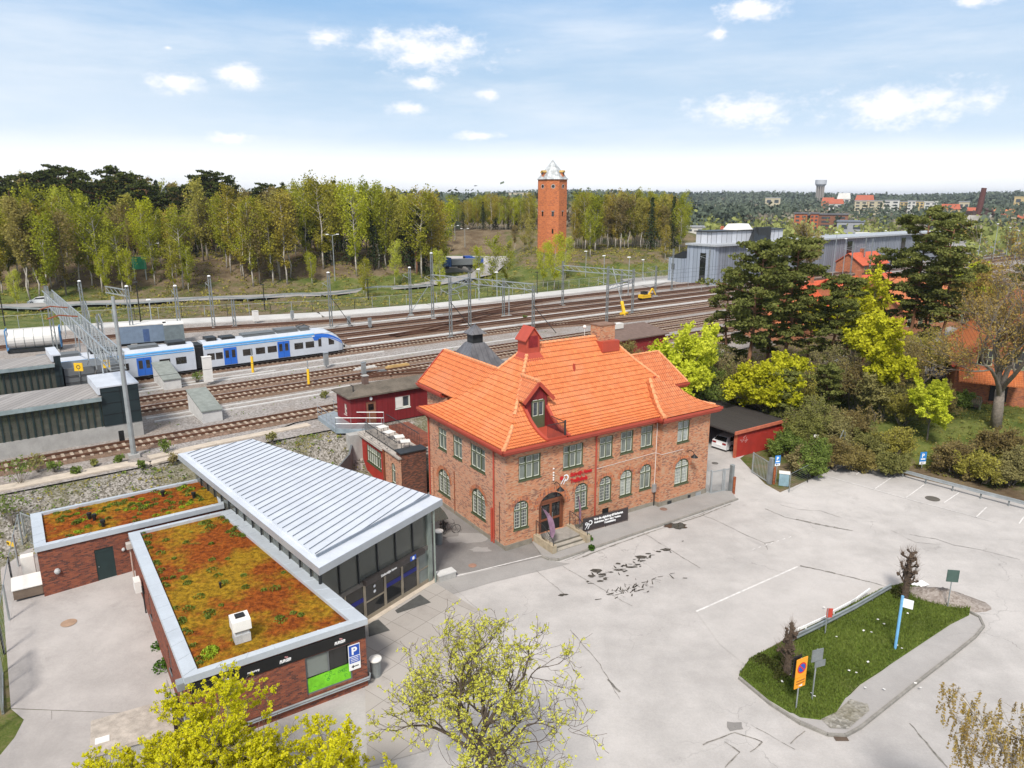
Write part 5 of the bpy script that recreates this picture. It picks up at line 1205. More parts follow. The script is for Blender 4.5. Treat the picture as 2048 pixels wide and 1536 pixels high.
# sign band with logos, shop window, posters, parking sign
m=MB(); m.fbox(FR1,.12,l1-.02,-.05,.02,2.82,3.42); bnd=offs(m,q1).build('sign_band',BLK,low1)
def logo(u,sc=1):
    M=fmat(FR1,u,-.07,2.98); M.translation-=Vector(q1); text('BURGER',.20*sc,LETW,low1,M,'lettering',.01,.008,'LEFT',.4,.72)
    M=fmat(FR1,u+.25,-.07,3.17); M.translation-=Vector(q1); text('The',.11*sc,MT('pinkish white',(.6,.3,.3)),low1,M,'lettering',.01,.003,'LEFT',.2,.9)
# (shop emblems: white slanted word marks)
for u in (1.15,3.95,6.6): logo(u)
M=fmat(FR1,2.5,-.07,3.0); M.translation-=Vector(q1); text('restaurang',.14,LETW,low1,M,'lettering',.01,.002,'LEFT',.2,.9)
wn_=MB(); 
for (a,b,c,d) in ((5.15,5.22,.7,2.75),(7.38,7.45,.7,2.75),(5.22,7.38,.7,.77),(5.22,7.38,2.68,2.75),(6.27,6.33,1.6,2.68)): wn_.fbox(FR1,a,b,.06,.14,c,d)
w_=offs(wn_,q1).build('shop_window',GREYM,low1)
offs(MB().fbox(FR1,5.22,6.27,.12,.14,1.6,2.68),q1).build('pane',GLG,w_); offs(MB().fbox(FR1,6.33,7.38,.12,.14,1.6,2.68),q1).build('pane',GLK,w_)
m=MB(); m.poly([m.fp(FR1,5.22,.09,.77),m.fp(FR1,7.38,.09,.77),m.fp(FR1,7.38,.09,1.62),m.fp(FR1,5.22,.09,1.55)]); offs(m,q1).build('green_poster',LIMEG,w_)
m=MB(); rg=random.Random(2)
for k in range(14): ring(m,FR1,rg.uniform(5.5,7.2),rg.uniform(.95,1.45),.05,.06+rg.uniform(0,.03),.085,0,rg.uniform(2,6),10)
offs(m,q1).build('poster_rings',MT('poster dark green',(.05,.28,.03)),w_)
for i in (5.6,11.5): 
    FRs,_=edge_frame(wp1[3],wp1[0]); window(low1,FRs,i,i+.7,1.1,2.6,False,1,.999,GLK,q1,frm_=GREYM)
m=MB(); m.tube([MB().fp(FR1,l1-.05,-.1,.62),MB().fp(FR1,2,-.1,.62)],.05,8); 
m=MB(); m.tube([m.fp(FR1,l1+.10,.5,.62),m.fp(FR1,l1+.16,.05,.62),m.fp(FR1,l1+.02,-.16,.62),m.fp(FR1,.6,-.2,.62)],.05,8); m.tube([m.fp(FR1,l1+.10,.5,.5),m.fp(FR1,l1+.16,.05,.5),m.fp(FR1,l1+.02,-.16,.5),m.fp(FR1,.6,-.2,.5)],.04,8); offs(m,q1).build('bumper_rail',GALV,low1)
for u,dd in ((.03,-.1),):
    m=MB(); m.tube([m.fp(FR1,u,dd,3.5),m.fp(FR1,u,dd,0)],.055,8); offs(m,q1).build('downpipe',MT('copper brown',(.25,.09,.05),.5),low1)
FRs,ls=edge_frame(wp1[3],wp1[0])
m=MB(); m.fbox(FRs,ls-.55,ls-.1,-.38,0,3.15,3.5); offs(m,q1).build('gutter_box',GALV,low1); m=MB(); m.tube([m.fp(FRs,ls-.35,-.2,3.2),m.fp(FRs,ls-.35,-.2,0)],.06,8); m.fbox(FRs,ls-.55,ls-.28,-.12,-.0,.1,2.6); offs(m,q1).build('downpipe',GALV,low1)
m=MB(); m.fbox(FRs,.3,.7,-.35,0,3.1,3.45); offs(m,q1).build('gutter_box',MT('beige box',(.45,.40,.36)),low1); m=MB(); m.tube([m.fp(FRs,.5,-.15,3.1),m.fp(FRs,.5,-.15,.1)],.05,8); offs(m,q1).build('downpipe',MT('beige pipe',(.42,.32,.27)),low1)
m=MB(); m.lathe([(.04,-.1),(.14,-.04),(.14,.06),(.04,.12)],m.fp(FRs,ls-1.15,-.18,2.75),10); offs(m,q1).build('wall_light',LETW,low1)
ac=empty('air_conditioner',m.fp(FRs,3.6,-.0,1.9),0,'white air conditioner hung on the long brick wall of the low building','air conditioner'); qa=tuple(ac.location); m=MB(); m.fbox(FRs,3.2,4.0,-.45,-.12,1.75,2.45); offs(m,qa).build('casing',CREAM,ac); m=MB(); m.fbox(FRs,3.25,3.95,-.12,0,1.6,1.75); m.tube([m.fp(FRs,4.1,-.1,2.2),m.fp(FRs,4.15,-.08,.3)],.04,6); offs(m,qa).build('bracket',DKM,ac)
ps=empty('parking_sign',MB().fp(FR1,l1-.62,-.03,2.2),0,'blue parking sign with P mounted on the brick corner of the low building','sign'); qp=tuple(ps.location)
m=MB(); m.fbox(FR1,l1-.95,l1-.35,-.05,-.02,1.25,2.65); offs(m,qp).build('plate',LETW,ps)
m=MB(); m.fbox(FR1,l1-.92,l1-.38,-.056,-.05,2.03,2.62); m.fbox(FR1,l1-.92,l1-.38,-.056,-.05,1.65,1.98); offs(m,qp).build('blue_field',SIGNB,ps)
M=fmat(FR1,l1-.80,-.06,2.12); M.translation-=Vector(qp); text('P',.56,LETW,ps,M,'lettering',.003,.02)
m=MB()
for i in range(3): m.fbox(FR1,l1-.86,l1-.45,-.06,-.056,1.72+i*.09,1.75+i*.09)
offs(m,qp).build('small_lines',LETW,ps)
m=MB(); m.fbox(FR1,l1-.75,l1-.45,-.058,-.05,1.42,1.47); m.poly([m.fp(FR1,l1-.84,-.058,1.445),m.fp(FR1,l1-.72,-.058,1.54),m.fp(FR1,l1-.72,-.058,1.35)]); offs(m,qp).build('arrow',BLK,ps)
# roof hood, small pipes
hd=empty('roof_ventilator',(*bil1(.33,.085),RZL-.1),R(33),'white box shaped roof ventilator on the reddish moss roof','ventilator')
m=MB(); m.box(-.36,.36,-.30,.30,0,.42); m.box(-.30,.30,-.25,.25,.42,.62); m.build('base',MT('light grey sheet',(.50,.51,.52),.5,.1),hd); m=MB(); m.hexa([(-.36,-.3,.62),(.36,-.3,.62),(.36,.3,.62),(-.36,.3,.62),(-.40,-.33,.70),(.40,-.33,.70),(.40,.33,.70),(-.40,.33,.70)]); m.hexa([(-.42,-.36,.66),(.42,-.36,.66),(.42,.36,.66),(-.42,.36,.66),(-.42,-.30,1.12),(.42,-.30,1.12),(.42,.36,1.25),(-.42,.36,1.25)]); m.build('hood',CREAM,hd); MB().box(-.2,.22,-.05,.26,1.18,1.27).build('opening',BLK,hd)
def pipe_s(c,z,h,r,label): o=MB().lathe([(r,0),(r,h*.6),(r*1.5,h*.62),(r*1.5,h),(r*.4,h*1.1)],(0,0,0),10).build('vent_pipe',BLK); o.location=(c[0],c[1],z); tag(o,label,'vent pipe')
pipe_s(bil1(.42,.42),RZL-.12,.32,.05,'small dark vent pipe in the middle of the larger moss roof')
P2=[G(68,1096,RZL),G(448,1008,RZL),G(430,950,RZL),G(60,1028,RZL)]
tg2=[(rn.uniform(.05,.97),rn.uniform(.05,.97),rn.uniform(.12,.32),50) for _ in range(75)]; ty2=[(rn.uniform(.1,.95),rn.uniform(.1,.9),rn.uniform(.12,.28),70) for _ in range(26)]
low2,wp2,q2_,bil2=mossroof('service_building',P2,[.34,.3,.34,.62],'long narrow brick building with the greener moss roof at the back',{0:[(2.9,3.95,.65,2.75,False),(5.35,5.95,.65,2.85,False)]},12,(tg2,ty2),.0)
FR2,l2=edge_frame(wp2[0],wp2[1])
d=offs(MB().fbox(FR2,2.9,3.95,.04,.12,.55,2.75),q2_).build('door',DKG,low2); offs(MB().fbox(FR2,2.98,3.87,.02,.05,2.5,2.68),q2_).build('door_closer',DKG,d); offs(MB().fbox(FR2,3.02,3.06,-.02,.05,1.55,1.6),q2_).build('handle',GALV,d)
offs(MB().fbox(FR2,5.35,5.95,.04,.12,.55,2.85),q2_).build('door',DKG,low2); offs(MB().fbox(FR2,2.85,4.0,-.25,.1,.45,.6),q2_).build('doorstep',CONCL,low2)
for u,z,r in ((.85,2.0,.17),(4.5,2.35,.11)): m=MB(); c=m.fp(FR2,u,-.05,z); m.lathe([(r*.5,-r),(r,-r*.3),(r,r*.3),(r*.5,r)],c,10); offs(m,q2_).build('wall_light',MT('grey white globe',(.42,.42,.42)),low2)
for (s,t,l) in ((.245,.5,'double black vent cap left of centre on the greener moss roof'),(.27,.42,'black vent cap just below another on the greener moss roof'),(.31,.16,'slim black pipe near the front edge of the greener moss roof'),(.68,.72,'black vent cap near the rear edge of the greener moss roof'),(.86,.42,'black vent cap close to the zinc hall roof')): pipe_s(bil2(s,t),RZL-.1,.42,.1,l)
# boxes at the left end of that building
bxr=empty('utility_cabinet',(*G(62,1160,.7),.7),R(33),'white utility cabinet against the end of the long brick building','cabinet'); m=MB(); m.box(-.35,.35,-.3,.3,0,1.7); m.build('body',CREAM,bxr)
bxr=empty('grit_box',(*G(58,1185,.7),.7),R(33),'pale lidded box at the corner of the long brick building','box'); m=MB(); m.box(-.75,.75,-.6,.6,0,.6); m.build('body',MT('old wood box',(.16,.12,.09),.9),bxr); m=MB(); m.hexa([(-.8,-.65,.6),(.8,-.65,.6),(.8,.65,.85),(-.8,.65,.85),(-.8,-.65,.66),(.8,-.65,.66),(.8,.65,.92),(-.8,.65,.92)]); m.build('lid',CREAM,bxr)
o=heap('gravel_strip',G(300,1330),.001,.001,.001,BALLS,'x','x') if False else None
gs=MB(); gs.poly([(*G(255,1165,.3),.36),(*G(275,1165,.3),.36),(*G(335,1350),.05),(*G(385,1530),.05),(*G(345,1530),.05),(*G(305,1350),.05)]); tag(gs.build('gravel_strip',BALLS),kind='structure')
lid=empty('concrete_shaft',(*G(265,1455,.8),0),R(28),'concrete shaft with pale slab lid partly under the yellow tree','shaft'); m=MB(); m.box(-1.5,1.5,-1.1,1.1,0,.75); m.build('body',CONC,lid); m=MB(); m.box(-1.65,1.65,-1.2,1.2,.75,.92); m.build('slab_lid',MT('slab lid',(.40,.35,.30),.9,dirt=.4,var=.25,scale=2),lid)
cb=empty('meter_cabinet',(*G(208,1500,.4),0),R(28),'white cabinet beside the concrete shaft under the yellow tree','cabinet'); MB().box(-.28,.28,-.2,.2,0,.95).build('body',CREAM,cb)
# ---------------- entrance hall with zinc roof ----------------
ZR=5.5
Q=[G(638,1137,ZR),G(885,998,ZR),G(505,878,ZR),G(355,908,ZR)]
hc=(sum(p[0] for p in Q)/4,sum(p[1] for p in Q)/4); hall=empty('entrance_hall',(*hc,0),0,'glazed entrance hall under a broad pale zinc seam roof','building'); qh=(*hc,0)
m=MB(); m.prism(Q,ZR-.42,ZR); offs(m,qh).build('roof_slab',ZINCF,hall)
m=MB(); I=inset(Q,[.95,.22,.3,.42]); m.prism(I,ZR+.004,ZR+.12); rp_=offs(m,qh).build('roof_sheet',ZINC,hall)
m=MB(); m.prism(inset(Q,[.02,.02,.02,.02]),ZR+.001,ZR+.012); offs(m,qh).build('roof_border',ZINC,hall)
# standing seams run across at a slant
sd_=Vector(G(737,997,ZR))-Vector(G(605,1080,ZR)); sd_.normalize(); sn=Vector((-sd_.y,sd_.x)); m=MB()
def clip(p,d,poly):
    t0,t1=-1e9,1e9; n=len(poly)
    for i in range(n):
        a=Vector(poly[i]); b=Vector(poly[(i+1)%n]); e=b-a; nn=Vector((-e.y,e.x)); den=nn.dot(d); num=nn.dot(a-p)
        if abs(den)<1e-9:
            if num>0: return None
            continue
        t=num/den
        if den>0: t0=max(t0,t)
        else: t1=min(t1,t)
    return (t0,t1) if t0<t1 else None
base=Vector(G(605,1080,ZR)); k=-30
while k<60:
    p=base+sn*(k*.62); c=clip(p,sd_,I)
    if c and c[1]-c[0]>.3: a=p+sd_*(c[0]+.05); b=p+sd_*(c[1]-.05); m.beam((a.x,a.y,ZR+.14),(b.x,b.y,ZR+.14),.035,.06)
    k+=1
offs(m,qh).build('standing_seams',MT('seam zinc',(.20,.23,.27),.45,.3),rp_)
m=MB()
for a,b in ((I[0],I[1]),): m.beam((*a,ZR+.13),(*b,ZR+.13),.10,.10)
offs(m,qh).build('snow_edge',MT('edge zinc',(.22,.25,.29),.4,.3),rp_)
# glass walls
gR=G(866,1160); gL0=G(738,1240); dv=(Vector(gL0)-Vector(gR)).normalized(); gL=tuple(Vector(gR)+dv*9.0); 
FRH,lh=edge_frame(gL,gR)
dl=(Vector(Q[3])-Vector(Q[0])).normalized(); dr_=(Vector(Q[2])-Vector(Q[1])).normalized()
gBL=tuple(Vector(gL)+dl*20); gBR=tuple(Vector(gR)+dr_*17)
FRHL,lhl=edge_frame(gBL,gL); FRHR,lhr=edge_frame(gR,gBR)
def glaz(nm,fr,l,us,z0,z1,glass=HGL,mul_=DKM,w=.07):
    g=offs(MB().fbox(fr,0,l,.06,.075,z0,z1),qh).build('glass_wall',glass,hall); m=MB()
    for u in us: offs(MB().fbox(fr,u-w/2,u+w/2,-.03,.12,z0,z1),qh).build('mullion',mul_,g)
    m.fbox(fr,0,l,-.02,.11,z1-.06,z1); offs(m,qh).build('head_rail',mul_,g); return g
glaz('f',FRH,lh,[0.04,1.35,2.75,4.25,5.75,7.25,lh-.04],2.55,ZR-.42)
glaz('l',FRHL,lhl,[i*1.35 for i in range(1,15)]+[lhl-.04],.3,ZR-.42); glaz('r',FRHR,lhr,[.04]+[i*1.6 for i in range(1,11)],.3,ZR-.42)
m=MB(); m.fbox(FRH,0,lh,-.03,.12,2.35,2.62); offs(m,qh).build('lintel',MT('brown grey band',(.11,.10,.09),.5),hall)
m=MB(); m.fbox(FRH,3.0,8.0,-.32,0,2.42,2.72); sgn=offs(m,qh).build('sign_canopy',MT('sign canopy',(.045,.038,.036),.5),hall)
M=fmat(FRH,4.15,-.335,2.5); M.translation-=Vector(qh); text('Södertälje hamn',.20,LETW,sgn,M,'lettering',.005,.004,'LEFT',0,1.0)
m=MB(); m.fbox(FRH,6.65,7.15,-.335,-.32,2.42,2.72); offs(m,qh).build('blue_field',SIGNB,sgn); m=MB(); ring(m,FRH,6.9,2.57,0,.11,-.34); offs(m,qh).build('emblem',LETW,sgn)
# doors
STL=MT('bronze door frame',(.30,.26,.20),.45,.4)
for i,(a,b) in enumerate(((1.6,3.1),(3.1,4.75),(4.75,6.2),(6.2,7.6),(7.6,8.8))):
    m=MB(); 
    for u in (a,b-.09): m.fbox(FRH,u,u+.09,-.02,.09,.05,2.35)
    m.fbox(FRH,a+.09,b-.09,-.01,.08,.05,.3)
    if i in (1,4): m.fbox(FRH,a+.09,b-.09,-.01,.08,1.15,1.24)
    dd=offs(m,qh).build('door',STL,hall); offs(MB().fbox(FRH,a+.09,b-.09,.02,.04,.3,2.3),qh).build('pane',GLK if i%2 else GLG if i==4 else GLK,dd)
    if i in (0,2,3): offs(MB().fbox(FRH,a+.09,b-.09,-.0,.02,1.35,1.62),qh).build('navy_strip',NAVY,dd)
m=MB(); m.fbox(FRH,3.75,4.05,-.012,.0,1.3,1.9); 
m=MB(); ring(m,FRH,3.9,1.95,.0,.09,-.005); ring(m,FRH,3.9,1.62,.0,.10,-.005); offs(m,qh).build('door_pictograms',LETW,hall)
m=MB(); m.fbox(FRH,0,1.6,0,.1,0,2.35); offs(m,qh).build('side_panel',GLK,hall)
m=MB(); m.fbox(FRH,-.2,lh+.4,-.35,.2,0,.06); offs(m,qh).build('threshold',BEIGE,hall)
# corner post, interior
m=MB(); m.tube([(*m.fp(FRH,lh-.15,-.35,0)[:2],0.05),(*m.fp(FRH,lh-.15,-.35,0)[:2],ZR-.42)],.06,8); m.fbox(FRH,lh-.42,lh-.06,-.06,.06,.1,ZR-.42); offs(m,qh).build('corner_post',MT('pale green post',(.26,.30,.27),.4,.2),hall)
fl_=MB(); fl_.prism([gL,gR,gBR,gBL],.0,.04); offs(fl_,qh).build('inner_floor',MT('hall floor',(.22,.20,.18),.5),hall)
m=MB(); 
for u in (2.7,5.7): m.tube([(*m.fp(FRH,u,2.2,0)[:2],0.04),(*m.fp(FRH,u,2.2,0)[:2],ZR-.42)],.11,10)
m.fbox(FRH,.3,8.6,5.5,5.65,.04,2.6); m.fbox(FRH,1,4.2,3.3,4.3,.04,1.1); offs(m,qh).build('inner_walls',MT('hall inner wall',(.30,.29,.26),.7),hall)
m=MB(); m.fbox(FRH,5.8,6.8,2.0,2.05,.04,2.3); m.tube([m.fp(FRH,4.5,1.2,4.9),m.fp(FRH,8.7,1.2,3.2)],.05,6); offs(m,qh).build('inner_rails',GALV,hall)
ww=empty('granite_block',(*G(878,1160),0),R(33),'low stone bench wall at the corner of the glazed hall','bench'); m=MB(); m.box(-.15,1.05,-.35,.25,0,.42); m.build('block',CONC,ww); MB().box(-.18,1.08,-.38,.28,.42,.5).build('top_slab',CONCL,ww)
# ---------------- glazed platform shelters ----------------
def shelter(name,t1,t0,n0,n1,zp,zr,box,label,boxmat=DSLATE):
    o=X(t1,n0); r=empty(name,(*o,3.2),0,label,'shelter'); q=(*o,3.2)
    fr,l=edge_frame(X(t0,n0),X(t1,n0))
    m=MB(); m.prism([X(t0,n0),X(t1,n0),X(t1,n1),X(t0,n1)],3.1,zp); offs(m,q).build('plinth',CONC,r)
    m=MB(); L2=l-box
    g=offs(MB().fbox(fr,0,L2,.1,.12,zp,zr-.2),q).build('glass_wall',SHG,r)
    k=0; u=.2
    while u<L2:
        offs(MB().fbox(fr,u-.06,u+.06,.02,.16,zp,zr-.2),q).build('mullion',DKG,g); u+=1.6 if u<L2*.35 else (1.1 if u<L2*.62 else .55)
    m=MB(); m.fbox(fr,0,L2,n1-n0-.12,n1-n0-.1,zp,zr-.2); offs(m,q).build('glass_wall',SHG,r)
    m=MB(); m.fbox(fr,0,L2,1.6,n1-n0-1.6,3.2,3.9); offs(m,q).build('stair_floor',MT('dark green floor',(.08,.10,.06),.8),r)  # dull dark green floor inside the glazing
    m=MB(); m.prism([X(t0,n0-.3),X(t1-box+.05,n0-.3),X(t1-box+.05,n1+.3),X(t0,n1+.3)],zr-.06,zr+.06); rr_=offs(m,q).build('roof',PALEROOF,r)
    m=MB(); m.fbox(fr,-.1,L2,-.38,-.28,zr-.32,zr+.02); offs(m,q).build('roof_fascia',MT('fascia grey green',(.27,.33,.34),.5,.2),r)
    m=MB(); m.prism([X(t1-box,n0-.05),X(t1,n0-.05),X(t1,n1+.05),X(t1-box,n1+.05)],zp,zr+.75); bb=offs(m,q).build('end_box',boxmat,r)
    m=MB(); m.prism([X(t1-box-.2,n0-.12),X(t1+.08,n0-.12),X(t1+.08,n1+.12),X(t1-box-.2,n1+.12)],zr+.75,zr+.87); m.fbox(fr,L2-.2,L2-.0,-.12,n1-n0+.1,zr+.2,zr+.75); offs(m,q).build('end_box_roof',ZINC,bb)
    m=MB()
    for z in (zp+1,zp+2,zp+3): m.fbox(fr,L2,l,-.075,-.05,z,z+.03)
    m.fbox(fr,l-box*.5,l-box*.5+.03,-.075,-.05,zp,zr+.7); offs(m,q).build('panel_joints',BLK,bb)
    return r
shelter('platform_shelter',11.6,-32,70.3,75.6,4.55,7.25,3.0,'nearer long glazed stair shelter with concrete plinth and dark end box')
shelter('platform_shelter',7.4,-32,85.6,90.3,4.3,7.7,.6,'farther long glazed stair shelter in front of the train')
m=MB(); s1=empty('stair_box',(*X(10.3,88),3.2),0,'grey panelled lift box at the end of the farther shelter','lift box'); q=tuple(s1.location); m.prism([X(7.6,86),X(13.0,86),X(13.0,90),X(7.6,90)],3.2,6.9); offs(m,q).build('body',GREYM,s1); m=MB(); m.prism([X(7.5,85.9),X(13.1,85.9),X(13.1,90.1),X(7.5,90.1)],3.2,4.6); offs(m,q).build('base',DSLATE,s1)
frx,_=edge_frame(X(7.6,85.9),X(13,85.9)); m=MB()
for z in (5.4,6.1): m.fbox(frx,0,5.4,-.02,.03,z,z+.04)
for u in (1.3,2.7,4.0): m.fbox(frx,u,u+.04,-.02,.03,4.6,6.9)
offs(m,q).build('panel_joints',BLK,s1)
# ---------------- train ----------------
TZ=3.55
tr=empty('commuter_train',(*X(40.9,93.0),TZ),R(37.1),'white and blue electric commuter train standing on the middle track','train')
def body(x0,x1,nose):
    mb=MB(); hw=1.45
    sec=lambda h,w:[(-w,.30),(-w-.02,1.0),(-w,2.55),(-w+.16,3.05),(-w+.5,3.42*1.0),(0,3.52),(w-.5,3.42),(w-.16,3.05),(w,2.55),(w+.02,1.0),(w,.30)]
    xs=[(x0,1,1)]; 
    if nose:
        xs+=[(x1-4.2,1,1),(x1-3.2,.985,.99),(x1-2.3,.93,.975),(x1-1.5,.80,.94),(x1-.8,.63,.88),(x1-.3,.47,.78),(x1,.33,.62)]
    else: xs+=[(x1,1,1)]
    R_=[]
    for (x,k,w) in xs:
        R_.append([(x,p[0]*w/1*1 if True else 0,(.35 if p[1]<.35 else p[1]*k+(1-k)*.35)) for p in sec(1,hw)])
    n=len(R_[0]); base=[p for r in R_ for p in r]; F=[]
    for i in range(len(R_)-1):
        for j in range(n-1): F.append((i*n+j,i*n+j+1,(i+1)*n+j+1,(i+1)*n+j))
        F.append((i*n+n-1,i*n,(i+1)*n,(i+1)*n+n-1))
    F.append(tuple(range(n))); F.append(tuple((len(R_)-1)*n+j for j in range(n-1,-1,-1)))
    mb.faces(base,F); return mb
# local x=0 at the nose; car A: -18.2..0 ; car B: -38..-19
cA=body(-18.2,0,True).build('front_car_body',TRW,tr,smooth=False); cB=body(-38.5,-19.2,False).build('rear_car_body',TRW,tr)
sb=MB(); sb.box(-19.25,-18.15,-1.2,1.2,.5,3.2); sb.build('gangway_bellows',BLK,tr)
Y=-1.47
def sidebox(mb,x0,x1,z0,z1,d=.02): mb.box(x0,x1,Y-d,Y+.05,z0,z1); 
def tdoor(x0):
    m=MB(); sidebox(m,x0,x0+1.55,.42,2.5,.025); d=m.build('door',BLUE,tr); m=MB()
    for a in (.18,.95): m.box(x0+a,x0+a+.42,Y-.04,Y,1.25,2.2)
    m.build('pane',GLT,d); MB().box(x0+.765,x0+.785,Y-.03,Y,.42,2.5).build('door_joint',BLK,d)
for x in (-15.9,-9.2,-25.6,-34): tdoor(x)
for x in (-17.6,-16.9+.0,-13.6,-12.0,-10.5,-7.0,-5.5,-23.2,-21.4,-27.6,-29.6,-31.6):
    if x==-16.9: x=-16.95
    if -18<x<-16: x0={-17.6:-17.75}.get(x,-16.85)
    x0=x; w=.95 if x>-18 and x<-16 else 1.15
    m=MB()
    if x in (-17.6,): x0,w=-17.85,.85
    if x in (-16.95,): x0,w=-16.85,.8
    m.box(x0,x0+w,Y-.022,Y+.03,1.25,2.05); m.build('window',GLT,tr)
m=MB(); sidebox(m,-18.1,-4.6,2.62,2.74,.012); sidebox(m,-38.4,-19.3,2.62,2.74,.012); m.build('blue_stripe',LBLUE,tr)
m=MB(); m.hexa([(-18.15,-1.43,2.86),(-4.2,-1.43,2.86),(-4.2,-1.36,2.86),(-18.15,-1.36,2.86),(-18.15,-1.31,3.05),(-4.2,-1.31,3.05),(-4.2,-1.28,3.05),(-18.15,-1.28,3.05)]); m.hexa([(-38.4,-1.43,2.86),(-19.3,-1.43,2.86),(-19.3,-1.36,2.86),(-38.4,-1.36,2.86),(-38.4,-1.31,3.05),(-19.3,-1.31,3.05),(-19.3,-1.28,3.05),(-38.4,-1.28,3.05)]); m.build('roof_stripe',LBLUE,tr)
m=MB(); Yb=-1.475
m.poly([(-4.6,Yb-.012,2.55),(-3.3,Yb,2.3),(-3.3,Yb,2.55),(-3.9,Yb,2.62)]); m.poly([(-4.3,-1.49,2.1),(-3.6,-1.49,2.1),(-3.6,-1.49,2.62),(-4.5,-1.49,2.62)])
m.build('nose_blue',BLUE,tr)
def onbody(pts,d=.02): # shell outline pushed outward over the nose
    return pts
m=MB() # blue nose band and windscreen follow the tapered nose
secx=[(-4.2,1,1),(-3.2,.985,.99),(-2.3,.93,.975),(-1.5,.80,.94),(-.8,.63,.88),(-.3,.47,.78),(0,.33,.62)]
def npt(i,wj,zj,d=.025): x,k,w=secx[i]; return (x,-(1.45*wj*w)-d,zj*k+(1-k)*.35+d)
for i in range(0,5): m.poly([npt(i,1.0,2.5-.06*i),npt(i+1,1.0,2.44-.06*i),npt(i+1,.93,2.92),npt(i,.93,2.92)])
m.build('nose_band',BLUE,tr)
m=MB()
for i in range(2,5): m.poly([(secx[i][0],-.95*secx[i][2],3.46*secx[i][1]+(1-secx[i][1])*.35+.02),(secx[i+1][0],-.95*secx[i+1][2],3.46*secx[i+1][1]+(1-secx[i+1][1])*.35+.02),(secx[i+1][0],.95*secx[i+1][2],3.46*secx[i+1][1]+(1-secx[i+1][1])*.35+.02),(secx[i][0],.95*secx[i][2],3.46*secx[i][1]+(1-secx[i][1])*.35+.02)])
m.build('windscreen',GLT,tr)
m=MB(); m.box(-3.75,-3.35,-1.5,-1.46,1.25,2.25); m.build('cab_window',GLT,tr); m=MB(); m.poly([npt(2,1.0,1.35,.02),npt(3,1.0,1.5,.02),npt(3,1.0,2.1,.02),npt(2,1.0,2.35,.02)]); m.build('cab_window',GLT,tr)
for y in (-.75,.75): MB().box(-.12,.06,y-.14,y+.14,.95,1.15).build('headlight',LETW,tr)
MB().box(-.1,.55,-.2,.2,.45,.75).build('coupler',BLK,tr)
m=MB(); m.box(-37.5,-20,-1.25,1.25,.12,.4); m.box(-17.5,-5.5,-1.25,1.25,.12,.4); m.box(-4.6,-.9,-1.1,1.1,.12,.38); m.build('underframe',BLK,tr)
for x in (-2.9,-18.7,-36.5): 
    m=MB(); 
    for dx in (-1.1,1.1):
        for y in (-.78,.78): m.tube([(x+dx,y-.07,.42),(x+dx,y+.07,.42)],.42,12)
    m.box(x-1.7,x+1.7,-1.0,1.0,.3,.55); m.build('bogie',DKM,tr)
rd_=random.Random(6)
for (x0,x1,z) in ((-17.6,-16.4,.35),(-15.8,-14.2,.22),(-13.2,-9.2,.28),(-8.9,-6.2,.42),(-5.8,-4.6,.40),(-22,-20,.3),(-26,-23,.2),(-30,-27,.28),(-35,-31,.25)):
    m=MB(); m.box(x0,x1,-.85,.85,3.4,3.5+z); m.build('roof_unit',GREYM if rd_.random()<.5 else DKM,tr)
m=MB()
for x in (-6.0,): m.tube([(x,-.5,3.95),(x+.9,-.5,4.15),(x+1.6,-.5,3.85)],.04,5); m.tube([(x,.5,3.95),(x+.9,.5,4.15),(x+1.6,.5,3.85)],.04,5); m.tube([(x+.9,-.8,4.17),(x+.9,.8,4.17)],.04,5)
m.build('pantograph',DKM,tr)
# ---------------- containers and tank behind ----------------
tk=empty('tank_container',(*G(72,700,3.3),3.3),R(29),'white ribbed tank container with blue end frames at the far left','tank'); m=MB(); m.tube([(-3,0,1.75),(3,0,1.75)],1.25,20); m.build('tank_shell',CREAM,tk)
for i in range(5): m=MB(); x=-2.2+i*1.1; m.tube([(x,0,1.75),(x+.06,0,1.75)],1.28,20); m.build('tank_rib',GALVD,tk)
m=MB()
for x in (-3.15,3.15):
    for a,b in (((x,-1.2,.4),(x,-1.2,3.1)),((x,1.2,.4),(x,1.2,3.1)),((x,-1.2,3.1),(x,1.2,3.1)),((x,-1.2,.4),(x,1.2,.4))): m.beam(a,b,.14)
m.build('end_frame',MT('blue frame',(.08,.22,.42)),tk); MB().box(-3.2,3.2,-1,1,.0,.4).build('skid',DKM,tk)
for (u,w,l) in (((285,686),6.6,'larger blue grey equipment container behind the train'),((350,684),2.6,'smaller grey container right of the larger one')):
    c=empty('equipment_container',(*G(*u,3.3),3.3),R(28),l,'container'); MB().box(-w/2,w/2,-1.3,1.3,.3,2.75).build('body',MT('blue grey sheet',(.15,.20,.27),.6,var=.12) if w>3 else MT('grey green sheet',(.13,.16,.17)),c); MB().box(-w/2-.05,w/2+.05,-1.35,1.35,2.75,2.9).build('roof',CREAM,c); MB().box(-w/2+.3,w/2-.3,-1.0,1.0,0,.3).build('feet',DKM,c)
    if w>3: MB().box(.2,1.0,-1.33,-1.29,.4,2.2).build('door',MT('dark blue door',(.05,.09,.2)),c)
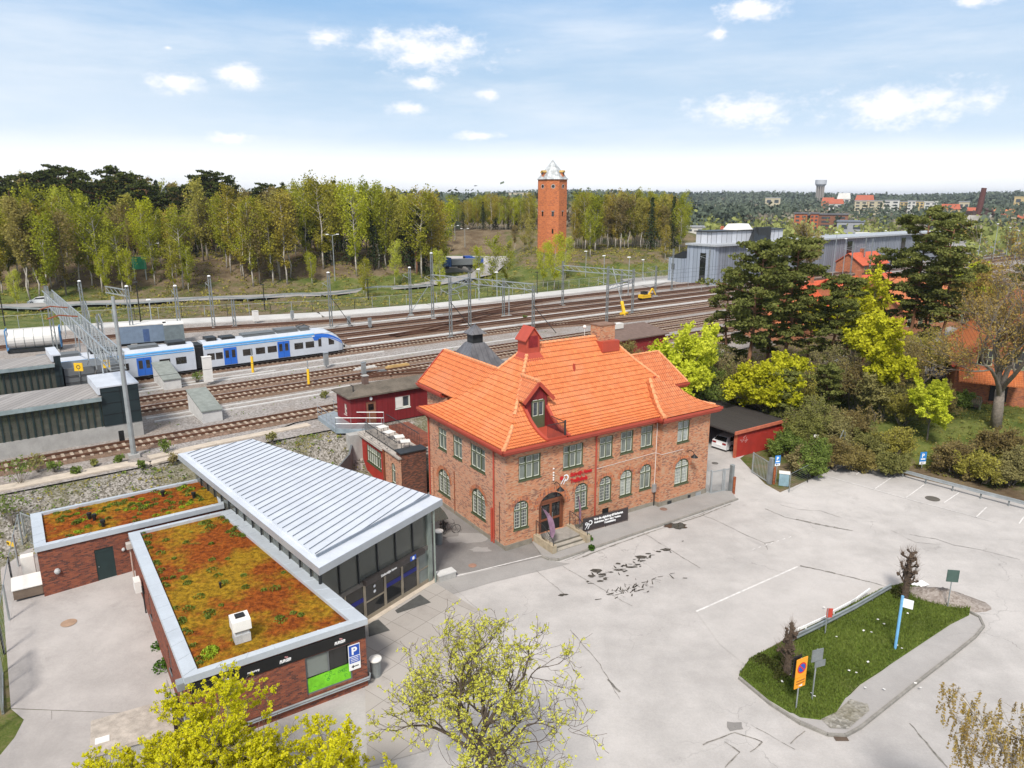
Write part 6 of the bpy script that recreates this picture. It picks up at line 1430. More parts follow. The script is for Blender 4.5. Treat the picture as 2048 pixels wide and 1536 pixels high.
# ---------------- masts and gantries ----------------
def mast(base,h,label,kind='lattice',arms=True,lamp=False,stay=None,group='catenary masts in the railway yard',zb=3.25,w=.42,cat='mast',name='catenary_mast',tilt=0):
    r=empty(name,(base[0],base[1],zb),R(37.1),label,cat,group)
    m=MB()
    if kind=='lattice':
        for s in (-1,1): m.beam((s*w/2,0,0),(s*w/2*.8,0,h),.09,.16)
        n=int(h/.8)
        for i in range(n): z=i*.8; s=1 if i%2 else -1; m.beam((s*w/2,0,z),(-s*w/2,0,z+.8),.05,.05)
    elif kind=='pole': m.tube([(0,0,0),(0,0,h*.5),(0,0,h)],[.22,.18,.13],10)
    else: m.tube([(0,0,0),(0,0,h)],[.11,.07],8)
    m.build('post',GALV if kind!='lattice' else GALVD,r); 
    m=MB(); m.box(-.4,.4,-.4,.4,-.1,.25); m.build('footing',CONC,r)
    if arms:
        m=MB()
        for s in ((-1,) if arms is True else arms):
            z=min(h-1.2,6.6); m.tube([(0,s*.1,z),(0,s*2.6,z+.5)],.04,5); m.tube([(0,s*.1,z+1.2),(0,s*2.6,z+.5)],.03,5); m.tube([(0,s*2.2,z+.3),(0,s*3.0,z-.6)],.03,5)
        m.build('cantilever',GALV,r)
    if lamp: MB().lathe([(.05,0),(.28,.08),(.2,.2),(.03,.25)],(0,0,h),10).build('lamp_head',LETW,r)
    if stay: MB().beam((0,0,h*.6),(stay*math.cos(R(0)),-stay*.2,0),.09).build('stay',DKM if stay>0 else GALV,r)
    return r
def gp_(u,v,z=3.3): return G(u,v,z)
mast(gp_(268,912),13.2,'thick steel pole at the near trough carrying the long gantry','pole',False,w=.5)
mast(gp_(663,656),8.9,'lattice mast with lamp and stay behind the train nose','lattice',(1,),True,3.4)
mast(gp_(822,631),8.5,'slim lattice mast left of the long stayed mast','lattice',(1,),True)
mast(gp_(866,638),11.3,'tall lattice mast with a pale stay leaning left','lattice',(1,),True,-5)
mast(gp_(902,676),9.2,'lattice mast with long dark stay left of the pyramid roof','lattice',(1,-1),False,4.4)
mast(gp_(1066,669),7.6,'lattice mast behind the ridge vent with dark stay','lattice',(1,),False,4)
mast(gp_(940,655),9.0,'crowded lattice mast directly behind the lantern','lattice',(1,-1),False); mast(gp_(1007,633),6.8,'thin mast just right of the crowded lattice mast','lattice',(1,)); mast(gp_(1018,632),5.6,'shortest thin mast beside another thin mast','tube',False)
mast(gp_(1125,611),8.7,'single post at the left end of the double portal beam','lattice',(1,)); mast(gp_(1213,647),9.6,'tall lattice mast between the two portal ends','lattice',(1,)); mast(gp_(1264,628),8.2,'lattice mast at the right end of the double portal','lattice',(1,-1))
mast(gp_(1242,591),5.5,'far small mast between the portal posts','lattice',(1,)); mast(gp_(1343,582),9.5,'lattice mast in front of the grey depot corner','lattice',(1,)); mast(gp_(1310,592),6.5,'small mast left of the depot corner','lattice',(1,)); mast(gp_(1415,575),9,'lattice mast against the pale depot end wall','lattice',(1,))
mast(gp_(428,655),8.3,'slim lattice mast with lamp left of the train nose','lattice',(1,),True); mast(gp_(362,680),8.0,'slim mast standing beside the containers','lattice',(1,),True); mast(gp_(268,690),8.4,'mast with short truss arm by the larger container','lattice',(1,),True)
mast(gp_(172,657),7.6,'short lattice mast with twin lamps at the far left','lattice',(1,),True); mast(gp_(112,702),9.0,'far end mast of the long gantry by the tank','lattice',(-1,)); mast(gp_(185,720),7.8,'inner mast of the long gantry behind the shelter','lattice',(-1,1)); mast(gp_(215,760),7.8,'second inner mast of the long gantry behind the shelter','lattice',(-1,1))
mast(gp_(470,655),4.6,'short mast on the far side of the train','lattice',False)
for u,v,h in ((1725,545,9.5),(1738,548,9.5),(1700,552,9.0),(1885,520,9.0),(1905,505,8),(1830,535,8)): mast(AT(u,v)[:2],h,'distant lattice mast beyond the tall pines','lattice',(1,),zb=3.2,w=.5)
def truss(a,b,z0,z1,label,w=1.0,seg=1.3):
    A=Vector((*a,z0)); Bv=Vector((*b,z0)); r=empty('gantry_beam',A,0,label,'gantry'); q=tuple(A); d=(Bv-A).normalized(); n=Vector((-d.y,d.x,0))*w/2; up=Vector((0,0,z1-z0)); L=(Bv-A).length; m=MB()
    for s in (-1,1):
        for h in (0,1): m.beam(A+n*s+up*h,Bv+n*s+up*h,.11)
    offs(m,q).build('chords',GALV,r); m=MB(); k=int(L/seg)
    for i in range(k):
        p=A+d*(i*seg); p2=A+d*((i+1)*seg)
        for s in (-1,1): m.beam(p+n*s,p2+n*s+up,.05) if i%2 else m.beam(p+n*s+up,p2+n*s,.05); m.beam(p+n*s,p+n*s+up,.045)
        m.beam(p-n+up,p2+n+up,.045); m.beam(p-n,p+n,.045)
    offs(m,q).build('lattice',GALV,r)
    return r,A,d,up,n
r,A,d,up,n=truss(X(9.7,66.5),X(9.9,118.4),10.2,11.6,'long lattice gantry beam crossing all tracks at the left',1.1)
m=MB(); q=tuple(A)
for k in (9,13,18,24,27,36,40): p=A+d*k; m.beam(p,p-Vector((0,0,2.4)),.09); m.beam(p-Vector((0,0,2.3)),p+d*1.8-Vector((0,0,3.2)),.06)
offs(m,q).build('droppers',GALV,r)
m=MB()
for k in (22,30): p=A+d*k+up; m.tube([p+Vector((0,0,.2)),p+n*3+Vector((0,0,.5)),p+n*5+Vector((0,0,.2))],.07,5)
offs(m,q).build('feeder',RUST,r)
def bar2(a,b,z,label,dz=.9):
    A=Vector((*a,z)); Bv=Vector((*b,z)); r=empty('gantry_beam',A,0,label,'gantry'); m=MB(); m.beam(A,Bv,.14); m.beam(A+Vector((0,0,dz)),Bv+Vector((0,0,dz)),.14); offs(m,tuple(A)).build('chords',GALV,r); m=MB(); L=(Bv-A).length; k=int(L/1.4)
    for i in range(k): p=A.lerp(Bv,i/k); p2=A.lerp(Bv,(i+1)/k); m.beam(p,p2+Vector((0,0,dz)),.05)
    offs(m,tuple(A)).build('lattice',GALV,r)
bar2(gp_(1066,669),gp_(866,640),10.2,'portal beam running behind the lantern roof'); bar2(gp_(902,676),gp_(940,655),10.5,'short beam joining two masts left of the lantern')
bar2(gp_(1264,628),gp_(1125,611),10.2,'longer portal beam on the right part of the yard'); bar2(gp_(1213,647),gp_(1264,628),9.0,'lower short portal beam in front of the longer one',.6); bar2(gp_(268,690),(gp_(268,690)[0]-5.5,gp_(268,690)[1]+4.5),10.3,'short truss arm beside the larger container')
# contact wires
wr=MB()
for n_,t0,t1 in ((93,44,150),(99.3,46,150),(78.4,14,120),(82.6,14,120),(104,46,150),(67.6,12,60)):
    wr.tube([(*X(t0,n_),9.0),(*X(t1,n_),9.0)],.02,3); 
o=wr.build('contact_wires',DKM); tag(o,'thin overhead contact wires above the tracks','wires')
# lamps
def lamppost(base,h,label,zb=None,double=False,mat=GALV,group='lamp posts along the service road',white=True):
    z=hz(*base) if zb is None else zb; r=empty('lamp_post',(base[0],base[1],z),R(20),label,'lamp post',group); MB().tube([(0,0,0),(0,0,h)],[.11,.07],8).build('post',mat,r)
    if double:
        m=MB()
        for s in (-1,1): m.tube([(0,0,h-.1),(s*1.2,0,h+.15)],.05,5)
        m.build('arms',mat,r)
        for s in (-1,1): m=MB(); m.hexa([(s*1.2-.35,-.15,h+.1),(s*1.2+.35,-.15,h+.1),(s*1.2+.35,.15,h+.1),(s*1.2-.35,.15,h+.1),(s*1.2-.3,-.1,h+.25),(s*1.2+.3,-.1,h+.25),(s*1.2+.3,.1,h+.25),(s*1.2-.3,.1,h+.25)]); m.build('lamp_head',LETW,r)
    else: m=MB(); m.hexa([(-.5,-.15,h),(.25,-.15,h),(.25,.15,h),(-.5,.15,h),(-.4,-.1,h+.18),(.2,-.1,h+.18),(.2,.1,h+.18),(-.4,.1,h+.18)]); m.build('lamp_head',LETW if white else BLK,r)
for i,(u,v,vt) in enumerate(((958,600,539),(994,594,545),(1171,560,503),(1207,570,512),(1256,590,515),(1285,560,520),(303,640,600))):
    b=gp_(u,v); lamppost(b,Hgt(u,vt,b[1])-3.3,['pale lamp post right of the crowded mast','pale lamp post behind the ridge vent','pale lamp post below the brick tower','pale lamp post left of the portal','pale lamp post at the right portal end','pale lamp post near the depot drive','low pale lamp post on the grass bank'][i],3.3)
for i,(u,v,vt,l) in enumerate(((670,562,470,'tall double armed street lamp on the slope behind the train'),(910,480,452,'double armed street lamp by the distant cutting'),(930,495,458,'second double armed street lamp by the distant cutting'),(310,545,488,'double armed street lamp among the birches'),(1765,430,400,'x'))):
    if l=='x': continue
    a=AT(u,v); lamppost(a[:2],Hgt(u,vt,a[1])-a[2],l,a[2],True,group='street lamps along the far road')
for i,(u,v,vt,l) in enumerate(((282,645,565,'black lamp post behind the farther shelter'),(530,620,570,'black lamp post on the grass bank above the train'),(10,652,585,'black lamp post at the left picture edge'),(737,600,560,'black lamp post by two young birches'),(1074,590,545,'black lamp post below the brick tower'))):
    a=AT(u,v); lamppost(a[:2],Hgt(u,vt,a[1])-a[2],l,a[2],False,BLK,'black lamp posts on the grass bank',False)
# small yard furniture
def wedge(c,label,rot):
    r=empty('concrete_stair_cover',(*c,3.2),rot,label,'stair cover','sloping concrete covers between the tracks'); m=MB(); m.hexa([(-.9,-2.6,0),(.9,-2.6,0),(.9,2.6,0),(-.9,2.6,0),(-.9,-2.6,1.1),(.9,-2.6,1.1),(.9,2.6,2.1),(-.9,2.6,2.1)]); m.build('walls',CONCL,r); m=MB(); m.hexa([(-.97,-2.7,1.08),(.97,-2.7,1.08),(.97,2.7,2.1),(-.97,2.7,2.1),(-.97,-2.7,1.2),(.97,-2.7,1.2),(.97,2.7,2.22),(-.97,2.7,2.22)]); m.build('lid',MT('felt lid',(.22,.24,.22),.8),r)
wedge(X(17.7,88.6),'pale sloping concrete cover in front of the train',R(37)); wedge(X(17.7,73.2),'pale sloping concrete cover right of the nearer shelter',R(37))
def cabinet(c,label,h=1.5,w=.5,mat=GALV,z=3.25,name='track_cabinet'):
    r=empty(name,(*c,z),R(37),label,'cabinet','small cabinets beside the tracks'); MB().box(-w/2,w/2,-w/3,w/3,.35,h).build('body',mat,r); MB().box(-w/2-.04,w/2+.04,-w/3-.04,w/3+.04,h,h+.06).build('lid',mat,r); MB().box(-.08,.08,-.08,.08,0,.35).build('foot',mat,r)
cabinet(G(418,768,3.3),'tall white cabinet with dark lower part in front of the bellows',3.2,.9,CREAM); cabinet(G(653,735,3.3),'grey cabinet between train nose and the middle tracks',1.9,.55); cabinet(G(728,752,3.3),'grey cabinet standing on the hut side of the tracks',1.7,.5)
cabinet(G(698,652,3.3),'small grey cabinet right of the train nose',1.6,.5); cabinet(G(740,657,3.3),'small grey cabinet right of another beyond the train nose',1.7,.5); cabinet(G(512,645,3.3),'white framed cabinet behind the train roof',2,.9,CREAM); cabinet(G(585,640,3.3),'grey cabinet on the service road edge',1.6,.5)
def ypost(c,label):
    r=empty('yellow_marker_post',(*c,3.25),0,label,'marker post','yellow marker posts between the tracks'); m=MB(); m.tube([(0,0,0),(0,0,3.0)],.06,6); m.build('post',GALV,r); m=MB(); m.box(-.12,.12,-.12,.12,0,2.0); m.build('yellow_guard',YEL,r)
ypost(G(506,744,3.3),'yellow guarded marker post directly in front of the train'); ypost(G(618,772,3.3),'yellow guarded marker post between the two middle tracks')
def ysign(u,v,z,label,hp=3.0):
    c=G(u,v,z); r=empty('yellow_number_sign',(c[0],c[1],z),0,label,'sign'); m=MB(); m.tube([(0,0,-hp),(0,0,.3)],.05,6); m.build('post',GALVD,r); m=MB(); m.box(-.42,.42,-.04,.04,-.4,.4); m.build('plate',YEL,r); m=MB(); 
    for i in range(14):
        a,b=2*math.pi*i/14,2*math.pi*(i+1)/14; m.poly([(x*math.cos(t),-.045,x*math.sin(t)) for x,t in ((.14,a),(.2,a),(.2,b),(.14,b))])
    m.build('ring_mark',BLK,r)
ysign(157,734,8.0,'yellow square sign left on the grey lift box',1.0); ysign(212,728,8.3,'yellow square sign hanging below the gantry',3.5)
sg_=empty('dwarf_signal',(*G(245,885,3.3),3.25),R(37),'small dark signal at the near track by the thick pole','signal'); MB().box(-.2,.2,-.12,.12,.2,1.1).build('head',BLK,sg_); MB().tube([(0,0,0),(0,0,.3)],.05,6).build('post',GALV,sg_)
cr_=empty('yellow_track_crane',(*G(1248,630,3.3),3.3),R(60),'yellow crane jib leaning up between the tracks','crane'); m=MB(); m.beam((0,0,.3),(1.2,1.0,2.2),.5,.45); m.build('boom',YEL,cr_); m=MB(); m.beam((1.2,1.0,2.2),(4.8,4.5,8.0),.12); m.build('jib',GALV,cr_); MB().box(-.8,.8,-.5,.5,0,.5).build('base',YEL,cr_)
er=empty('yellow_rail_digger',(*G(1290,600,3.3),3.3),R(37),'small yellow digger standing on the far tracks','digger'); MB().box(-2,1.6,-.9,.9,.7,1.7).build('body',YEL,er); MB().box(-1.2,.2,-.8,.8,1.7,2.6).build('cab',GLK,er); m=MB(); m.beam((1.4,0,1.4),(3.0,0,3.2),.35); m.beam((3.0,0,3.2),(4.4,0,1.2),.3); m.build('arm',YEL,er); m=MB(); m.box(-2,1.6,-1,-.6,0,.7); m.box(-2,1.6,.6,1,0,.7); m.build('tracks',BLK,er); er.scale=(.7,.7,.7)
for (u,v,a,l,mt) in ((735,738,R(40),'pale timber stack beside the middle tracks',CONCL),(800,733,R(37),'yellowish plank stack beside the middle tracks',MT('yellow plank',(.45,.30,.12),.8)),(752,745,R(20),'grey sheet lying near the middle tracks',GREYM)):
    r=empty('plank_stack',(*G(u-5,v,3.3),3.25),a,l,'planks'); m=MB(); m.box(-1.6,1.6,-.25,.25,0,.2); m.build('lower_planks',mt,r); MB().box(-1.3,1.4,-.15,.2,.2,.32).build('upper_planks',mt,r)
# chain link fence behind the service road
def fence_line(pts,h,label,name='chain_link_fence',step=3.0,mat=GALV,mesh=True,zf=None,rail=True,pr=.04):
    a0=pts[0]; zf=zf or (lambda x,y:hz(x,y)); r=empty(name,(a0[0],a0[1],zf(*a0)),0,label,'fence'); q=tuple(r.location); m=MB(); wm=MB()
    for a,b in zip(pts,pts[1:]):
        L=math.hypot(b[0]-a[0],b[1]-a[1]); n=max(1,int(L/step))
        for i in range(n+1):
            p=(lerp(a[0],b[0],i/n),lerp(a[1],b[1],i/n)); z=zf(*p); offs(MB().tube([(*p,z),(*p,z+h)],pr,5),q).build('post',mat,r)
            if i<n:
                p2=(lerp(a[0],b[0],(i+1)/n),lerp(a[1],b[1],(i+1)/n)); z2=zf(*p2)
                if mesh:
                    k=0.12
                    while k<=h: wm.tube([(*p,z+k),(*p2,z2+k)],.006,3,False); k+=h/9
                if rail: m.tube([(*p,z+h-.04),(*p2,z2+h-.04)],.022,4)
    offs(m,q).build('top_rail',mat,r); 
    if mesh: offs(wm,q).build('wire_mesh',mat,r)
    return r
fence_line([X(t,NW(t)+6.3) for t in tt if t<=150],2.2,'long chain link fence behind the pale service road',zf=lambda x,y:3.2,step=3.2,pr=.05)
# low rail along the far road
gb=[(a-1.9*0,b) for a,b in rp[1:6]]
gr_=empty('road_guard_rail',(gb[0][0],gb[0][1],3),0,'long guard rail along the road behind the yard','guard rail'); m=MB()
for a,b in zip(gb,gb[1:]):
    n=8
    for i in range(n):
        p=(lerp(a[0],b[0],i/n)+1,lerp(a[1],b[1],i/n)-3.4); p2=(lerp(a[0],b[0],(i+1)/n)+1,lerp(a[1],b[1],(i+1)/n)-3.4); z=hz(*p)+.75; z2=hz(*p2)+.75; m.beam((*p,z),(*p2,z2),.08,.35); m.beam((*p,z-.8),(*p,z),.1)
offs(m,tuple(gr_.location)).build('rail',GALV,gr_)
# ---------------- vegetation ----------------
L_PINED=leaf('dark wood pine needle',(.026,.038,.012),(.10,.115,.032),None,.45,.2)
def leafmesh(name,P,size,mat,rng,flat=0.0,jit=.4,quad=True,parent=None):
    P=np.asarray(P,dtype=float); n=len(P); d=rng.normal(size=(n,3)); d[:,2]*=(1-flat); d/=np.linalg.norm(d,axis=1)[:,None]+1e-9
    e=rng.normal(size=(n,3)); e[:,2]*=(1-flat); e-=d*(e*d).sum(1)[:,None]; e/=np.linalg.norm(e,axis=1)[:,None]+1e-9
    s=size*(1+jit*(rng.random(n)*2-1))[:,None]
    V=np.stack([P-d*s*.5-e*s*.3,P+d*s*.5-e*s*.35,P+d*s*.55+e*s*.3,P-d*s*.45+e*s*.35],1).reshape(-1,3)
    me=bpy.data.meshes.new(name); me.vertices.add(4*n); me.vertices.foreach_set('co',V.ravel()); me.loops.add(4*n); me.loops.foreach_set('vertex_index',np.arange(4*n,dtype=np.int32)); me.polygons.add(n); me.polygons.foreach_set('loop_start',np.arange(0,4*n,4,dtype=np.int32)); me.polygons.foreach_set('loop_total',np.full(n,4,dtype=np.int32)); me.update(calc_edges=True)
    me.materials.append(mat); o=bpy.data.objects.new(name,me); col.objects.link(o); o.parent=parent; return o
def ball(c,r,n,rng,sz=(1,1,1)):
    d=rng.normal(size=(n,3)); d/=np.linalg.norm(d,axis=1)[:,None]; d*=(rng.random(n)**.45)[:,None]*r; return np.asarray(c)+d*np.asarray(sz)
def birch(seed,h,leafm=L_BIRCH,dens=1.0,lean=.03,bark=BIRCHB,wid=.16,ls=.20,fromh=.22,name='birch_tree'):
    rng=np.random.default_rng(seed); r=empty(name,(0,0,0)); m=MB(); a=rng.uniform(0,6.28); top=Vector((math.cos(a)*lean*h,math.sin(a)*lean*h,h))
    T=[Vector((0,0,-.5))]+[top*(k/6)+Vector((rng.normal()*.12,rng.normal()*.12,0)) for k in range(1,7)]; m.tube(T,[.15,.13,.11,.09,.07,.05,.02],5)
    C=[]
    nb=int(16+h)
    for i in range(nb):
        f=fromh+(1-fromh)*(i+.5)/nb; k=f*6; p=T[int(k)].lerp(T[min(6,int(k)+1)],k-int(k)); az=rng.uniform(0,6.28); L=h*wid*(math.sin(math.pi*min(1,(1-f)/(1-fromh)*.85+.12))**.7)*rng.uniform(.6,1.15)
        q=p+Vector((math.cos(az)*L,math.sin(az)*L,L*.9)); m.tube([p,q],[.05,.015],3,False); 
        C.append(ball(q-Vector((0,0,.2)),L*.42+.25,int(56*dens),rng,(1,1,1.6))); C.append(ball(p.lerp(q,.5),L*.35+.2,int(26*dens),rng,(1,1,1.5)))
    C.append(ball(top-Vector((0,0,.5)),.6,int(20*dens),rng,(.7,.7,1.8)))
    m.build('trunk',bark,r,True); leafmesh('crown',np.concatenate(C),ls,leafm,rng,.1,parent=r); r['h']=h; return r
def pine(seed,h,dens=1.0,ls=.30,first=.45,wid=.22,name='pine_tree',leafm=L_PINE,trk=.26,flat=.42,lean=.03,nb=26,sub=3):
    rng=np.random.default_rng(seed); r=empty(name,(0,0,0)); m=MB(); a=rng.uniform(0,6.28); top=Vector((math.cos(a)*lean*h,math.sin(a)*lean*h,h*.96))
    T=[Vector((0,0,-.5))]+[top*(k/7)+Vector((rng.normal()*.15,rng.normal()*.15,0)) for k in range(1,8)]; m.tube(T,[trk*(1-.11*k) for k in range(8)],7)
    C=[]
    for i in range(nb):
        f=first+(1-first)*((i+.5)/nb)**.9; k=f*7; p=T[int(k)].lerp(T[min(7,int(k)+1)],k-int(k)); az=i*2.4+rng.uniform(-.5,.5); rel=(1-f)/(1-first)
        L=h*wid*(.35+.65*math.sin(math.pi*min(1,rel*.75+.2)))*rng.uniform(.55,1.2)
        q=p+Vector((math.cos(az)*L,math.sin(az)*L,L*rng.uniform(.05,.45))); mid=p.lerp(q,.5)-Vector((0,0,L*.06)); m.tube([p,mid,q],[trk*.28,trk*.18,.03],4,False)
        for s in range(sub):
            t=.45+.55*(s+1)/sub; c=p.lerp(q,t)+Vector((rng.normal()*L*.16,rng.normal()*L*.16,rng.normal()*.25+.15)); rr=(.55+.32*L*.5)*rng.uniform(.7,1.25)
            C.append(ball(c,rr*.9,int(38*dens),rng,(1.15,1.15,flat*.8))); m.tube([p.lerp(q,t*.8),c],[.04,.015],3,False)
    C.append(ball(top+Vector((0,0,.1)),.9,int(60*dens),rng,(1,1,.8)))
    m.build('trunk',PINEB,r,True); leafmesh('crown',np.concatenate(C),ls,leafm,rng,.25,parent=r); r['h']=h; return r
def spruce(seed,h,dens=1.0,ls=.35):
    rng=np.random.default_rng(seed); r=empty('spruce_tree',(0,0,0)); m=MB().tube([(0,0,-.5),(0,0,h)],[.2,.03],5); C=[]
    nl=int(h*1.6)
    for i in range(nl):
        z=h*(.12+.88*i/nl); L=(h-z)*.20+.15
        for k in range(6):
            az=k*1.05+i*.7+rng.uniform(-.3,.3); l=L*rng.uniform(.7,1.2); n=int(7*dens); t=rng.random(n)[:,None]
            d=np.array([math.cos(az)*l,math.sin(az)*l,-l*.35]); C.append(np.array([0,0,z])+d*t+rng.normal(size=(n,3))*.13)
    m.build('trunk',BARK,r,True); leafmesh('crown',np.concatenate(C),ls,L_SPRUCE,rng,.2,parent=r); r['h']=h; return r
def grow(rng,m,p,d,L,r,lvl,tips,wav=.18,split=(3,4),ang=.75,shrink=.62,up=.12,nseg=4,minr=.008):
    pts=[p]; dd=d.copy(); rs=[r]
    for i in range(nseg):
        dd=(dd+Vector((rng.normal()*wav,rng.normal()*wav,rng.normal()*wav*.7+up*.35))).normalized(); p=p+dd*(L/nseg); pts.append(p); rs.append(max(minr,r*(1-.55*(i+1)/nseg)))
    m.tube(pts,rs,6 if r>.08 else (4 if r>.025 else 3),False)
    if lvl==0:
        for k in range(1,nseg+1): tips.append((pts[k],dd))
        return
    n=int(rng.integers(split[0],split[1]+1))
    for k in range(n+1):
        t=1.0 if k==n else rng.uniform(.3,.95); kk=t*nseg; i=min(nseg-1,int(kk)); q=pts[i].lerp(pts[i+1],kk-i); rr=max(minr,rs[i]*(.62 if k<n else .8)); ax=dd.orthogonal().normalized(); ax.rotate(__import__('mathutils').Quaternion(dd,rng.uniform(0,6.28)))
        a=ang*rng.uniform(.6,1.25)*(0.45 if k==n else 1); nd=(dd*math.cos(a)+ax*math.sin(a)+Vector((0,0,up))).normalized(); grow(rng,m,q,nd,L*shrink*rng.uniform(.75,1.2),rr,lvl-1,tips,wav,split,ang,shrink,up,nseg,minr)
def maple(seed,base,h,name,label,leafm,bark=BARKG,clusters=12,cr=.14,ls=.10,lvl=4,th=.28,L0=.36,r0=.2,wav=.16,split=(3,4),ang=.75,up=.1,shrink=.64,tipuse=1.0,stems=1,cat='tree',group=None,limbs=5,flat=.1,nseg=4,spread=1.0,minr=.008):
    rng=np.random.default_rng(seed); r=empty(name,base,0,label,cat,group); m=MB(); tips=[]
    for s in range(stems):
        off=Vector((rng.normal()*.25*(stems>1),rng.normal()*.25*(stems>1),0)); hh=h*th; pts=[off+Vector((0,0,-.3)),off+Vector((rng.normal()*.1,rng.normal()*.1,hh*.5)),off+Vector((rng.normal()*.2+off.x,rng.normal()*.2+off.y,hh))]; m.tube(pts,[r0*1.15,r0,r0*.85],8)
        for k in range(limbs):
            az=k*6.28/limbs+rng.uniform(-.5,.5); tl=rng.uniform(.25,.85)*spread if k else .12; d=Vector((math.cos(az)*math.sin(tl),math.sin(az)*math.sin(tl),math.cos(tl))); q=pts[2] if k<2 else pts[1].lerp(pts[2],rng.uniform(.5,1))
            grow(rng,m,q,d,h*L0*rng.uniform(.8,1.15)*(1.15 if k==0 else 1),r0*.55,lvl-1,tips,wav,split,ang,shrink,up,nseg,minr)
    m.build('trunk',bark,r,True)
    T=[t for t in tips if rng.random()<tipuse]; 
    if T:
        P=np.concatenate([ball(t[0],cr*rng.uniform(.6,1.3),clusters,rng,(1,1,.8)) for t in T]); leafmesh('crown',P,ls,leafm,rng,flat,parent=r)
    return r
def put(root,u,vt,y,x=None,label=None,group=None,rz=None,used={}):
    """stands the tree at depth y below picture column u, grown so that its top reaches vt"""
    rr=ray(u,500); 
    if x is None: x=(u-1024)/FPX*y/cp*1.0
    z=hz(x,y); rt=ray(u,vt); ht=Hgt(u,vt,y)-z; ht=max(ht,1.5); s=ht/root['h']
    first=root.name not in used; used[root.name]=1
    a=rz if rz is not None else random.uniform(0,6.28)
    if first: root.location=(x,y,z-.1); root.rotation_euler=(0,0,a); root.scale=(s,s,s); tag(root,label,'tree',group); return root
    o=clone(root,(x,y,z-.1),a,label,group,s); o['category']='tree'; return o
random.seed(21)
BIR=[birch(1,13,dens=1.3),birch(2,15,dens=1.1,wid=.13),birch(3,12,L_BIRCH,1.5,wid=.2),birch(4,14,L_BIRCHY,1.5,wid=.17)]
BRN=[birch(6,14,L_BROWN,1.2,wid=.13,ls=.26,fromh=.38,name='bare_birch_tree'),birch(7,13,L_BROWN,.9,wid=.17,ls=.24,bark=BARKG,name='budding_tree')]
PIN=[pine(11,17,1.2,.42,.38,.19,leafm=L_PINED),pine(12,16,1.2,.42,.32,.22,leafm=L_PINED),pine(13,18,1.1,.42,.5,.22,leafm=L_PINED)]
SPR=[spruce(15,15),spruce(16,13)]
SKY=[(-60,392),(0,385),(60,372),(110,348),(175,345),(230,362),(290,350),(350,362),(400,360),(460,352),(520,372),(600,368),(650,372),(690,372),(740,380),(800,384),(860,388),(890,400)]
def sky(u):
    for (a,b),(c,d) in zip(SKY,SKY[1:]):
        if u<=c: return lerp(b,d,(u-a)/(c-a))
    return 400
def yst(x): return 149+(x+98)*.374
ZN=lambda u:'at the left picture edge' if u<110 else 'left of the long gantry top' if u<260 else 'above the containers' if u<430 else 'above the train' if u<640 else 'near the double street lamp' if u<760 else 'at its right end'
GRP='trees of the dense wood behind the yard'
def zlab(kind,u): return kind+' in the wood '+ZN(u)
for (u,vt,y,k) in ((80,356,200,1),(140,345,204,0),(200,348,200,1),(250,358,198,2),(310,350,200,1),(165,360,196,2),(335,366,196,0),(40,380,196,1),(20,376,210,2),(105,362,208,2),(475,366,206,0),(410,372,203,1),(190,338,206,0),(175,330,212,2),(120,348,214,0),(60,362,218,1),(290,336,205,1),(458,341,214,2),(437,352,216,0),(648,366,206,1),(95,352,222,0),(25,388,205,0),(560,366,224,2),(320,352,224,0),(210,354,226,1),(770,400,210,1),(10,400,190,1),(150,352,205,0),(270,352,222,2)):
    put(PIN[k],u,vt,y,label=zlab('dark pine standing taller than the birches',u),group=GRP)
for (u,vt,y) in ((358,357,212),(380,366,215),(690,357,214),(640,372,220),(595,362,222),(430,360,220),(505,372,225),(70,420,178),(200,470,182),(420,480,192),(835,455,196),(815,440,200),(855,470,198),(770,480,195),(385,400,186),(700,430,205),(60,440,185)):
    put(random.choice(SPR),u,vt,y,label=zlab('slender dark spruce',u),group=GRP)
for i in range(104):
    u=-10+i*8.75+random.uniform(-7,7); x0=(u-1024)/FPX*190; y=yst(x0)+random.uniform(9,40); vt=sky(u)+(random.choice((42,58,72,84)) if u<430 else random.choice((18,34,50,62)))+random.uniform(-8,14)
    if u>600: vt=sky(u)+random.uniform(-2,26)
    w=random.random(); 
    k=BIR[3] if w<.16 else random.choice(BIR[:3]) if w<.66 else random.choice(BRN)
    put(k,u,vt,y,label=zlab('green leafing birch' if k in BIR else 'brown budding birch',u),group=GRP)
for i in range(40):
    u=-10+i*22+random.uniform(-9,9); put(random.choice(SPR+PIN[:1]),u,sky(u)+random.uniform(14,60),random.uniform(186,212),label=zlab('dark conifer between the birches',u),group=GRP)
for i in range(58):
    u=-10+i*15.6+random.uniform(-9,9); vt=sky(u)+random.uniform(2,22); y=random.uniform(205,235)
    put(random.choice(BRN+BIR[:2]+PIN[:1]),u,vt,y,label=zlab('tall slim tree of the back rows',u),group=GRP)
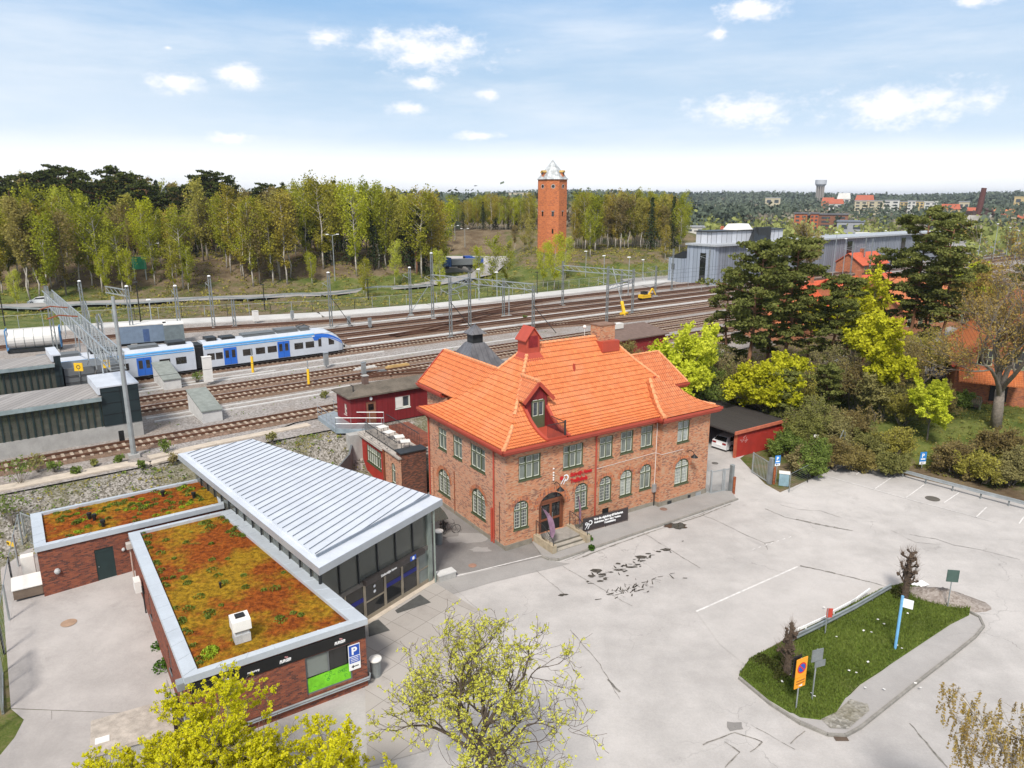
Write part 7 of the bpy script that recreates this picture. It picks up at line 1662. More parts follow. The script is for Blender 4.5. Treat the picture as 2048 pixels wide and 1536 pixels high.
# young trees on the bank, each in its own place
for (u,v,vt,k,l) in ((790,572,487,3,'bright yellow green young birch left of the stayed mast'),(733,598,522,0,'young birch in fresh leaf behind the black lamp post'),(728,590,535,0,'smaller young birch beside another on the grass bank'),(882,590,505,3,'bright young birch beside the parked trucks'),(985,580,478,0,'leafing birch right of the parked trucks'),(1012,575,488,0,'second leafing birch right of the parked trucks'),(960,575,498,3,'small bright birch in front of the parked trucks'),(1108,580,475,3,'bright birch standing before the foot of the brick tower'),(1086,575,490,3,'narrow bright birch at the left foot of the brick tower'),(1130,560,480,3,'bright birch at the right foot of the brick tower'),
   (35,615,545,3,'small bright birch beside the road at the left edge'),(95,590,420,0,'tall slim birch behind the white car'),(213,590,500,3,'bright young birch behind the long gantry'),(262,588,505,3,'bright young birch left of the green sign'),(350,585,485,0,'loose birch right of the green sign'),(378,585,500,0,'loose small birch on the brown slope edge'),(625,570,508,3,'single bright young birch on the brown slope'),(20,560,470,0,'birch above the road at the left edge'),(560,560,440,-1,'bare pale birch standing on the brown slope'),(520,568,430,-2,'bare brown tree on the brown slope'),(580,555,400,-1,'tall bare birch left of the young birch'),(310,570,455,0,'slim birch by the double street lamp')):
    a=AT(u,v); t=BIR[k] if k>=0 else BRN[-k-1]; put(t,u,vt,a[1],a[0],l,'young trees on the bank')
# woods right of the cutting and round the tower
for i in range(64):
    u=1140+i*3.3+random.uniform(-4,4); y=random.uniform(222,262); vt=390+ (abs(u-1240)*.04) +random.uniform(-4,26)
    if 1068<u<1140: continue
    k=random.choice(BIR[:3]+BRN) if random.random()<.9 else SPR[0]
    put(k,u,vt,y,label='leafing tree of the grove right of the brick tower',group='grove right of the tower')
for i in range(22):
    u=935+i*6.2+random.uniform(-5,5); y=random.uniform(282,300); vt=395+random.uniform(-4,14); put(random.choice(BIR),u,vt,y,label='birch of the row on the mound left of the brick tower',group='birches on the mound')
for i in range(46):
    u=868+i*4.4+random.uniform(-5,5); y=random.uniform(286,312); vt=404+random.uniform(-8,16)
    if 1066<u<1136: continue
    put(random.choice(BIR[:3]+BRN+SPR),u,vt,y,label='leafing tree in the wood between the dense wood and the tower',group='wood between the dense wood and the tower')
for (u,v,vt,k,l) in ((1048,505,430,-2,'rusty brown budding tree left of the brick tower'),(1062,508,440,-2,'second rusty brown tree left of the brick tower'),(1030,505,452,-1,'low brown tree left of the tower trees'),(1330,520,455,0,'yellowish shrubby tree at the right end of the grove'),(1180,515,430,0,'pale birch immediately right of the tower')):
    a=AT(u,v); t=BIR[k] if k>=0 else BRN[-k-1]; put(t,u,vt,a[1],a[0],l,'trees beside the tower')
# ------------- right hand woods -------------
def gx(u,y): return (u-1024)/FPX*(y*cp+ (CAMH-hz((u-1024)/FPX*y,y))*sp)
def place(r,u,y,vt,label,group=None,a=None):
    x=gx(u,y); z=hz(x,y); s=max(.5,(Hgt(u,vt,y)-z)/r['h']); r.location=(x,y,z-.1); r.scale=(s,s,s); r.rotation_euler=(0,0,a if a is not None else random.uniform(0,6.28)); return tag(r,label,'tree',group)
place(pine(31,17,2.7,.24,.36,.175,nb=34,sub=4),1492,82,478,'tall dark pine nearest the station on its right side'); place(pine(32,17,2.7,.24,.34,.165,nb=34,sub=4),1565,86,470,'tall dark pine second from the station')
place(pine(33,15,2.6,.24,.26,.21,nb=30,sub=4),1655,84,548,'broad lower dark pine in the middle of the right group'); place(pine(34,19,2.7,.24,.32,.165,nb=38,sub=4),1812,96,418,'tallest dark pine in front of the far chimney')
place(pine(35,19,2.6,.24,.34,.16,nb=38,sub=4),1880,92,438,'tall dark pine close to the far chimney on its left'); place(pine(36,15,1.6,.34,.4,.2),2055,105,470,'dark pine cut by the right picture edge')
place(pine(37,10,2.2,.28,.12,.26,nb=26,sub=3),1560,72,742,'low dense dark pine below the tall pines'); place(pine(38,10,2.2,.28,.10,.24,nb=26,sub=3),1648,74,728,'bushy dark pine beside the white street lamp'); place(pine(39,9,2.0,.28,.1,.25,nb=24),1480,86,700,'low dark pine behind the lime green shrub tree')
place(pine(40,12,1.6,.32,.3,.2),1720,90,640,'dark pine half hidden behind the yellow maple')
maple(41,(*[gx(1368,74),74],hz(gx(1368,74),74)),11.2,'maple_tree','rounded bright lime yellow maple behind the right wing of the station',L_LIME,clusters=9,cr=.34,ls=.22,lvl=4,L0=.29,r0=.16,stems=2)
maple(42,(*[gx(1532,74),74],hz(gx(1532,74),74)),8.6,'maple_tree','yellow green maple behind the red carport wall',L_MAPLEG,clusters=8,cr=.30,ls=.20,lvl=4,L0=.29,r0=.10,stems=3)
maple(43,(*[gx(1758,76),76],hz(gx(1758,76),76)),12.5,'maple_tree','large layered yellow green maple in the middle of the garden wood',L_MAPLEG,clusters=9,cr=.38,ls=.24,lvl=4,L0=.27,r0=.2,ang=.85)
maple(44,(*[gx(1700,92),92],hz(gx(1700,92),92)),13.5,'maple_tree','bright yellow maple behind the large layered maple',L_MAPLEG,clusters=8,cr=.42,ls=.26,lvl=4,L0=.28,r0=.2)
maple(45,(*[gx(1853,68),68],hz(gx(1853,68),68)),6.8,'maple_tree','small bright lime green maple in front of the brick house',L_LIME,clusters=11,cr=.24,ls=.17,lvl=4,L0=.28,r0=.08)
maple(46,(*[gx(1925,108),108],hz(gx(1925,108),108)),13.5,'maple_tree','bright green maple top beyond the gravel path',L_LIME,clusters=7,cr=.45,ls=.3,lvl=4,L0=.28,r0=.18)
maple(47,(*[gx(1990,69),69],hz(gx(1990,69),69)),17.5,'old_tree','huge old budding tree with forked grey trunk at the brick house',L_CATKIN,BARKG,clusters=3,cr=.5,ls=.11,lvl=5,th=.22,L0=.34,r0=.48,tipuse=.8,ang=.62,up=.14,minr=.015)
maple(48,(*[gx(1935,96),96],hz(gx(1935,96),96)),15.5,'budding_tree','brownish budding tree behind the old forked tree',L_CATKIN,BARKG,clusters=3,cr=.5,ls=.2,lvl=4,L0=.3,r0=.2)
for i,(u,y,vt,l) in enumerate(((1450,88,560,'dark pine behind the lime maple'),(1530,92,520,'dark pine between the two tallest station pines'),(1610,88,600,'mid height dark pine left of the layered maple'),(1690,98,560,'dark pine rising behind the bright maple'),(1760,104,500,'dark pine just left of the tallest pine'),(1845,100,520,'dark pine between the two tallest right pines'))):
    place(pine(140+i,15,2.0,.26,.16,.19,nb=30,sub=3),u,y,vt,l)
for i,(u,y,h,lm,l) in enumerate(((1500,80,6.5,L_BROWN,'brown bare tree in front of the tall pines'),(1590,76,7,L_BROWN,'brown bare tree under the second pine'),(1640,78,7.5,L_SHRUB,'olive thicket tree under the broad pine'),(1700,76,6.5,L_BROWN,'bare brown tree left of the layered maple trunk'),(1800,80,7.5,L_BROWN,'bare brown tree right of the layered maple'),(1840,84,8,L_BROWN,'bare brown tree below the chimney pines'),(1430,82,7,L_SHRUB,'olive tree behind the lime maple'),(1880,86,6,L_BROWN,'bare tree by the gravel path'),(1462,79,5.0,L_SHRUB,'olive shrub tree left of the yellow green maple'),(1572,72,5,L_SHRUB,'olive shrub tree behind the yellow green maple'),(1620,70,5.2,L_SHRUB,'olive shrub tree beside the low pines'),(1950,90,9,L_BROWN,'brown bare tree behind the brick house gable'),(1400,82,6,L_WEED,'fresh green tree below the lime maple'),(1392,79,4.8,L_WEED,'pale green shrub below the lime maple'))):
    maple(160+i,(gx(u,y),y,hz(gx(u,y),y)),h,'budding_tree',l,lm,BARKG,clusters=3,cr=.32,ls=.12,lvl=4,th=.15,L0=.31,r0=.09,stems=3,limbs=4,minr=.012)
maple(49,(*[gx(1755,74),73],hz(gx(1755,73),73)),6,'maple_tree','low olive maple at the foot of the layered maple',L_SHRUB,clusters=7,cr=.4,ls=.2,lvl=3,L0=.3,r0=.08,stems=3)
maple(50,(*[gx(1603,150),150],3.1),17,'bare_birch_tree','tall pale bare birch in front of the long grey depot',L_BROWN,BIRCHB,clusters=2,cr=.5,ls=.2,lvl=5,th=.3,L0=.26,r0=.25,ang=.5,up=.2,minr=.02)
for i,(u,y,h,lm,st,l) in enumerate(((1405,80,6.5,L_WEED,4,'loose light green shrub behind the station wing'),(1445,80,5.0,L_SHRUB,4,'brown shrub between station and carport'),(1475,81,5.0,L_SHRUB,3,'brown shrub behind the dark carport roof'),(1610,67,4.2,L_SHRUB,4,'olive shrub right of the yellow green maple'),(1625,61,3.8,L_WEED,4,'light green shrub by the short path'),(1605,62,3.0,L_SHRUB,4,'low shrub right of the open gate'),(1660,63,3.5,L_BROWN,4,'bare shrub at the end of the guard rail'),(1700,70,3.8,L_BROWN,4,'bare shrub above the guard rail corner'),(1740,66,2.6,L_SHRUB,3,'low bush with dark stems on the lawn'),(1900,62,3.4,L_BROWN,5,'wide bare bush behind the parking sign'),(1960,60,3.0,L_BROWN,5,'wide bare bush below the old tree'),(2020,59,3.4,L_SHRUB,5,'olive bush at the right edge of the lawn'),(1925,75,2.0,L_WEED,3,'round green bush at the porch'),(1530,80,4.4,L_BROWN,4,'bare shrub behind the carport'),(1690,80,5.5,L_BROWN,4,'bare brown thicket below the tall pines'),(1300,82,6,L_BROWN,3,'bare thin tree behind the station chimney'),(1240,86,5,L_BROWN,3,'thin bare shrub beside the track shed'),(1340,80,5,L_BROWN,3,'bare shrub left of the lime maple'),(1560,66,2.6,L_WEED,3,'fresh green shrub right of the red carport wall'),(1800,72,4.5,L_BROWN,4,'bare thicket under the layered maple'),(1875,74,3.0,L_BROWN,3,'bare bush left of the porch'),(1720,62,2.6,L_BROWN,4,'bare bush just behind the left part of the guard rail'),(1780,61,2.4,L_SHRUB,4,'olive bush left of the lawn parking sign'),(1800,66,3.2,L_BROWN,4,'bare bush in the middle of the lawn'),(1990,64,3.2,L_BROWN,4,'bare bush in front of the old forked trunk'),(1650,68,4.6,L_SHRUB,4,'olive shrub above the mesh fence corner'))):
    x=gx(u,y); maple(60+i,(x,y,hz(x,y)),h,'shrub',l,lm,BARKG,clusters=4 if lm is not L_BROWN else 2,cr=.26,ls=.12,lvl=4,th=.08,L0=.34,r0=.05,stems=st,cat='shrub',limbs=4,spread=1.2,minr=.008)
# weeds on the embankment
def tuft(u,v,z,h,l,seed,lm=L_WEED,n=240):
    p=G(u,v,z); zz=hz(*p); rng=np.random.default_rng(seed); r=empty('weed_bush',(*p,zz),0,l,'bush'); m=MB(); P=[]
    for i in range(16): a=rng.uniform(0,6.28); e=Vector((math.cos(a)*h*.5*rng.random(),math.sin(a)*h*.5*rng.random(),h*rng.uniform(.5,1))); m.tube([(0,0,0),e],[.02,.008],3,False); P.append(ball(e*.8,h*.22,n//16,rng))
    m.build('stems',BARKG,r); leafmesh('leaves',np.concatenate(P),.13,lm,rng,parent=r)
for i,(u,v,h,l) in enumerate(((28,1060,2.6,'tall light green bush at the left end of the moss roofs'),(50,1010,2.4,'light green bush behind the back moss roof corner'),(85,985,1.8,'loose light green bush on the rocky slope, leftmost'),(118,985,1.2,'small green bush on the rocky slope by another'),(160,990,.9,'low olive bush on the rocky slope'),(195,972,.8,'low bush in the middle of the rocky slope'),(245,965,.9,'low olive bush right of the slope middle'),(335,945,1.5,'yellowish green bush close to the zinc hall roof corner'),(350,965,1.0,'bush under the zinc hall roof corner'),(290,975,.8,'bush at the back edge of the back moss roof'),(395,768,1.6,'dry yellow green bush beside the white track cabinet'),(650,800,1.0,'small bush beside the red hut track'),(610,935,1.6,'dark green bush in the hollow by the steel bridge'),(655,945,1.8,'dark green bush beside the curved grey wall'),(545,890,1.2,'bush behind the zinc hall roof'),(1135,690,1.2,'small bush beside the yard tracks'),(1050,640,1.0,'yellowish bush between far tracks'))):
    tuft(u,v,3.0 if v<930 else 1.5,h,l,200+i,L_SHRUB if i%3==2 else L_WEED)
for i,(u,v,z,s,l) in enumerate(((1240,1027,.1,.45,'round green weed clump by the end of the banner'),(1177,1080,.1,.5,'green weed clump at the right side wall of the steps'),(1183,1098,.1,.35,'smaller green weed clump in front of the steps side wall'),(330,1340,.05,.8,'dark green weeds along the brick wall'),(345,1420,.05,.9,'dark green weeds at the front wall corner'),(318,1300,.05,.6,'low weeds along the brick wall'))):
    p=G(u,v,z); rng=np.random.default_rng(300+i); r=empty('weed_clump',(*p,z),0,l,'weeds'); leafmesh('leaves',ball((0,0,s*.35),s*.7,260,rng,(1,1.3,.6)),.10,leaf('deep green weed',(.04,.09,.01),(.10,.20,.03)) if i==0 else bpy.data.materials['deep green weed'],rng,parent=r)
# foreground trees
maple(91,(-10.6,21.7,0),8.1,'maple_tree','dense yellow flowering maple before the brick kiosk wall',L_MAPLE,BARKG,clusters=22,cr=.11,ls=.062,lvl=5,th=.26,L0=.27,r0=.17,wav=.2,split=(3,4),ang=.8,stems=1,limbs=9,spread=1.6,tipuse=.42)
maple(94,(-13.0,20.6,0),7.9,'maple_tree','low yellow flowering maple filling the bottom edge left of the middle',L_MAPLE,BARKG,clusters=19,cr=.11,ls=.062,lvl=5,th=.26,L0=.25,r0=.13,wav=.2,split=(3,4),ang=.8,stems=1,limbs=7,spread=1.4,tipuse=.5)
maple(95,(-9.2,19.2,0),8.2,'maple_tree','lowest yellow flowering maple between two others at the bottom edge',L_MAPLE,BARKG,clusters=17,cr=.11,ls=.062,lvl=5,th=.26,L0=.25,r0=.12,wav=.2,split=(3,4),ang=.8,limbs=7,spread=1.4,tipuse=.45)
maple(92,(-6.4,20.6,0),8.0,'maple_tree','second yellow flowering maple at the bottom edge',L_MAPLE,BARKG,clusters=16,cr=.11,ls=.062,lvl=5,th=.28,L0=.23,r0=.14,wav=.2,split=(2,4),ang=.8,stems=1,limbs=7,spread=1.2,tipuse=.55)
maple(93,(-1.35,23.6,0),12.0,'maple_tree','sparse twisting maple in front of the car park, bottom middle',L_MAPLE2,BARK,clusters=6,cr=.09,ls=.058,lvl=5,th=.30,L0=.25,r0=.19,wav=.34,split=(2,4),ang=.66,limbs=8,spread=1.08,tipuse=.27,nseg=5,minr=.007)
# weeping birch reaching in from the lower right corner
rng=np.random.default_rng(5); wb=empty('weeping_birch',(*G(2130,1640,4.5),0),0,'drooping birch with brown catkins in the lower right corner','tree'); q=Vector(wb.location); m=MB(); P=[]
def bough(pp,r0):
    V=[Vector((*G(u,v,z),z))-q for u,v,z in pp]; m.tube(V,[r0*(1-.8*i/(len(V)-1)) for i in range(len(V))],6,False)
    for i in range(len(V)-1):
        for k in range(11):
            p=V[i].lerp(V[i+1],(k+rng.random())/7); a=rng.uniform(0,6.28); L=rng.uniform(.25,.75); s=p+Vector((math.cos(a)*L,math.sin(a)*L,rng.uniform(.05,.45))); m.tube([p,s],[.014,.008],3,False)
            for j in range(2):
                e=s+Vector((rng.normal()*.12,rng.normal()*.12,-rng.uniform(.35,1.1))); m.tube([s,(s+e)*.5+Vector((rng.normal()*.05,rng.normal()*.05,.05)),e],[.008,.005,.004],3,False)
                for t in np.linspace(.1,1,7): P.append(ball(s.lerp(e,t),.05,4,rng,(1,1,1.6)))
trunk0=(2130,1640,4.5)
m.tube([(0,0,-.2),Vector((*G(*trunk0),4.5))-q],[.2,.12],7)
bough([trunk0,(2075,1560,5.6),(2010,1500,6.6),(1960,1440,7.5),(1925,1395,8.2)],.11); bough([(2075,1560,5.6),(2050,1500,6.8),(2020,1450,7.4)],.05); bough([(2010,1500,6.6),(1960,1475,7.1),(1915,1440,7.6)],.04); bough([(2130,1640,4.5),(2090,1560,6.5),(2060,1490,7.2),(2040,1440,7.6)],.06); bough([(2040,1530,6.1),(1985,1530,6.2),(1950,1510,6.4)],.03)
m.build('trunk',BIRCHB,wb,True); leafmesh('crown',np.concatenate(P),.055,L_CATKIN,rng,parent=wb)
# pollarded stumps on the island
def pollard(c,h,seed,label,fan=False):
    rng=np.random.default_rng(seed); r=empty('pollarded_tree',(*c,.12),0,label,'tree'); m=MB(); tw=MB()
    T=[Vector((0,0,-.1)),Vector((.06,.03,h*.3)),Vector((-.06,.06,h*.6)),Vector((.02,-.03,h*.85)),Vector((.05,0,h))]; m.tube(T,[.22,.17,.15,.12,.11],9)
    def knot(e,k=1.0):
        for _ in range(3): o=Vector((rng.normal()*.05,rng.normal()*.05,rng.normal()*.05)); a=.05*k*rng.uniform(.8,1.5); m.lathe([(a*.4,-a),(a,-a*.4),(a*1.15,a*.3),(a*.5,a)],tuple(e+o),6)
        for j in range(12): d=Vector((rng.normal()*.16,rng.normal()*.16,rng.uniform(.15,.5))); tw.tube([e,e+d*.5,e+d+Vector((0,0,.05))],[.010,.006,.003],3,False)
    nb=17 if fan else 12
    for i in range(nb):
        f=.28+.70*i/nb; z=h*f; a=i*2.4+rng.uniform(-.4,.4); L=rng.uniform(.3,.75)*(1.25-f*.55); p=Vector((0,0,z)); d=Vector((math.cos(a),math.sin(a),rng.uniform(.1,.7))).normalized(); pts=[p]; rr=[.085*rng.uniform(.8,1.2)]
        for k in range(4): d=(d+Vector((rng.normal()*.35,rng.normal()*.35,rng.normal()*.2+.15))).normalized(); p=p+d*L/4; pts.append(p); rr.append(rr[0]*(1-.13*(k+1))*rng.uniform(.85,1.2))
        m.tube(pts,rr,6); knot(p,1.1)
        if rng.random()<.6: q=pts[2]; e=q+Vector((rng.normal()*.2,rng.normal()*.2,rng.uniform(.1,.3))); m.tube([q,e],[.05,.045],5); knot(e,.9)
    knot(T[-1],1.6)
    for j in range(60): a=rng.uniform(0,6.28); z=rng.uniform(.05,h*.4); l=rng.uniform(.2,.5); tw.tube([(0,0,z),(math.cos(a)*l,math.sin(a)*l,z+rng.uniform(.1,.45))],[.010,.004],3,False)
    m.build('trunk',MT('knotty bark',(.075,.052,.036),.95,var=.5,scale=6,bump=.9),r); tw.build('shoots',MT('shoot bark',(.13,.09,.06),.95),r)
pollard(G(1572,1352),2.7,7,'shorter knotty pollarded tree at the near end of the grass island'); pollard(G(1808,1200),3.0,8,'taller knotty pollarded tree at the far end of the grass island',True)
bl=empty('dark_undergrowth',(*G(1555,1345),.12),0,'low dark undergrowth round the shorter pollarded tree','bush'); leafmesh('leaves',np.concatenate([ball((rng.uniform(-.7,1.2),rng.uniform(-.7,.9),.12),.45,90,rng,(1,1,.5)) for _ in range(14)]),.09,leaf('dark bramble',(.03,.04,.012),(.09,.09,.03)),rng,parent=bl)
bl=empty('dark_undergrowth',(*G(1805,1195),.12),0,'low dark undergrowth round the taller pollarded tree','bush'); leafmesh('leaves',np.concatenate([ball((rng.uniform(-.6,.6),rng.uniform(-.5,.5),.15),.4,80,rng,(1,1,.6)) for _ in range(6)]),.09,bpy.data.materials['dark bramble'],rng,parent=bl)
# far woods, nobody could count them
def farwood(name,mat,spots,label,hgt=(8,14),q=9,ls=3.2):
    rng=np.random.default_rng(len(spots)+7); P=[]
    for (x,y) in spots:
        z=hz(x,y); h=rng.uniform(*hgt); w=h*.33; n=q; P.append(np.array([x,y,z+h*.5])+rng.normal(size=(n,3))*np.array([w*.55,w*.55,h*.24])); P.append(np.array([[x,y,z+h*.95]]))
    o=leafmesh(name,np.concatenate(P),ls,mat,rng,0,.5); tag(o,label,'wood',kind='stuff'); return o
rs=random.Random(77); D1=[];B1=[];G1=[];D0=[]
def sp_(u,D): a=math.atan((u-1024)/FPX); return (D*math.sin(a),D*math.cos(a))
for i in range(9000):
    u=rs.uniform(-60,2110); D=math.exp(rs.uniform(math.log(1180),math.log(2500))); D1.append(sp_(u,D))
for i in range(2600):
    u=rs.uniform(860,2110); D=rs.uniform(430,1180); w=rs.random()
    if u>1500 and 560<D<1120 and w<.68: continue
    if 1340<u<1600 and D<640 and w<.4: continue
    (B1 if w<.35 else G1 if w<.68 else D0).append(sp_(u,D))
for i in range(420): D0.append(sp_(rs.uniform(1330,1560),rs.uniform(520,640)))
for i in range(420): D0.append(sp_(rs.uniform(870,1340),rs.uniform(360,560)))
for i in range(260): B1.append(sp_(rs.uniform(1480,1680),rs.uniform(480,600)))
for i in range(260): B1.append(sp_(rs.uniform(1040,1345),rs.uniform(300,420)))
for i in range(200): G1.append(sp_(rs.uniform(1400,2100),rs.uniform(300,470)))
for i in range(360): D0.append(sp_(rs.uniform(-60,900),rs.uniform(245,420)))
farwood('distant_forest',L_FARD,D1,'dark forest covering the distant ridge',(9,15),5,4.2); farwood('conifer_wood',L_FARD,D0,'dark conifer wood in the middle distance',(9,15),16,2.2)
farwood('bare_wood',L_FARB,B1,'grey brown bare wood in the middle distance',(6,11),16,1.7); farwood('leafing_wood',L_FARG,G1,'light green leafing wood in the middle distance',(6,10),16,1.7)

# undergrowth on the banks and in the garden wood: nobody could count it
def under(name,mat,n,fx,label,size,hh,seed):
    rng=np.random.default_rng(seed); P=[]
    k=0
    while k<n:
        x,y=fx(rng)
        if x is None: continue
        k+=1; P.append(np.array([x,y,hz(x,y)+hh*.4])+rng.normal(size=(7,3))*np.array([hh*.8,hh*.8,hh*.3]))
    o=leafmesh(name,np.concatenate(P),size,mat,rng,.1,.5); tag(o,label,'undergrowth',kind='stuff')
def bank(rng):
    x=rng.uniform(-150,75); y=rng.uniform(130,245); t,n=TN(x,y)
    if n<NW(t)+9 or y>yst(x)+60: return None,None
    if abs((y-(141+(x+98.5)*.374)))<4.5 or (-30<x<2 and 205<y<250): return None,None
    return x,y
under('bank_undergrowth',L_BROWN,2600,bank,'dry brown undergrowth on the bank below the wood',.35,.5,1)
under('bank_undergrowth',L_SHRUB,2200,bank,'olive green undergrowth on the bank below the wood',.3,.4,2)
def garden(rng):
    x=rng.uniform(26,70); y=rng.uniform(58,110); t,n=TN(x,y)
    g=(x-31.7)*.729+(y-66.6)*.684
    if g<.8 or n>60: return None,None
    return x,y
under('garden_undergrowth',L_SHRUB,3000,garden,'low olive undergrowth on the garden slope',.15,.30,3)
under('garden_undergrowth',L_BROWN,1700,garden,'dead leaves and dry stems on the garden slope',.13,.12,4)
def strip_(rng):
    x=rng.uniform(25,34); y=rng.uniform(58,80); t,n=TN(x,y)
    if y<58.3+(x-21)*.78 or (x<28 and y>64 and y<74): return None,None
    return x,y
under('strip_undergrowth',L_SHRUB,420,strip_,'weeds on the strip between the drive and the parking bays',.14,.22,5)

def slope_(rng):
    t=rng.uniform(-12,30); n=rng.uniform(55.5,61.5); x,y=X(t,n); return x,y
under('slope_weeds',L_WEED,330,slope_,'small green weeds scattered over the rocky slope',.13,.22,6)
under('slope_weeds',L_BROWN,420,slope_,'dry stems scattered over the rocky slope',.12,.18,7)
def yard_(rng):
    t=rng.uniform(10,75); n=rng.choice([64.9,71.5,73.0,86.2,88.6,96.5,75.8])+rng.normal()*.5
    if n<66 and t>24: return None,None
    return X(t,n)
def hzy(x,y): return 3.1
_h=hz; hz=lambda x,y: 3.12
under('yard_weeds',L_WEED,300,yard_,'small weeds growing in the ballast between the tracks',.10,.13,8)
hz=_h
# ---------------- brick water tower ----------------
tx,ty_=11.9,224.26; tb=hz(tx,ty_); tw=empty('brick_tower',(tx,ty_,tb),0,'tall octagonal orange brick tower with pointed metal roof','tower')
Rr=4.55; topz=Hgt(1103,358,ty_)-tb; apz=Hgt(1103,319,ty_)-tb
def octo(r,n=8,o=R(22.5)): return [(r*math.cos(2*math.pi*i/n+o),r*math.sin(2*math.pi*i/n+o)) for i in range(n)]
o8=octo(Rr); m=MB()
for i in range(8):
    a,b=o8[i],o8[(i+1)%8]; L=math.hypot(b[0]-a[0],b[1]-a[1]); fr=(a[0],a[1],(b[0]-a[0])/L,(b[1]-a[1])/L,(b[1]-a[1])/L,-(b[0]-a[0])/L); c=L/2
    H=[(c-.45,c+.45,topz-2.6,topz-1.7),(c-.35,c+.35,topz-10.6,topz-9.2)]
    if i%2: H.append((c-.25,c+.25,topz-15.6,topz-14.2))
    wall(m,fr,0,L,-1,topz,H,.25)
    for h in H: MB().fbox(fr,h[0],h[1],.2,.25,h[2],h[3]).build('window',GLK,tw)
    w_=MB()
    ring(w_,fr,c,topz-2.15,.45,.62,-.02,0,6.3,14); w_.fbox(fr,c-.5,c+.5,-.03,0,topz-9.2,topz-9.05); w_.build('window_surround',CONC,tw)
m.build('wall',BRT,tw)
m=MB(); E_=octo(Rr+.45); M_=octo(Rr*.62)
b0=[(x,y,topz-.15) for x,y in E_]; b1=[(x*.86,y*.86,topz+.55) for x,y in E_]; 
pts=b0+b1+[(0,0,apz)]; fs=[(i,(i+1)%8,8+(i+1)%8,8+i) for i in range(8)]+[(8+i,8+(i+1)%8,16) for i in range(8)]+[tuple(range(7,-1,-1))]
m.faces(pts,fs); rt=m.build('roof',seamroof('tower roof sheet',(.50,.52,.52)),tw)
for a in (R(-40),R(-140),R(50),R(140)):
    m=MB(); x,y=math.cos(a)*3.4,math.sin(a)*3.4; m.obox((x,y,topz+1.2),(1.1,.9,1.3),a); d=m.build('dormer',BRT,rt); m=MB(); m.obox((x*1.16,y*1.16,topz+1.55),(.1,.6,.8),a); m.build('pane',GLK,d); m=MB(); c_,s_=math.cos(a),math.sin(a); 
    P=[(x+c_*.8-s_*.7,y+s_*.8+c_*.7,topz+1.8),(x+c_*.8+s_*.7,y+s_*.8-c_*.7,topz+1.8),(x-c_*.8+s_*.7,y-s_*.8-c_*.7,topz+1.8),(x-c_*.8-s_*.7,y-s_*.8+c_*.7,topz+1.8),(x+c_*.9,y+s_*.9,topz+2.4),(x-c_*.9,y-s_*.9,topz+2.4)]; m.faces(P,[(0,1,4),(2,3,5),(1,2,5,4),(3,0,4,5)]); m.build('dormer_roof',COPP,d)
# ---------------- grey depot ----------------
dp=empty('rail_depot',(*X(147,113.4),3.1),R(37.1),'long blue grey rail depot with pale upper block','depot'); q=(0,0,0)
DW=planks('depot cladding',(.30,.34,.40),1.2,rough=.5); DWD=planks('depot side cladding',(.21,.225,.26),1.0,rough=.5); DWW=planks('depot pale cladding',(.50,.51,.54),2.0,rough=.5)
m=MB(); m.box(0,118,0,8,0,9.3); m.build('hall_wall',DWD,dp)
m=MB(); m.box(-1,118.5,-1.0,8.4,9.3,9.75); m.build('hall_roof',MT('depot roof',(.42,.44,.46),.5,.2),dp)
m=MB(); m.box(-.5,1.0,-.3,8.1,0,9.32); m.build('end_wall',DW,dp)
m=MB(); m.box(-2,8,8.2,12.6,0,6.0); m.build('low_wing',DW,dp); m=MB(); m.hexa([(-2,8.2,6.0),(8,8.2,6.0),(8,12.6,6.0),(-2,12.6,6.0),(-2,8.2,7.8),(8,8.2,7.8),(8,12.6,6.1),(-2,12.6,6.1)]); m.build('wing_roof',DKM,dp)
m=MB(); m.box(2,32,3,7.6,9.7,12.5); m.build('upper_block',DWW,dp); m=MB(); m.box(1.5,32.5,2.6,8,12.5,12.75); m.build('block_roof',DKM,dp); m=MB(); m.hexa([(12,3.2,12.7),(19,3.2,12.7),(19,7.4,12.7),(12,7.4,12.7),(13,4,14.2),(18,4,14.2),(18,6.6,14.2),(13,6.6,14.2)]); m.build('roof_lantern',CREAM,dp)
m=MB(); m.hexa([(17,1.4,9.75),(22,1.4,9.75),(22,3.0,9.75),(17,3.0,9.75),(19,2.6,13.3),(24,2.6,13.3),(24,3.05,13.3),(19,3.05,13.3)]); m.box(19.5,25,1.9,3.05,9.75,13.3); m.build('dark_roof_shaft',DKM,dp)
for (x0,x1,y0,y1,z0,z1) in ((-.6,-.4,2.2,3.9,.3,7.6),(-2.1,-1.9,10.6,11.5,3.2,4.6)):
    MB().box(x0,x1,y0,y1,z0,z1).build('window',GLK,dp)
for x in (28,60,92): w_=MB().box(x,x+2.6,-.08,.05,.6,8.4).build('tall_window',GLK,dp)
m=MB()
for i in range(28): m.box(4+i*4,4.12+i*4,-.06,0,0,9.3)
m.build('wall_ribs',GREYM,dp)
fence_line([G(1350,575,3.3),G(1430,585,3.3)],2.0,'pale mesh fence in front of the depot end',zf=lambda x,y:3.2,mat=GALV); fence_line([G(1290,560,3.3),G(1400,548,3.3)],2.0,'mesh fence along the depot drive',zf=lambda x,y:3.2,mat=GALV)
for i,(u,v,vt) in enumerate(((1490,575,497),(1520,573,483),(1555,570,488),(1665,552,465),(1685,548,478),(1765,520,462))):
    b=G(u,v,3.3); lamppost(b,Hgt(u,vt,b[1])-3.3,'pale lamp post along the depot wall','x' and 3.3,group='lamp posts along the depot')
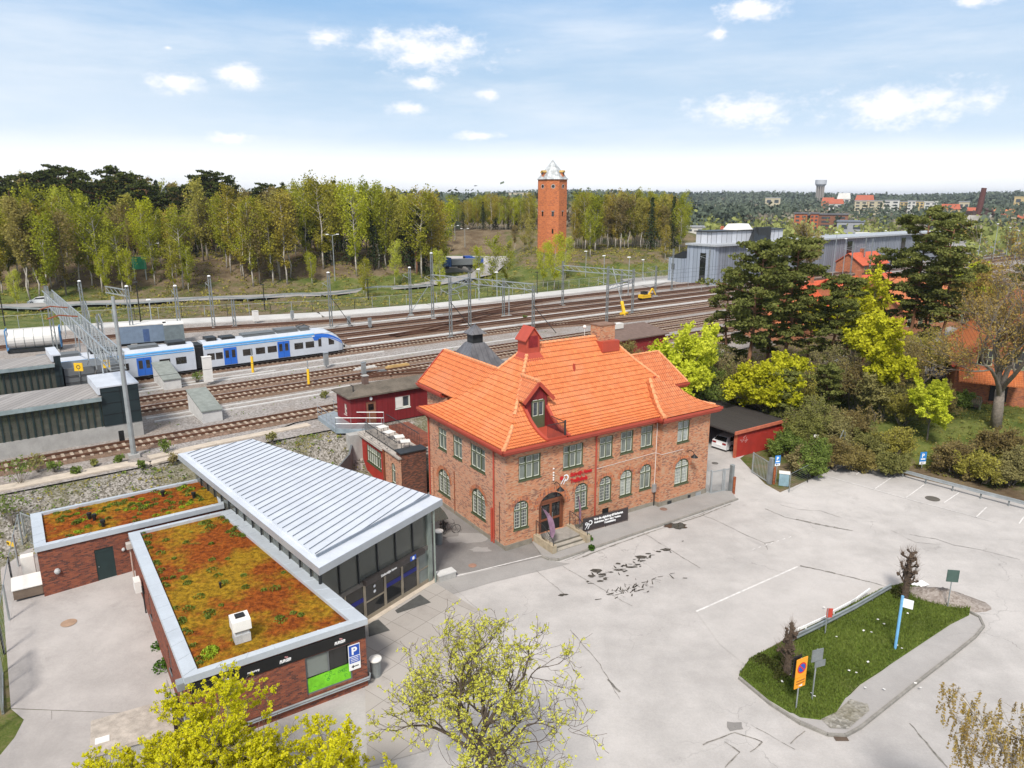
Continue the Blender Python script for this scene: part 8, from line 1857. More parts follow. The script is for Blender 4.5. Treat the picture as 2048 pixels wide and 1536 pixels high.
# ---------------- brick houses on the right ----------------
def house(name,o,rz,L,W,H,RH,label,wallm,roofm,wins=(),chim=True,ov=.5,z=0,floors=1,halfhip=False,cat='house'):
    r=empty(name,(o[0],o[1],z),rz,label,cat); m=MB(); m.box(0,L,0,W,-1,H); m.poly([(0,0,H),(0,W,H),(0,W/2,H+RH)]); m.poly([(L,0,H),(L,W,H),(L,W/2,H+RH)]); m.build('wall',wallm,r)
    m=MB(); k=RH/(W/2)
    for s in (0,1):
        y0=-ov if s==0 else W+ov; z0=H-ov*k; m.hexa([(-ov,y0,z0),(L+ov,y0,z0),(L+ov,W/2,H+RH),(-ov,W/2,H+RH),(-ov,y0,z0+.16),(L+ov,y0,z0+.16),(L+ov,W/2,H+RH+.16),(-ov,W/2,H+RH+.16)])
    rf=m.build('roof',roofm,r)
    if chim: c=MB().box(L*.45,L*.45+.8,W/2-.4,W/2+.4,H+RH-.6,H+RH+1.1).build('chimney',wallm,rf)
    for (side,a,b,c,d) in wins:
        fr={'w':(0,0,0,1,-1,0),'s':(0,0,1,0,0,-1)}[side]; m=MB(); m.fbox(fr,a,b,-.05,.05,c,d); f=m.build('window',MT('pale green frame',(.38,.42,.26)),r); m=MB(); m.fbox(fr,a+.1,b-.1,-.07,-.05,c+.1,d-.1); m.build('pane',GLK,f); m=MB()
        for i in range(1,3): uu=a+(b-a)*i/3; m.fbox(fr,uu-.03,uu+.03,-.085,-.07,c+.1,d-.1)
        zz=(c+d)/2; m.fbox(fr,a+.1,b-.1,-.085,-.07,zz-.03,zz+.03); m.build('sash',MT('pale green frame',(.38,.42,.26)),f)
    return r
BRH=brick('house brick',(.40,.13,.06),(.50,.18,.08),(.35,.13,.08),(.14,.06,.05),(.35,.2,.13),.2,.25)
hx,hy=G(1903,800,2.2); 
GA=R(-27)   # gable faces the camera
h=house('brick_house',(hx+13*math.cos(GA)+0,hy+13*math.sin(GA)),GA+R(90),16,13,4.4,6.6,'orange brick house with large gable and red verge boards at the right edge',BRH,TILEO,[('w',6.2,8.6,4.0,6.0),('w',9.8,11.2,4.2,6.0)],z=2.2)
m=MB()
for s in (0,1):
    y0=-.5 if s==0 else 13.5; m.beam((-.6,y0,4.4-.45),(-.6,6.5,11.1),.12,.4)
m.build('verge_board',REDP,h)
m=MB(); FRh=(0,0,0,1,-1,0); ring(m,FRh,7.2,7.7,.0,.5,-.06,0,6.3,16); m.build('round_window',GLK,h); m=MB(); ring(m,FRh,7.2,7.7,.5,.62,-.07,0,6.3,16); m.build('round_frame',CREAM,h)
m=MB(); m.hexa([(-2.4,7.0,2.6),(.1,7.0,3.7),(.1,12.8,3.7),(-2.4,12.8,2.6),(-2.4,7.0,2.75),(.1,7.0,3.85),(.1,12.8,3.85),(-2.4,12.8,2.75)]); m.build('porch_roof',TILEO,h)
m=MB(); m.box(-.08,0,8.0,9.6,.4,2.6); m.build('porch_door',BLK,h)
dk=empty('porch_deck',(*G(1985,835,2.2),2.2),0,'wooden porch deck with green railing at the brick house','deck'); q=tuple(dk.location); P=[Vector((*G(u,v,2.6),2.6)) for u,v in ((1903,800),(1960,812),(1968,795),(1912,785))]
m=MB(); m.hexa([p-Vector((0,0,.25)) for p in P]+P); offs(m,q).build('boards',MT('deck wood',(.20,.14,.11),.9),dk)
m=MB()
for h_ in (.1,.95): m.beam(P[0]+Vector((0,0,h_)),P[1]+Vector((0,0,h_)),.08,.06)
for i in range(15): p=P[0].lerp(P[1],i/14); m.beam(p,p+Vector((0,0,1)),.07)
for p in P: m.beam(p-Vector((0,0,1.2)),p,.15)
offs(m,q).build('railing',MT('green grey wood',(.20,.22,.12),.9),dk)
for (u,v,L,W,H,RH,rz,l,z) in ((1620,655,13,9,3.2,3.6,37,'red tiled roof of the house glimpsed between two pines',2.6),(1700,655,20,10,3.4,4.2,35,'orange plastered house partly behind the bright maple',2.6),(1800,668,22,10,4.0,4.4,30,'long orange house behind the tallest pines',2.6),(1560,690,9,7,2.6,2.8,37,'small orange house behind the second pine',2.8),(1895,640,14,9,3.6,4.0,25,'orange house behind the parked cars',2.6),(1722,548,14,8,2.6,2.8,37,'bright red roofed house at the far track edge',3.1)):
    g=G(u,v,z); house('brick_house',g,R(rz),L,W,H,RH,l,MT('orange render',(.36,.15,.075),.85,dirt=.2) if 'orange' in l else BRH,MT('bright red sheet roof',(.52,.10,.04),.7) if 'red' in l else TILEO,[('s',1.5+3*i,2.7+3*i,1.0,2.3) for i in range(int(L/3.5))],z=z)
# ---------------- carport with car ----------------
cpA=G(1467,915); ang=R(33.2); cpo=empty('carport',(cpA[0],cpA[1],0),ang,'open red carport with dark corrugated roof behind the station','carport')
cd=math.atan2(G(1408,905)[1]-cpA[1],G(1408,905)[0]-cpA[0])
m=MB(); wd=7.0; ln=11.0  # local: x back along right wall, y to the left
m.box(0,wd,-.16,.0,0,2.5); m.build('right_wall',REDW,cpo); m=MB(); m.box(wd,wd+.16,-.16,ln,0,2.4); m.box(0,wd,ln,ln+.16,0,2.4); m.build('rear_wall',REDD,cpo)
m=MB(); m.box(-.1,.12,-.2,.02,0,2.52); m.build('corner_post',MT('orange red post',(.42,.10,.05)),cpo)
m=MB(); m.hexa([(-.5,-.3,2.5),(wd+.4,-.3,2.4),(wd+.4,ln+.3,2.4),(-.5,ln+.3,2.5),(-.5,-.3,2.64),(wd+.4,-.3,2.54),(wd+.4,ln+.3,2.54),(-.5,ln+.3,2.64)]); m.build('roof',DARKROOF,cpo)
m=MB(); m.box(-.45,wd+.4,-.42,-.3,2.42,2.72); m.build('roof_edge',MT('pinkish red board',(.50,.14,.08),.6),cpo)
m=MB()
for y in (3.6,7.2): m.box(0,.12,y,y+.12,0,2.45)
m.build('post',DKM,cpo)
gf=MB(); rg=random.Random(8)
for i in range(9): a=rg.uniform(0,3.1); x=1.1+rg.uniform(-.3,.3); z=1.55+rg.uniform(-.3,.3); gf.beam((x,-.17,z),(x+math.cos(a)*.4,-.17,z+math.sin(a)*.4),.012,.03)
gf.build('scrawl',MT('pale scrawl',(.5,.3,.28)),cpo)
def car(loc,rz,label,paint=CARW,L=4.25,W=1.78,H=1.47,z=0,name='parked_car',group=None):
    r=empty(name,(loc[0],loc[1],z),rz,label,'car',group); m=MB()
    # lower body & greenhouse, rear at -x
    prof_=[(-2.1,.35,.80),(-2.12,.6,.85),(-2.05,.95,.84),(-1.9,1.02,.82),(.9,.98,.84),(1.75,.82,.80),(2.08,.62,.74),(2.12,.4,.72)]
    n=len(prof_); s=L/4.25; top=[(x*s,z_) for x,z_,_ in prof_]
    P=[];F=[]
    for (x,z_,w) in prof_: P+= [(x*s,-w*W/1.78,z_),(x*s,w*W/1.78,z_)]
    for (x,z_,w) in prof_: P+= [(x*s,-w*W/1.78*1.03,.25),(x*s,w*W/1.78*1.03,.25)]
    for i in range(n-1): F+=[(2*i,2*i+1,2*i+3,2*i+2),(2*n+2*i,2*n+2*i+2,2*n+2*i+3,2*n+2*i+1),(2*i,2*i+2,2*n+2*i+2,2*n+2*i),(2*i+1,2*n+2*i+1,2*n+2*i+3,2*i+3)]
    F+=[(0,2*n,2*n+1,1),(2*n-2,2*n-1,4*n-1,4*n-2)]
    m.faces(P,F); g=[(-1.98,.97,.80),(-1.62,1.38,.62),(-.9,H,.60),(.1,H-.02,.60),(.55,1.36,.63),(1.15,.97,.78)]; k=len(g); P=[];F=[]
    for (x,z_,w) in g: P+=[(x*s,-w*W/1.78,z_),(x*s,w*W/1.78,z_)]
    for i in range(k-1): F.append((2*i,2*i+1,2*i+3,2*i+2))
    P+=[(-1.98*s,-.82,.97),(1.15*s,-.82,.97),(-1.98*s,.82,.97),(1.15*s,.82,.97)]
    F+=[tuple([2*i for i in range(k)]),tuple([2*i+1 for i in range(k-1,-1,-1)])]
    m.faces(P,F); m.build('body',paint,r)
    w=MB(); w.faces([(-1.99*s,-.70,1.0),(-1.99*s,.70,1.0),(-1.66*s,.56,1.37),(-1.66*s,-.56,1.37)],[(0,1,2,3)]); w.build('rear_window',GLK,r); w=MB(); w.faces([(1.16*s,-.70,1.0),(1.16*s,.70,1.0),(.6*s,.56,1.36),(.6*s,-.56,1.36)],[(0,1,2,3)]); w.build('windscreen',GLK,r)
    for sgn in (-1,1):
        w=MB(); f=lambda x,z_,ww:(x*s,sgn*(ww*W/1.78+.015),z_); w.faces([f(-1.5,1.02,.785),f(.95,1.02,.785),f(.45,1.33,.645),f(-.9,1.40,.625),f(-1.3,1.33,.65)],[(0,1,2,3,4)]); w.build('side_window',GLK,r)
        for x in (-1.3,1.3):
            w=MB(); w.tube([(x*s,sgn*(.70),.32),(x*s,sgn*(.90),.32)],.32,16); ww=w.build('wheel',TYRE,r); w=MB(); w.tube([(x*s,sgn*.88,.32),(x*s,sgn*.92,.32)],.19,12); w.build('rim',GALV,ww)
        w=MB(); w.box(-2.14*s,-2.05*s,sgn*.58-.2,sgn*.58+.2,.72,.88); w.build('tail_lamp',LEDR,r)
    MB().box(-2.15*s,-2.1*s,-.27,.27,.55,.66).build('number_plate',LETW,r)
    return r
cc=G(1440,900); car((cc[0]+1.5,cc[1]+1.1),R(37),'white hatchback parked tail out in the red carport')
# ---------------- gates, bollards, signs ----------------
def bargate(a,b,h,label,name='steel_gate',nb=18,z=0):
    a=Vector((*a,z)); b=Vector((*b,z)); r=empty(name,a,0,label,'gate'); q=tuple(a); m=MB(); up=Vector((0,0,1))
    for p in (a,b): m.beam(p+up*.02,p+up*(h+.08),.09)
    for z_ in (.14,h): m.beam(a+up*z_,b+up*z_,.06,.07)
    offs(m,q).build('frame',GALV,r); m=MB()
    for i in range(1,nb): p=a.lerp(b,i/nb); m.beam(p+up*.14,p+up*h,.028)
    offs(m,q).build('bars',GALV,r); return r
a,b=G(1421,991),G(1441,990); bargate(G(1408,986),G(1420,988),2.05,'short fixed steel fence panel against the station corner','steel_fence',5); bargate(G(1421,989),G(1444,984),2.0,'closed steel bar gate beside the station',nb=11); bargate(G(1447,984),G(1458,982),2.0,'narrow steel fence panel right of the closed gate','steel_fence',6)
for (u,v,l) in ((1461,983,'thick square steel gate post beside the drive'),(1539,968,'broad grey gate post with small holes at the open gate')): r=empty('gate_post',(*G(u,v),0),R(33),l,'post'); MB().box(-.14,.14,-.14,.14,0,2.35).build('post',GALVD,r); MB().box(-.16,.16,-.16,.16,2.35,2.38).build('post_cap',GALV,r)
bargate(G(1504,946),G(1534,966),1.9,'open steel bar gate leaning wide on the right of the drive',nb=11)
for (u,v,l) in ((1467,988,'rusty iron bollard left of the drive'),(1547,968,'rusty iron bollard right of the drive')): r=empty('rusty_bollard',(*G(u,v),0),0,l,'bollard'); MB().tube([(0,0,0),(0,0,1.45)],.11,10).build('post',RUST,r); MB().lathe([(.13,1.45),(.10,1.52)],(0,0,0),10).build('cap',RUST,r)
el=empty('electric_cabinet',(*G(1567,970),0),R(-20),'light blue grey electric cabinet beside the open gate','cabinet'); MB().box(-.4,.4,-.25,.25,0,1.1).build('body',MT('blue grey cabinet',(.22,.33,.38)),el); MB().box(-.45,.45,-.3,.3,1.1,1.18).build('lid',CREAM,el)
def psign(u,v,vt,label,small=False,rz=0.0,zb=0,sc=1.0):
    p=G(u,v,zb); h=Hgt(u,vt,p[1])-zb; r=empty('parking_sign',(*p,zb),rz,label,'sign'); MB().tube([(0,0,0),(0,0,h)],.03,6).build('post',GALV,r); w=.32*sc; a=1.15*sc
    MB().box(-w,w,-.03,0,h-a,h).build('plate',MT('sign blue plate',(.04,.22,.55),.4),r); MB().box(-w,w,-.036,-.03,h-a,h-a+.25*sc).build('white_plate',LETW,r)
    M=Matrix.Translation((-.16*sc,-.04,h-.5*sc))@Matrix.Rotation(R(90),4,'X'); text('P',.5*sc,LETW,r,M,'lettering',.003,.015)
    m=MB(); m.box(-w*.7,w*.7,-.038,-.03,h-.72*sc,h-.60*sc); m.build('small_symbols',LETW,r); 
    m=MB(); m.poly([(-.2,-.039,h-a+.12),(-.05,-.039,h-a+.2),(-.05,-.039,h-a+.04)]); m.poly([(-.05,-.039,h-a+.1),(.15,-.039,h-a+.1),(.15,-.039,h-a+.14),(-.05,-.039,h-a+.14)]); m.build('arrow',BLK,r)
psign(1843,936,904,'blue parking sign standing on the lawn behind the guard rail',rz=R(10),zb=.3,sc=1.0)
psign(1551,965,911,'small blue parking sign behind the rusty bollard',rz=R(15),sc=.8)
wp_=empty('white_marker_post',(*G(1625,918),0),0,'white post with small plate in the grass beside the path','post'); MB().tube([(0,0,0),(.1,0,2.0)],.045,6).build('post',CREAM,wp_); MB().box(-.1,.3,-.03,.03,1.9,2.4).build('plate',CREAM,wp_)
def signpost(u,v,ut,vt,label,plates,zb=.12,polem=GALV,name='road_sign',rz=0,rad=.035):
    p=G(u,v,zb); h=Hgt(u,vt,p[1])-zb; r=empty(name,(*p,zb),rz,label,'sign'); MB().tube([(0,0,-.1),(0,0,h)],rad,8).build('post',polem,r)
    for (x0,x1,z0,z1,mat,nm,y) in plates: MB().box(x0,x1,y-.02,y+.02,h+z0,h+z1).build(nm,mat,r)
    return r,h
r,h=signpost(1592,1418,1600,1316,'orange no parking sign with blue disc at the near end of the island',[(-.36,.36,-.98,.02,ORG,'orange_plate',-.05),(-.36,.36,-1.55,-1.02,ORG,'orange_lower_plate',-.05),(-.42,.10,-1.0,.12,BLK,'dark_plate_back',.08)],rz=R(28))
m=MB()
for r0,r1,mt in ((.0,.26,SIGNB),): m=MB(); [m.poly([(0,-.075,h-.48),(r1*math.cos(2*math.pi*i/20),-.075,h-.48+r1*math.sin(2*math.pi*i/20)),(r1*math.cos(2*math.pi*(i+1)/20),-.075,h-.48+r1*math.sin(2*math.pi*(i+1)/20))]) for i in range(20)]; m.build('disc',mt,r)
m=MB()
for i in range(20):
    a,b=2*math.pi*i/20,2*math.pi*(i+1)/20; m.poly([(x*math.cos(t),-.08,h-.48+x*math.sin(t)) for x,t in ((.22,a),(.29,a),(.29,b),(.22,b))])
m.beam((-.17,-.08,h-.31),(.17,-.08,h-.65),.01,.06); m.build('red_ring',MT('sign red',(.55,.03,.02)),r)
m=MB(); [m.box(-.28,.28,-.078,-.07,h-1.2-.14*i,h-1.14-.14*i) for i in range(2)]; m.build('text_lines',MT('dark orange line',(.35,.12,.02)),r)
m=MB(); m.poly([(-.12,-.078,h-1.44),(.14,-.078,h-1.38),(.14,-.078,h-1.5)]); m.build('arrow',LETW,r)
signpost(1624,1398,1632,1298,'grey backed street sign with two plates beside the orange sign',[(-.36,.30,-.62,.02,GALVD,'upper_plate_back',-.05),(-.12,.5,-.98,-.64,GALVD,'lower_plate_back',-.05)],rz=R(20))
signpost(1895,1213,1893,1140,'green grey backed sign behind the far tip of the island',[(-.33,.33,-.75,.02,MT('sign back green',(.06,.10,.085),.5),'plate_back',-.05)],rz=R(-10))
signpost(1790,1298,1800,1192,'light blue pole with small white plate in the middle of the grass',[(.03,.55,-.62,-.12,LETW,'white_plate',0),],polem=LBL,name='blue_pole',rz=R(-35),rad=.075)
r,h=signpost(1650,1268,1658,1217,'small red marked post leaning at the island rail',[(-.05,.28,-.55,.0,MT('marker red',(.45,.06,.04)),'red_plate',0)])
# island rails: upright galvanised one, and the fallen white one
def grail(pts,label,h=.62,broken=False,name='guard_rail',ph=None,step=2.0,mat=GALV,z0=0.0):
    P=[G(u,v,z0) for u,v in pts]; r=empty(name,(*P[0],z0),0,label,'guard rail'); q=tuple(r.location); m=MB(); po=MB()
    for a,b in zip(P,P[1:]):
        L=math.hypot(b[0]-a[0],b[1]-a[1]); n=max(1,int(L/step+.5)); d=Vector((b[0]-a[0],b[1]-a[1],0)).normalized(); nn=Vector((-d.y,d.x,0))
        za,zb=hz(*a)+z0+h,hz(*b)+z0+h
        for k,(o_,w_) in enumerate(((.04,.05),(-.04,.05))): pass
        A=Vector((*a,za)); Bv=Vector((*b,zb)); m.beam(A,Bv,.05,.30); m.beam(A+Vector((0,0,.10))-nn*.035,Bv+Vector((0,0,.10))-nn*.035,.05,.07); m.beam(A-Vector((0,0,.10))-nn*.035,Bv-Vector((0,0,.10))-nn*.035,.05,.07)
        for i in range(n+1): p=A.lerp(Bv,i/n); po.beam(p+nn*.08-Vector((0,0,h+.05)),p+nn*.08+Vector((0,0,.08)),.09)
    offs(m,q).build('rail',mat,r); offs(po,q).build('posts',GALVD,r)
grail([(1688,920),(1760,942),(1850,968),(1960,998),(2075,1028)],'long galvanised guard rail between the parking bays and the lawn',.62,step=2.6)
grail([(1583,1292),(1640,1264),(1710,1227),(1780,1186)],'low galvanised guard rail along the edge of the grass island',.5,step=2.2)
fr_=empty('fallen_rail',(*G(1600,1270),0),0,'bent white rail lying broken along the island edge','rail'); q=tuple(fr_.location); m=MB(); P=[Vector((*G(u,v,z),z)) for u,v,z in ((1588,1262,.1),(1612,1252,.35),(1655,1232,.5),(1668,1222,.4),(1700,1205,.55),(1712,1198,.25),(1740,1178,.6))]
for a,b in zip(P,P[1:]): m.beam(a,b,.06,.14)
for p in P[1::2]: m.beam(p-Vector((0,0,p.z)),p,.07)
offs(m,q).build('rail',LETW,fr_)
pb_=empty('fallen_sign',(*G(1838,1172),.02),R(20),'white plate lying on the ground at the far end of the island','sign'); MB().hexa([(-.5,-.3,.08),(.5,-.3,.12),(.5,.3,.14),(-.5,.3,.1),(-.5,-.3,.11),(.5,-.3,.15),(.5,.3,.17),(-.5,.3,.13)]).build('plate',LETW,pb_)
lt=random.Random(3)
for i in range(22):
    x,y=G(lt.uniform(1560,1850),lt.uniform(1215,1400)); 
    u_,v_=0,0
    o=MB().poly([(-.07,-.05,.02),(.06,-.04,.03),(.07,.05,.05),(-.05,.06,.03)]).build('litter',CREAM); o.location=(x,y,.19); o.rotation_euler=(0,0,lt.uniform(0,6)); tag(o,'small white scrap of paper lying in the island grass','litter','paper scraps on the grass')
# mesh fence between path and car park, left side fences
fence_line([G(1578,985),G(1615,965),G(1660,940),G(1688,915)],1.7,'sagging mesh fence behind the parking bays',step=2.4,mat=GALVD)
m=MB(); r=empty('fence_strut',(*G(1655,938),0),0,'slanted strut leaning in the mesh fence','strut'); m.tube([(0,0,0),(2.2,2.4,3.0)],.05,6); m.build('strut',GALVD,r)
for (u,v,vt,l) in ((1658,935,873,'taller thin pole in the mesh fence'),(1684,918,862,'thin pole at the end of the guard rail')): p=G(u,v); r=empty('thin_pole',(*p,0),0,l,'pole'); MB().tube([(0,0,0),(0,0,Hgt(u,vt,p[1]))],.05,6).build('pole',GALVD,r)
fence_line([(-33.6,46.2),(-30.5,40.5),(-27.2,34.6),(-24.0,28.4),(-21.5,24)],2.3,'tall steel mesh fence along the left edge of the yard',step=2.6,pr=.06)
bargate((-33.8,46.8),(-31.7,45.6),2.2,'steel bar gate with yellow sign at the end of the yard',nb=12,z=.7)
ys=empty('warning_sign',(*G(23,1092,2.0),2.0),R(-25),'yellow warning sign on the steel gate at the far left','sign'); MB().box(-.42,.42,-.02,.02,0,.28).build('plate',YEL,ys); MB().box(-.36,-.2,-.03,-.02,.06,.22).build('mark',BLK,ys)
# bins, bicycle shelter, bicycles
def bin_(p,label,top=CREAM): r=empty('litter_bin',(*p,0),0,label,'bin'); MB().lathe([(.26,0),(.28,.85),(.30,.95)],(0,0,0),14).build('body',GALVD,r); MB().lathe([(.30,.95),(.34,.99),(.33,1.05),(.1,1.1)],(0,0,0),14).build('lid',top,r)
bin_(G(878,1088),'round litter bin with white lid in front of the bicycles'); bin_(G(752,1352),'round litter bin with white lid at the kiosk corner')
bs=empty('bicycle_shelter',(*G(868,1072),0),R(33.2),'arched bicycle shelter roof beside the glazed hall','shelter')
m=MB(); 
for x in (-1.4,1.2):
    m.tube([(x,-.2,0),(x,-.1,.9),(x,.5,2.0)],.05,6); m.tube([(x,-1.1,1.75),(x,-.3,2.1),(x,.7,2.25),(x,1.4,2.12)],.045,6)
m.build('frame',DKM,bs); m=MB(); pp_=[(-1.1,1.77),(-.3,2.12),(.7,2.27),(1.4,2.14)]
for a,b in zip(pp_,pp_[1:]): m.hexa([(-1.6,a[0],a[1]),(1.3,a[0],a[1]),(1.3,b[0],b[1]),(-1.6,b[0],b[1]),(-1.6,a[0],a[1]+.03),(1.3,a[0],a[1]+.03),(1.3,b[0],b[1]+.03),(-1.6,b[0],b[1]+.03)])
m.build('roof_sheet',hallglass('smoky sheet',(.4,.4,.4),.3),bs); bs.scale=(.6,.75,.85)
def bicycle(loc,rz,label):
    r=empty('bicycle',(*loc,0),rz,label,'bicycle')
    for x in (-.52,.52):
        m=MB(); m.tube([(x+.33*math.cos(t*math.pi/9),0,.34+.33*math.sin(t*math.pi/9)) for t in range(19)],.02,5,False); 
        for t in range(6): m.tube([(x,0,.34),(x+.32*math.cos(t*1.05),0,.34+.32*math.sin(t*1.05))],.004,3,False)
        m.build('wheel',TYRE,r)
    m=MB(); 
    for a,b in (((-.52,0,.34),(-.08,0,.32)),((-.08,0,.32),(-.2,0,.82)),((-.2,0,.82),(-.52,0,.34)),((-.08,0,.32),(.36,0,.82)),((-.18,0,.75),(.36,0,.82)),((.36,0,.92),(.52,0,.34))): m.tube([a,b],.016,5)
    m.build('frame',BLK,r); m=MB(); m.tube([(.3,-.28,1.02),(.38,0,1.0),(.3,.28,1.02)],.014,5); m.build('handlebar',DKM,r); m=MB(); m.box(-.34,-.08,-.07,.07,.88,.93); m.tube([(-.2,0,.82),(-.2,0,.9)],.015,5); m.build('saddle',BLK,r)
bicycle(G(899,1068),R(20),'dark bicycle standing apart at the right of the rack'); bicycle(G(884,1068),R(75),'dark bicycle inside the rack nearest the glass'); bicycle(G(886,1055),R(110),'dark bicycle at the back of the rack')
# cars and trucks elsewhere
a=AT(75,612); car((a[0],a[1]+1.0),R(200),'white car driving on the road at the far left',z=a[2]+.3,name='moving_car')
for (u,v,l,mt) in ((1885,638,'light grey car parked beyond the gravel path, left of another',MT('grey car paint',(.35,.37,.40),.3)),(1912,646,'dark grey car parked beyond the gravel path',MT('dark car paint',(.08,.09,.10),.3)),(1440,868,'x',None),(1683,730,'white car half hidden behind the layered maple',CARW)):
    if l=='x': continue
    g=G(u,v,2.8); car(g,R(-20),l,mt,z=2.7,group=None)
for (u,v,l,c,L) in ((920,535,'blue truck cab with grey tipper at the parking beyond the yard',MT('truck blue',(.03,.08,.22)),9),(948,531,'blue container truck right of another truck',MT('container blue',(.02,.07,.32)),5)):
    g=G(u,v,4.8); r=empty('parked_truck',(*g,4.6),R(20),l,'truck'); MB().box(-L/2+1.8,L/2,-1.25,1.25,1.0,2.6).build('load_box',c if L<6 else GREYM,r); MB().box(-L/2-.4,-L/2+1.7,-1.25,1.25,.6,3.0).build('cab',c,r); MB().box(-L/2-.43,-L/2-.38,-1.1,1.1,1.7,2.7).build('windscreen',GLK,r); MB().box(-L/2,L/2,-1,1,.5,1.0).build('chassis',BLK,r)
    for x in (-L/2+.6,0,L/2-.9): 
        m=MB(); m.tube([(x,-1.25,.5),(x,1.25,.5)],.5,10); m.build('wheels',TYRE,r)
gs_=empty('green_road_sign',AT(282,560),R(10),'green direction sign board among the birches by the road','sign'); MB().tube([(-1.2,0,0),(-1.2,0,5.2)],.12,6).tube([(1.2,0,0),(1.2,0,5.2)],.12,6).build('posts',GALV,gs_); MB().box(-1.5,1.5,-.1,0,2.4,5.2).build('board',MT('road sign green',(.02,.20,.10)),gs_)
wl_p=empty('street_lamp',(*G(1680,800,.5),.6),0,'white street lamp with curved arm among the garden trees','lamp'); p=wl_p.location; hh=Hgt(1680,728,p[1])-.6; m=MB(); m.tube([(0,0,0),(0,0,hh)],[.07,.05],7); m.tube([(0,0,hh),(-.5,0,hh+.15)],.04,5); m.build('post',GALV,wl_p); MB().hexa([(-.8,-.2,hh),(-.1,-.2,hh+.02),(-.1,.2,hh+.02),(-.8,.2,hh),(-.7,-.12,hh+.2),(-.2,-.12,hh+.2),(-.2,.12,hh+.2),(-.7,.12,hh+.2)]).build('lamp_head',LETW,wl_p)
# ---------------- the town far away ----------------
def farb(u0,u1,vt,vb,col_,roofc,label,kind='flat',D=None,name='apartment_block',rows=4,rz=0):
    u=(u0+u1)/2
    if D: a=sp_(u,D); z=hz(*a); p=(a[0],a[1],z)
    else: p=AT(u,vb)
    k=math.hypot(p[0],p[1]); w=(u1-u0)/FPX*k*.93*math.cos(math.atan((u-1024)/FPX)); h=Hgt(u,vt,p[1])-p[2]; h=max(h,3); az=-math.atan2(p[0],p[1])
    r=empty(name,(p[0],p[1],p[2]-1),az+R(rz),label,'building'); dep=max(9,w*.35); wall_h=h+1 if kind=='flat' else (h+1)*.68
    mc=MT('far wall %s'%(str([round(q,2) for q in col_])),col_,.8,var=.08,scale=.05); MB().box(-w/2,w/2,0,dep,0,wall_h).build('wall',mc,r)
    rc=MT('far roof %s'%(str([round(q,2) for q in roofc])),roofc,.8,var=.1,scale=.1)
    if kind=='flat': MB().box(-w/2-.4,w/2+.4,-.4,dep+.4,wall_h,wall_h+.7).build('roof',rc,r)
    else: m=MB(); m.faces([(-w/2-.5,-.6,wall_h-.3),(w/2+.5,-.6,wall_h-.3),(w/2+.5,dep+.6,wall_h-.3),(-w/2-.5,dep+.6,wall_h-.3),(-w/2+w*.06,dep/2,h+1),(w/2-w*.06,dep/2,h+1)],[(0,1,5,4),(2,3,4,5),(3,0,4),(1,2,5),(3,2,1,0)]); m.build('roof',rc,r)
    n=max(2,int(w/7)); WM=MT('far window',(.06,.07,.08),.3)
    for i in range(rows):
        z0=1.6+(wall_h-2)*i/rows
        for j in range(n): x=-w/2+w*(j+.22)/n; MB().box(x,x+w/n*.56,-.12,.02,z0+(wall_h-2)/rows*.25,z0+(wall_h-2)/rows*.75).build('window',WM,r)
    return r
W_=(.55,.54,.50); C_1=(.45,.40,.28); Y_=(.50,.38,.18); RR=(.38,.10,.05); OO=(.45,.17,.07); GG=(.30,.31,.33); DG=(.12,.12,.13)
farb(1655,1680,386,398,W_,W_,'white gabled villa high on the ridge','gable',1250,'white_villa',3)
farb(1690,1726,390,400,OO,RR,'red roofed long house on the ridge right of the white villa','gable',1230,'far_house',2); farb(1625,1650,395,404,OO,RR,'small red roofed house left of the white villa','gable',1150,'far_house',2); farb(1640,1668,398,407,W_,RR,'red roofed row house below the white villa','gable',1080,'far_house',2)
for i,(a,b,t,c) in enumerate(((1690,1714,402,C_1),(1716,1746,402,C_1),(1746,1776,401,W_),(1793,1808,402,W_),(1808,1824,403,Y_),(1778,1792,404,Y_))): farb(a,b,t,418+i%2*2,c,GG,['cream apartment block, leftmost of the row on the slope','cream and yellow apartment block second in the row','white apartment block right of the cream ones','narrow white apartment block of the right group','yellow apartment block of the right group','low yellow apartment block between the two groups'][i],'flat',900+i*6,rows=5)
farb(1826,1850,404,420,W_,W_,'white apartment block at the right end of the row','flat',905,rows=5)
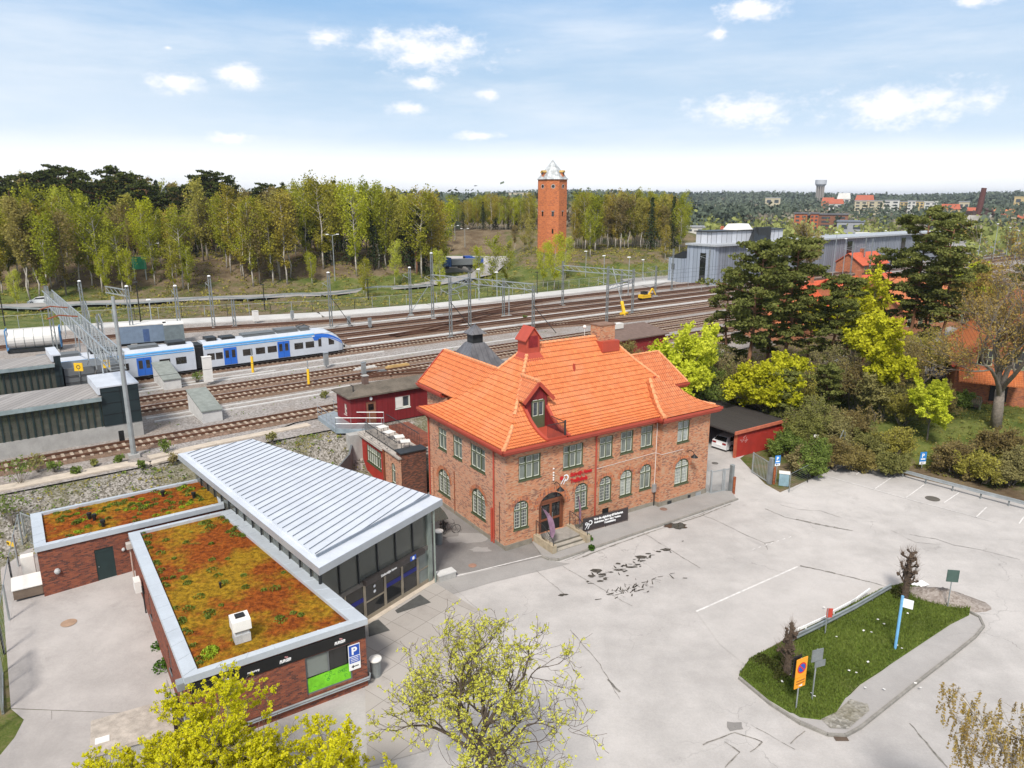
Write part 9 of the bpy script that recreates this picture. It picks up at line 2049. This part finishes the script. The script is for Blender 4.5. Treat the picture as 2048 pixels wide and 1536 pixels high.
for i,(a,b,t,vb,c,rc,D,l) in enumerate(((1858,1895,408,420,Y_,RR,860,'long low red roofed block right of the apartment row'),(1893,1912,404,418,C_1,GG,880,'cream house with grey gable near the far chimney'),(1908,1930,415,428,W_,RR,800,'white house with red roof left of the far chimney'),(1945,1975,417,430,W_,OO,780,'white house with orange roof right of the far chimney'),(1968,1995,428,440,C_1,RR,700,'cream house with bright red roof at the right'),(1985,2003,418,429,OO,OO,790,'small orange house at the right'),(2010,2035,430,441,W_,RR,690,'white house with red roof close to the right edge'),(2022,2046,418,428,C_1,GG,800,'grey roofed villa at the right edge'),(2000,2030,394,400,Y_,Y_,1250,'yellow houses on the wooded ridge at the right'),(1320,1345,397,402,OO,RR,1150,'red house in the forest above the grove'),(1515,1545,396,402,C_1,GG,1150,'low cream building on the ridge left of the water tower'),(1010,1060,385,392,C_1,GG,1100,'long low building on the skyline left of the brick tower'),(935,985,392,397,W_,GG,760,'long white building above the distant birches'),(1410,1440,451,461,OO,RR,420,'red wooden house beyond the grove'),(1445,1465,449,459,RR,RR,430,'second red wooden house beyond the grove'),(1355,1410,455,463,W_,GG,410,'long low white shed beyond the grove'),(1660,1712,444,476,GG,(.16,.18,.22),400,'grey blue industrial hall behind the depot'),(1700,1745,470,478,W_,W_,330,'white flat shed behind the depot'),(1822,1880,440,450,GG,(.35,.37,.42),560,'pale blue industrial hall left of the far chimney'),(1830,1850,455,462,OO,GG,470,'small brick shed left of the far chimney'),(1940,1975,432,446,W_,GG,600,'white office building right of the far chimney'),(1640,1700,474,482,C_1,GG,320,'pale low shed directly behind the depot roof'))):
    farb(a,b,t,vb,c,rc,l,'gable' if rc in (RR,OO) else 'flat',D,'far_house' if D>600 else 'far_building',2)
# red brick office block
rb=farb(1575,1600,428,470,(.42,.12,.05),DG,'red brick office tower behind the depot','flat',420,'brick_office',6); rb2=farb(1606,1622,428,470,(.42,.12,.05),DG,'narrow red brick office tower beside another','flat',425,'brick_office',6); farb(1596,1608,432,470,(.08,.06,.05),DG,'dark glazed link between the brick office towers','flat',430,'brick_office',5); farb(1622,1680,430,470,(.22,.10,.06),DG,'long dark red office wing right of the brick towers','flat',435,'brick_office',5)
# far water tower
a=sp_(1620,1500); z=hz(*a); ft_=empty('far_water_tower',(*a,z),0,'pale mushroom shaped water tower on the ridge','water tower'); H1=Hgt(1620,372,a[1])-z; H2=Hgt(1620,360,a[1])-z
m=MB(); [m.tube([(6.3*math.cos(i*math.pi/5),6.3*math.sin(i*math.pi/5),0),(6.3*math.cos(i*math.pi/5),6.3*math.sin(i*math.pi/5),H1)],1.0,6) for i in range(10)]; m.tube([(0,0,0),(0,0,H1)],3.2,10); m.build('columns',MT('far tower column',(.30,.27,.24)),ft_); MB().lathe([(7.0,H1-.5),(9.8,H1+3),(10,H2),(9,H2+.5)],(0,0,0),24).build('tank',MT('far tower tank',(.45,.47,.50)),ft_)
# far chimney and works
a=sp_(1932,560); z=hz(*a); fc=empty('works_chimney',(*a,z),0,'tall rusty brown chimney with ducts above a pale block','chimney'); H1=Hgt(1936,376,a[1])-z; MB().tube([(0,0,8),(1.5,0,H1)],[2.0,1.5],10).build('stack',MT('rusty stack',(.10,.035,.03)),fc); MB().box(-12,8,-2,12,-1,9.5).build('block_wall',MT('stained block',(.42,.40,.36),.9,var=.25,scale=.15,dirt=.4),fc); m=MB(); m.tube([(1,0,13),(8,0,12.5),(10.5,0,9),(10.5,0,4)],1.2,8); m.box(-4,6,-1,6,9.5,12); m.build('duct',MT('rusty duct',(.07,.045,.04)),fc)
for i,(u,v,vt) in enumerate(((1905,520,440),(1975,500,448),(2000,495,455),(1862,515,455),(2018,498,462),(1945,512,460))): b=sp_(u,300); lamppost(b,Hgt(u,vt,b[1])-hz(*b),'distant pale lamp post near the far chimney',group='distant lamp posts')

gl=empty('edge_gate_leaf',(*G(6,1428,.02),0),R(124),'grey steel gate leaf seen almost edge on at the left picture edge','gate'); m=MB(); m.box(0,.12,-.05,.05,0,2.4); m.box(3.4,3.5,-.05,.05,0,2.4); m.box(0,3.5,-.04,.04,2.3,2.4); m.box(0,3.5,-.04,.04,.1,.2); m.build('frame',GALV,gl); m=MB()
for i in range(1,18): m.box(.12+i*.18,.15+i*.18,-.02,.02,.2,2.3)
m.build('bars',GALV,gl)

# ---------------- the air ----------------
HAZE=0.00010
hm=bpy.data.materials.new('haze'); hm.use_nodes=True; hn=hm.node_tree; hn.nodes.clear(); ho=hn.nodes.new('ShaderNodeOutputMaterial'); hv=hn.nodes.new('ShaderNodeVolumePrincipled'); hv.inputs['Density'].default_value=HAZE; hv.inputs['Color'].default_value=(.80,.88,1,1); hv.inputs['Anisotropy'].default_value=.2; hn.links.new(hv.outputs[0],ho.inputs['Volume'])
o=MB().box(-9200,9200,-400,9300,-6,75).build('haze',hm); tag(o,kind='stuff',label='thin pale haze over the distant town and woods',cat='haze')
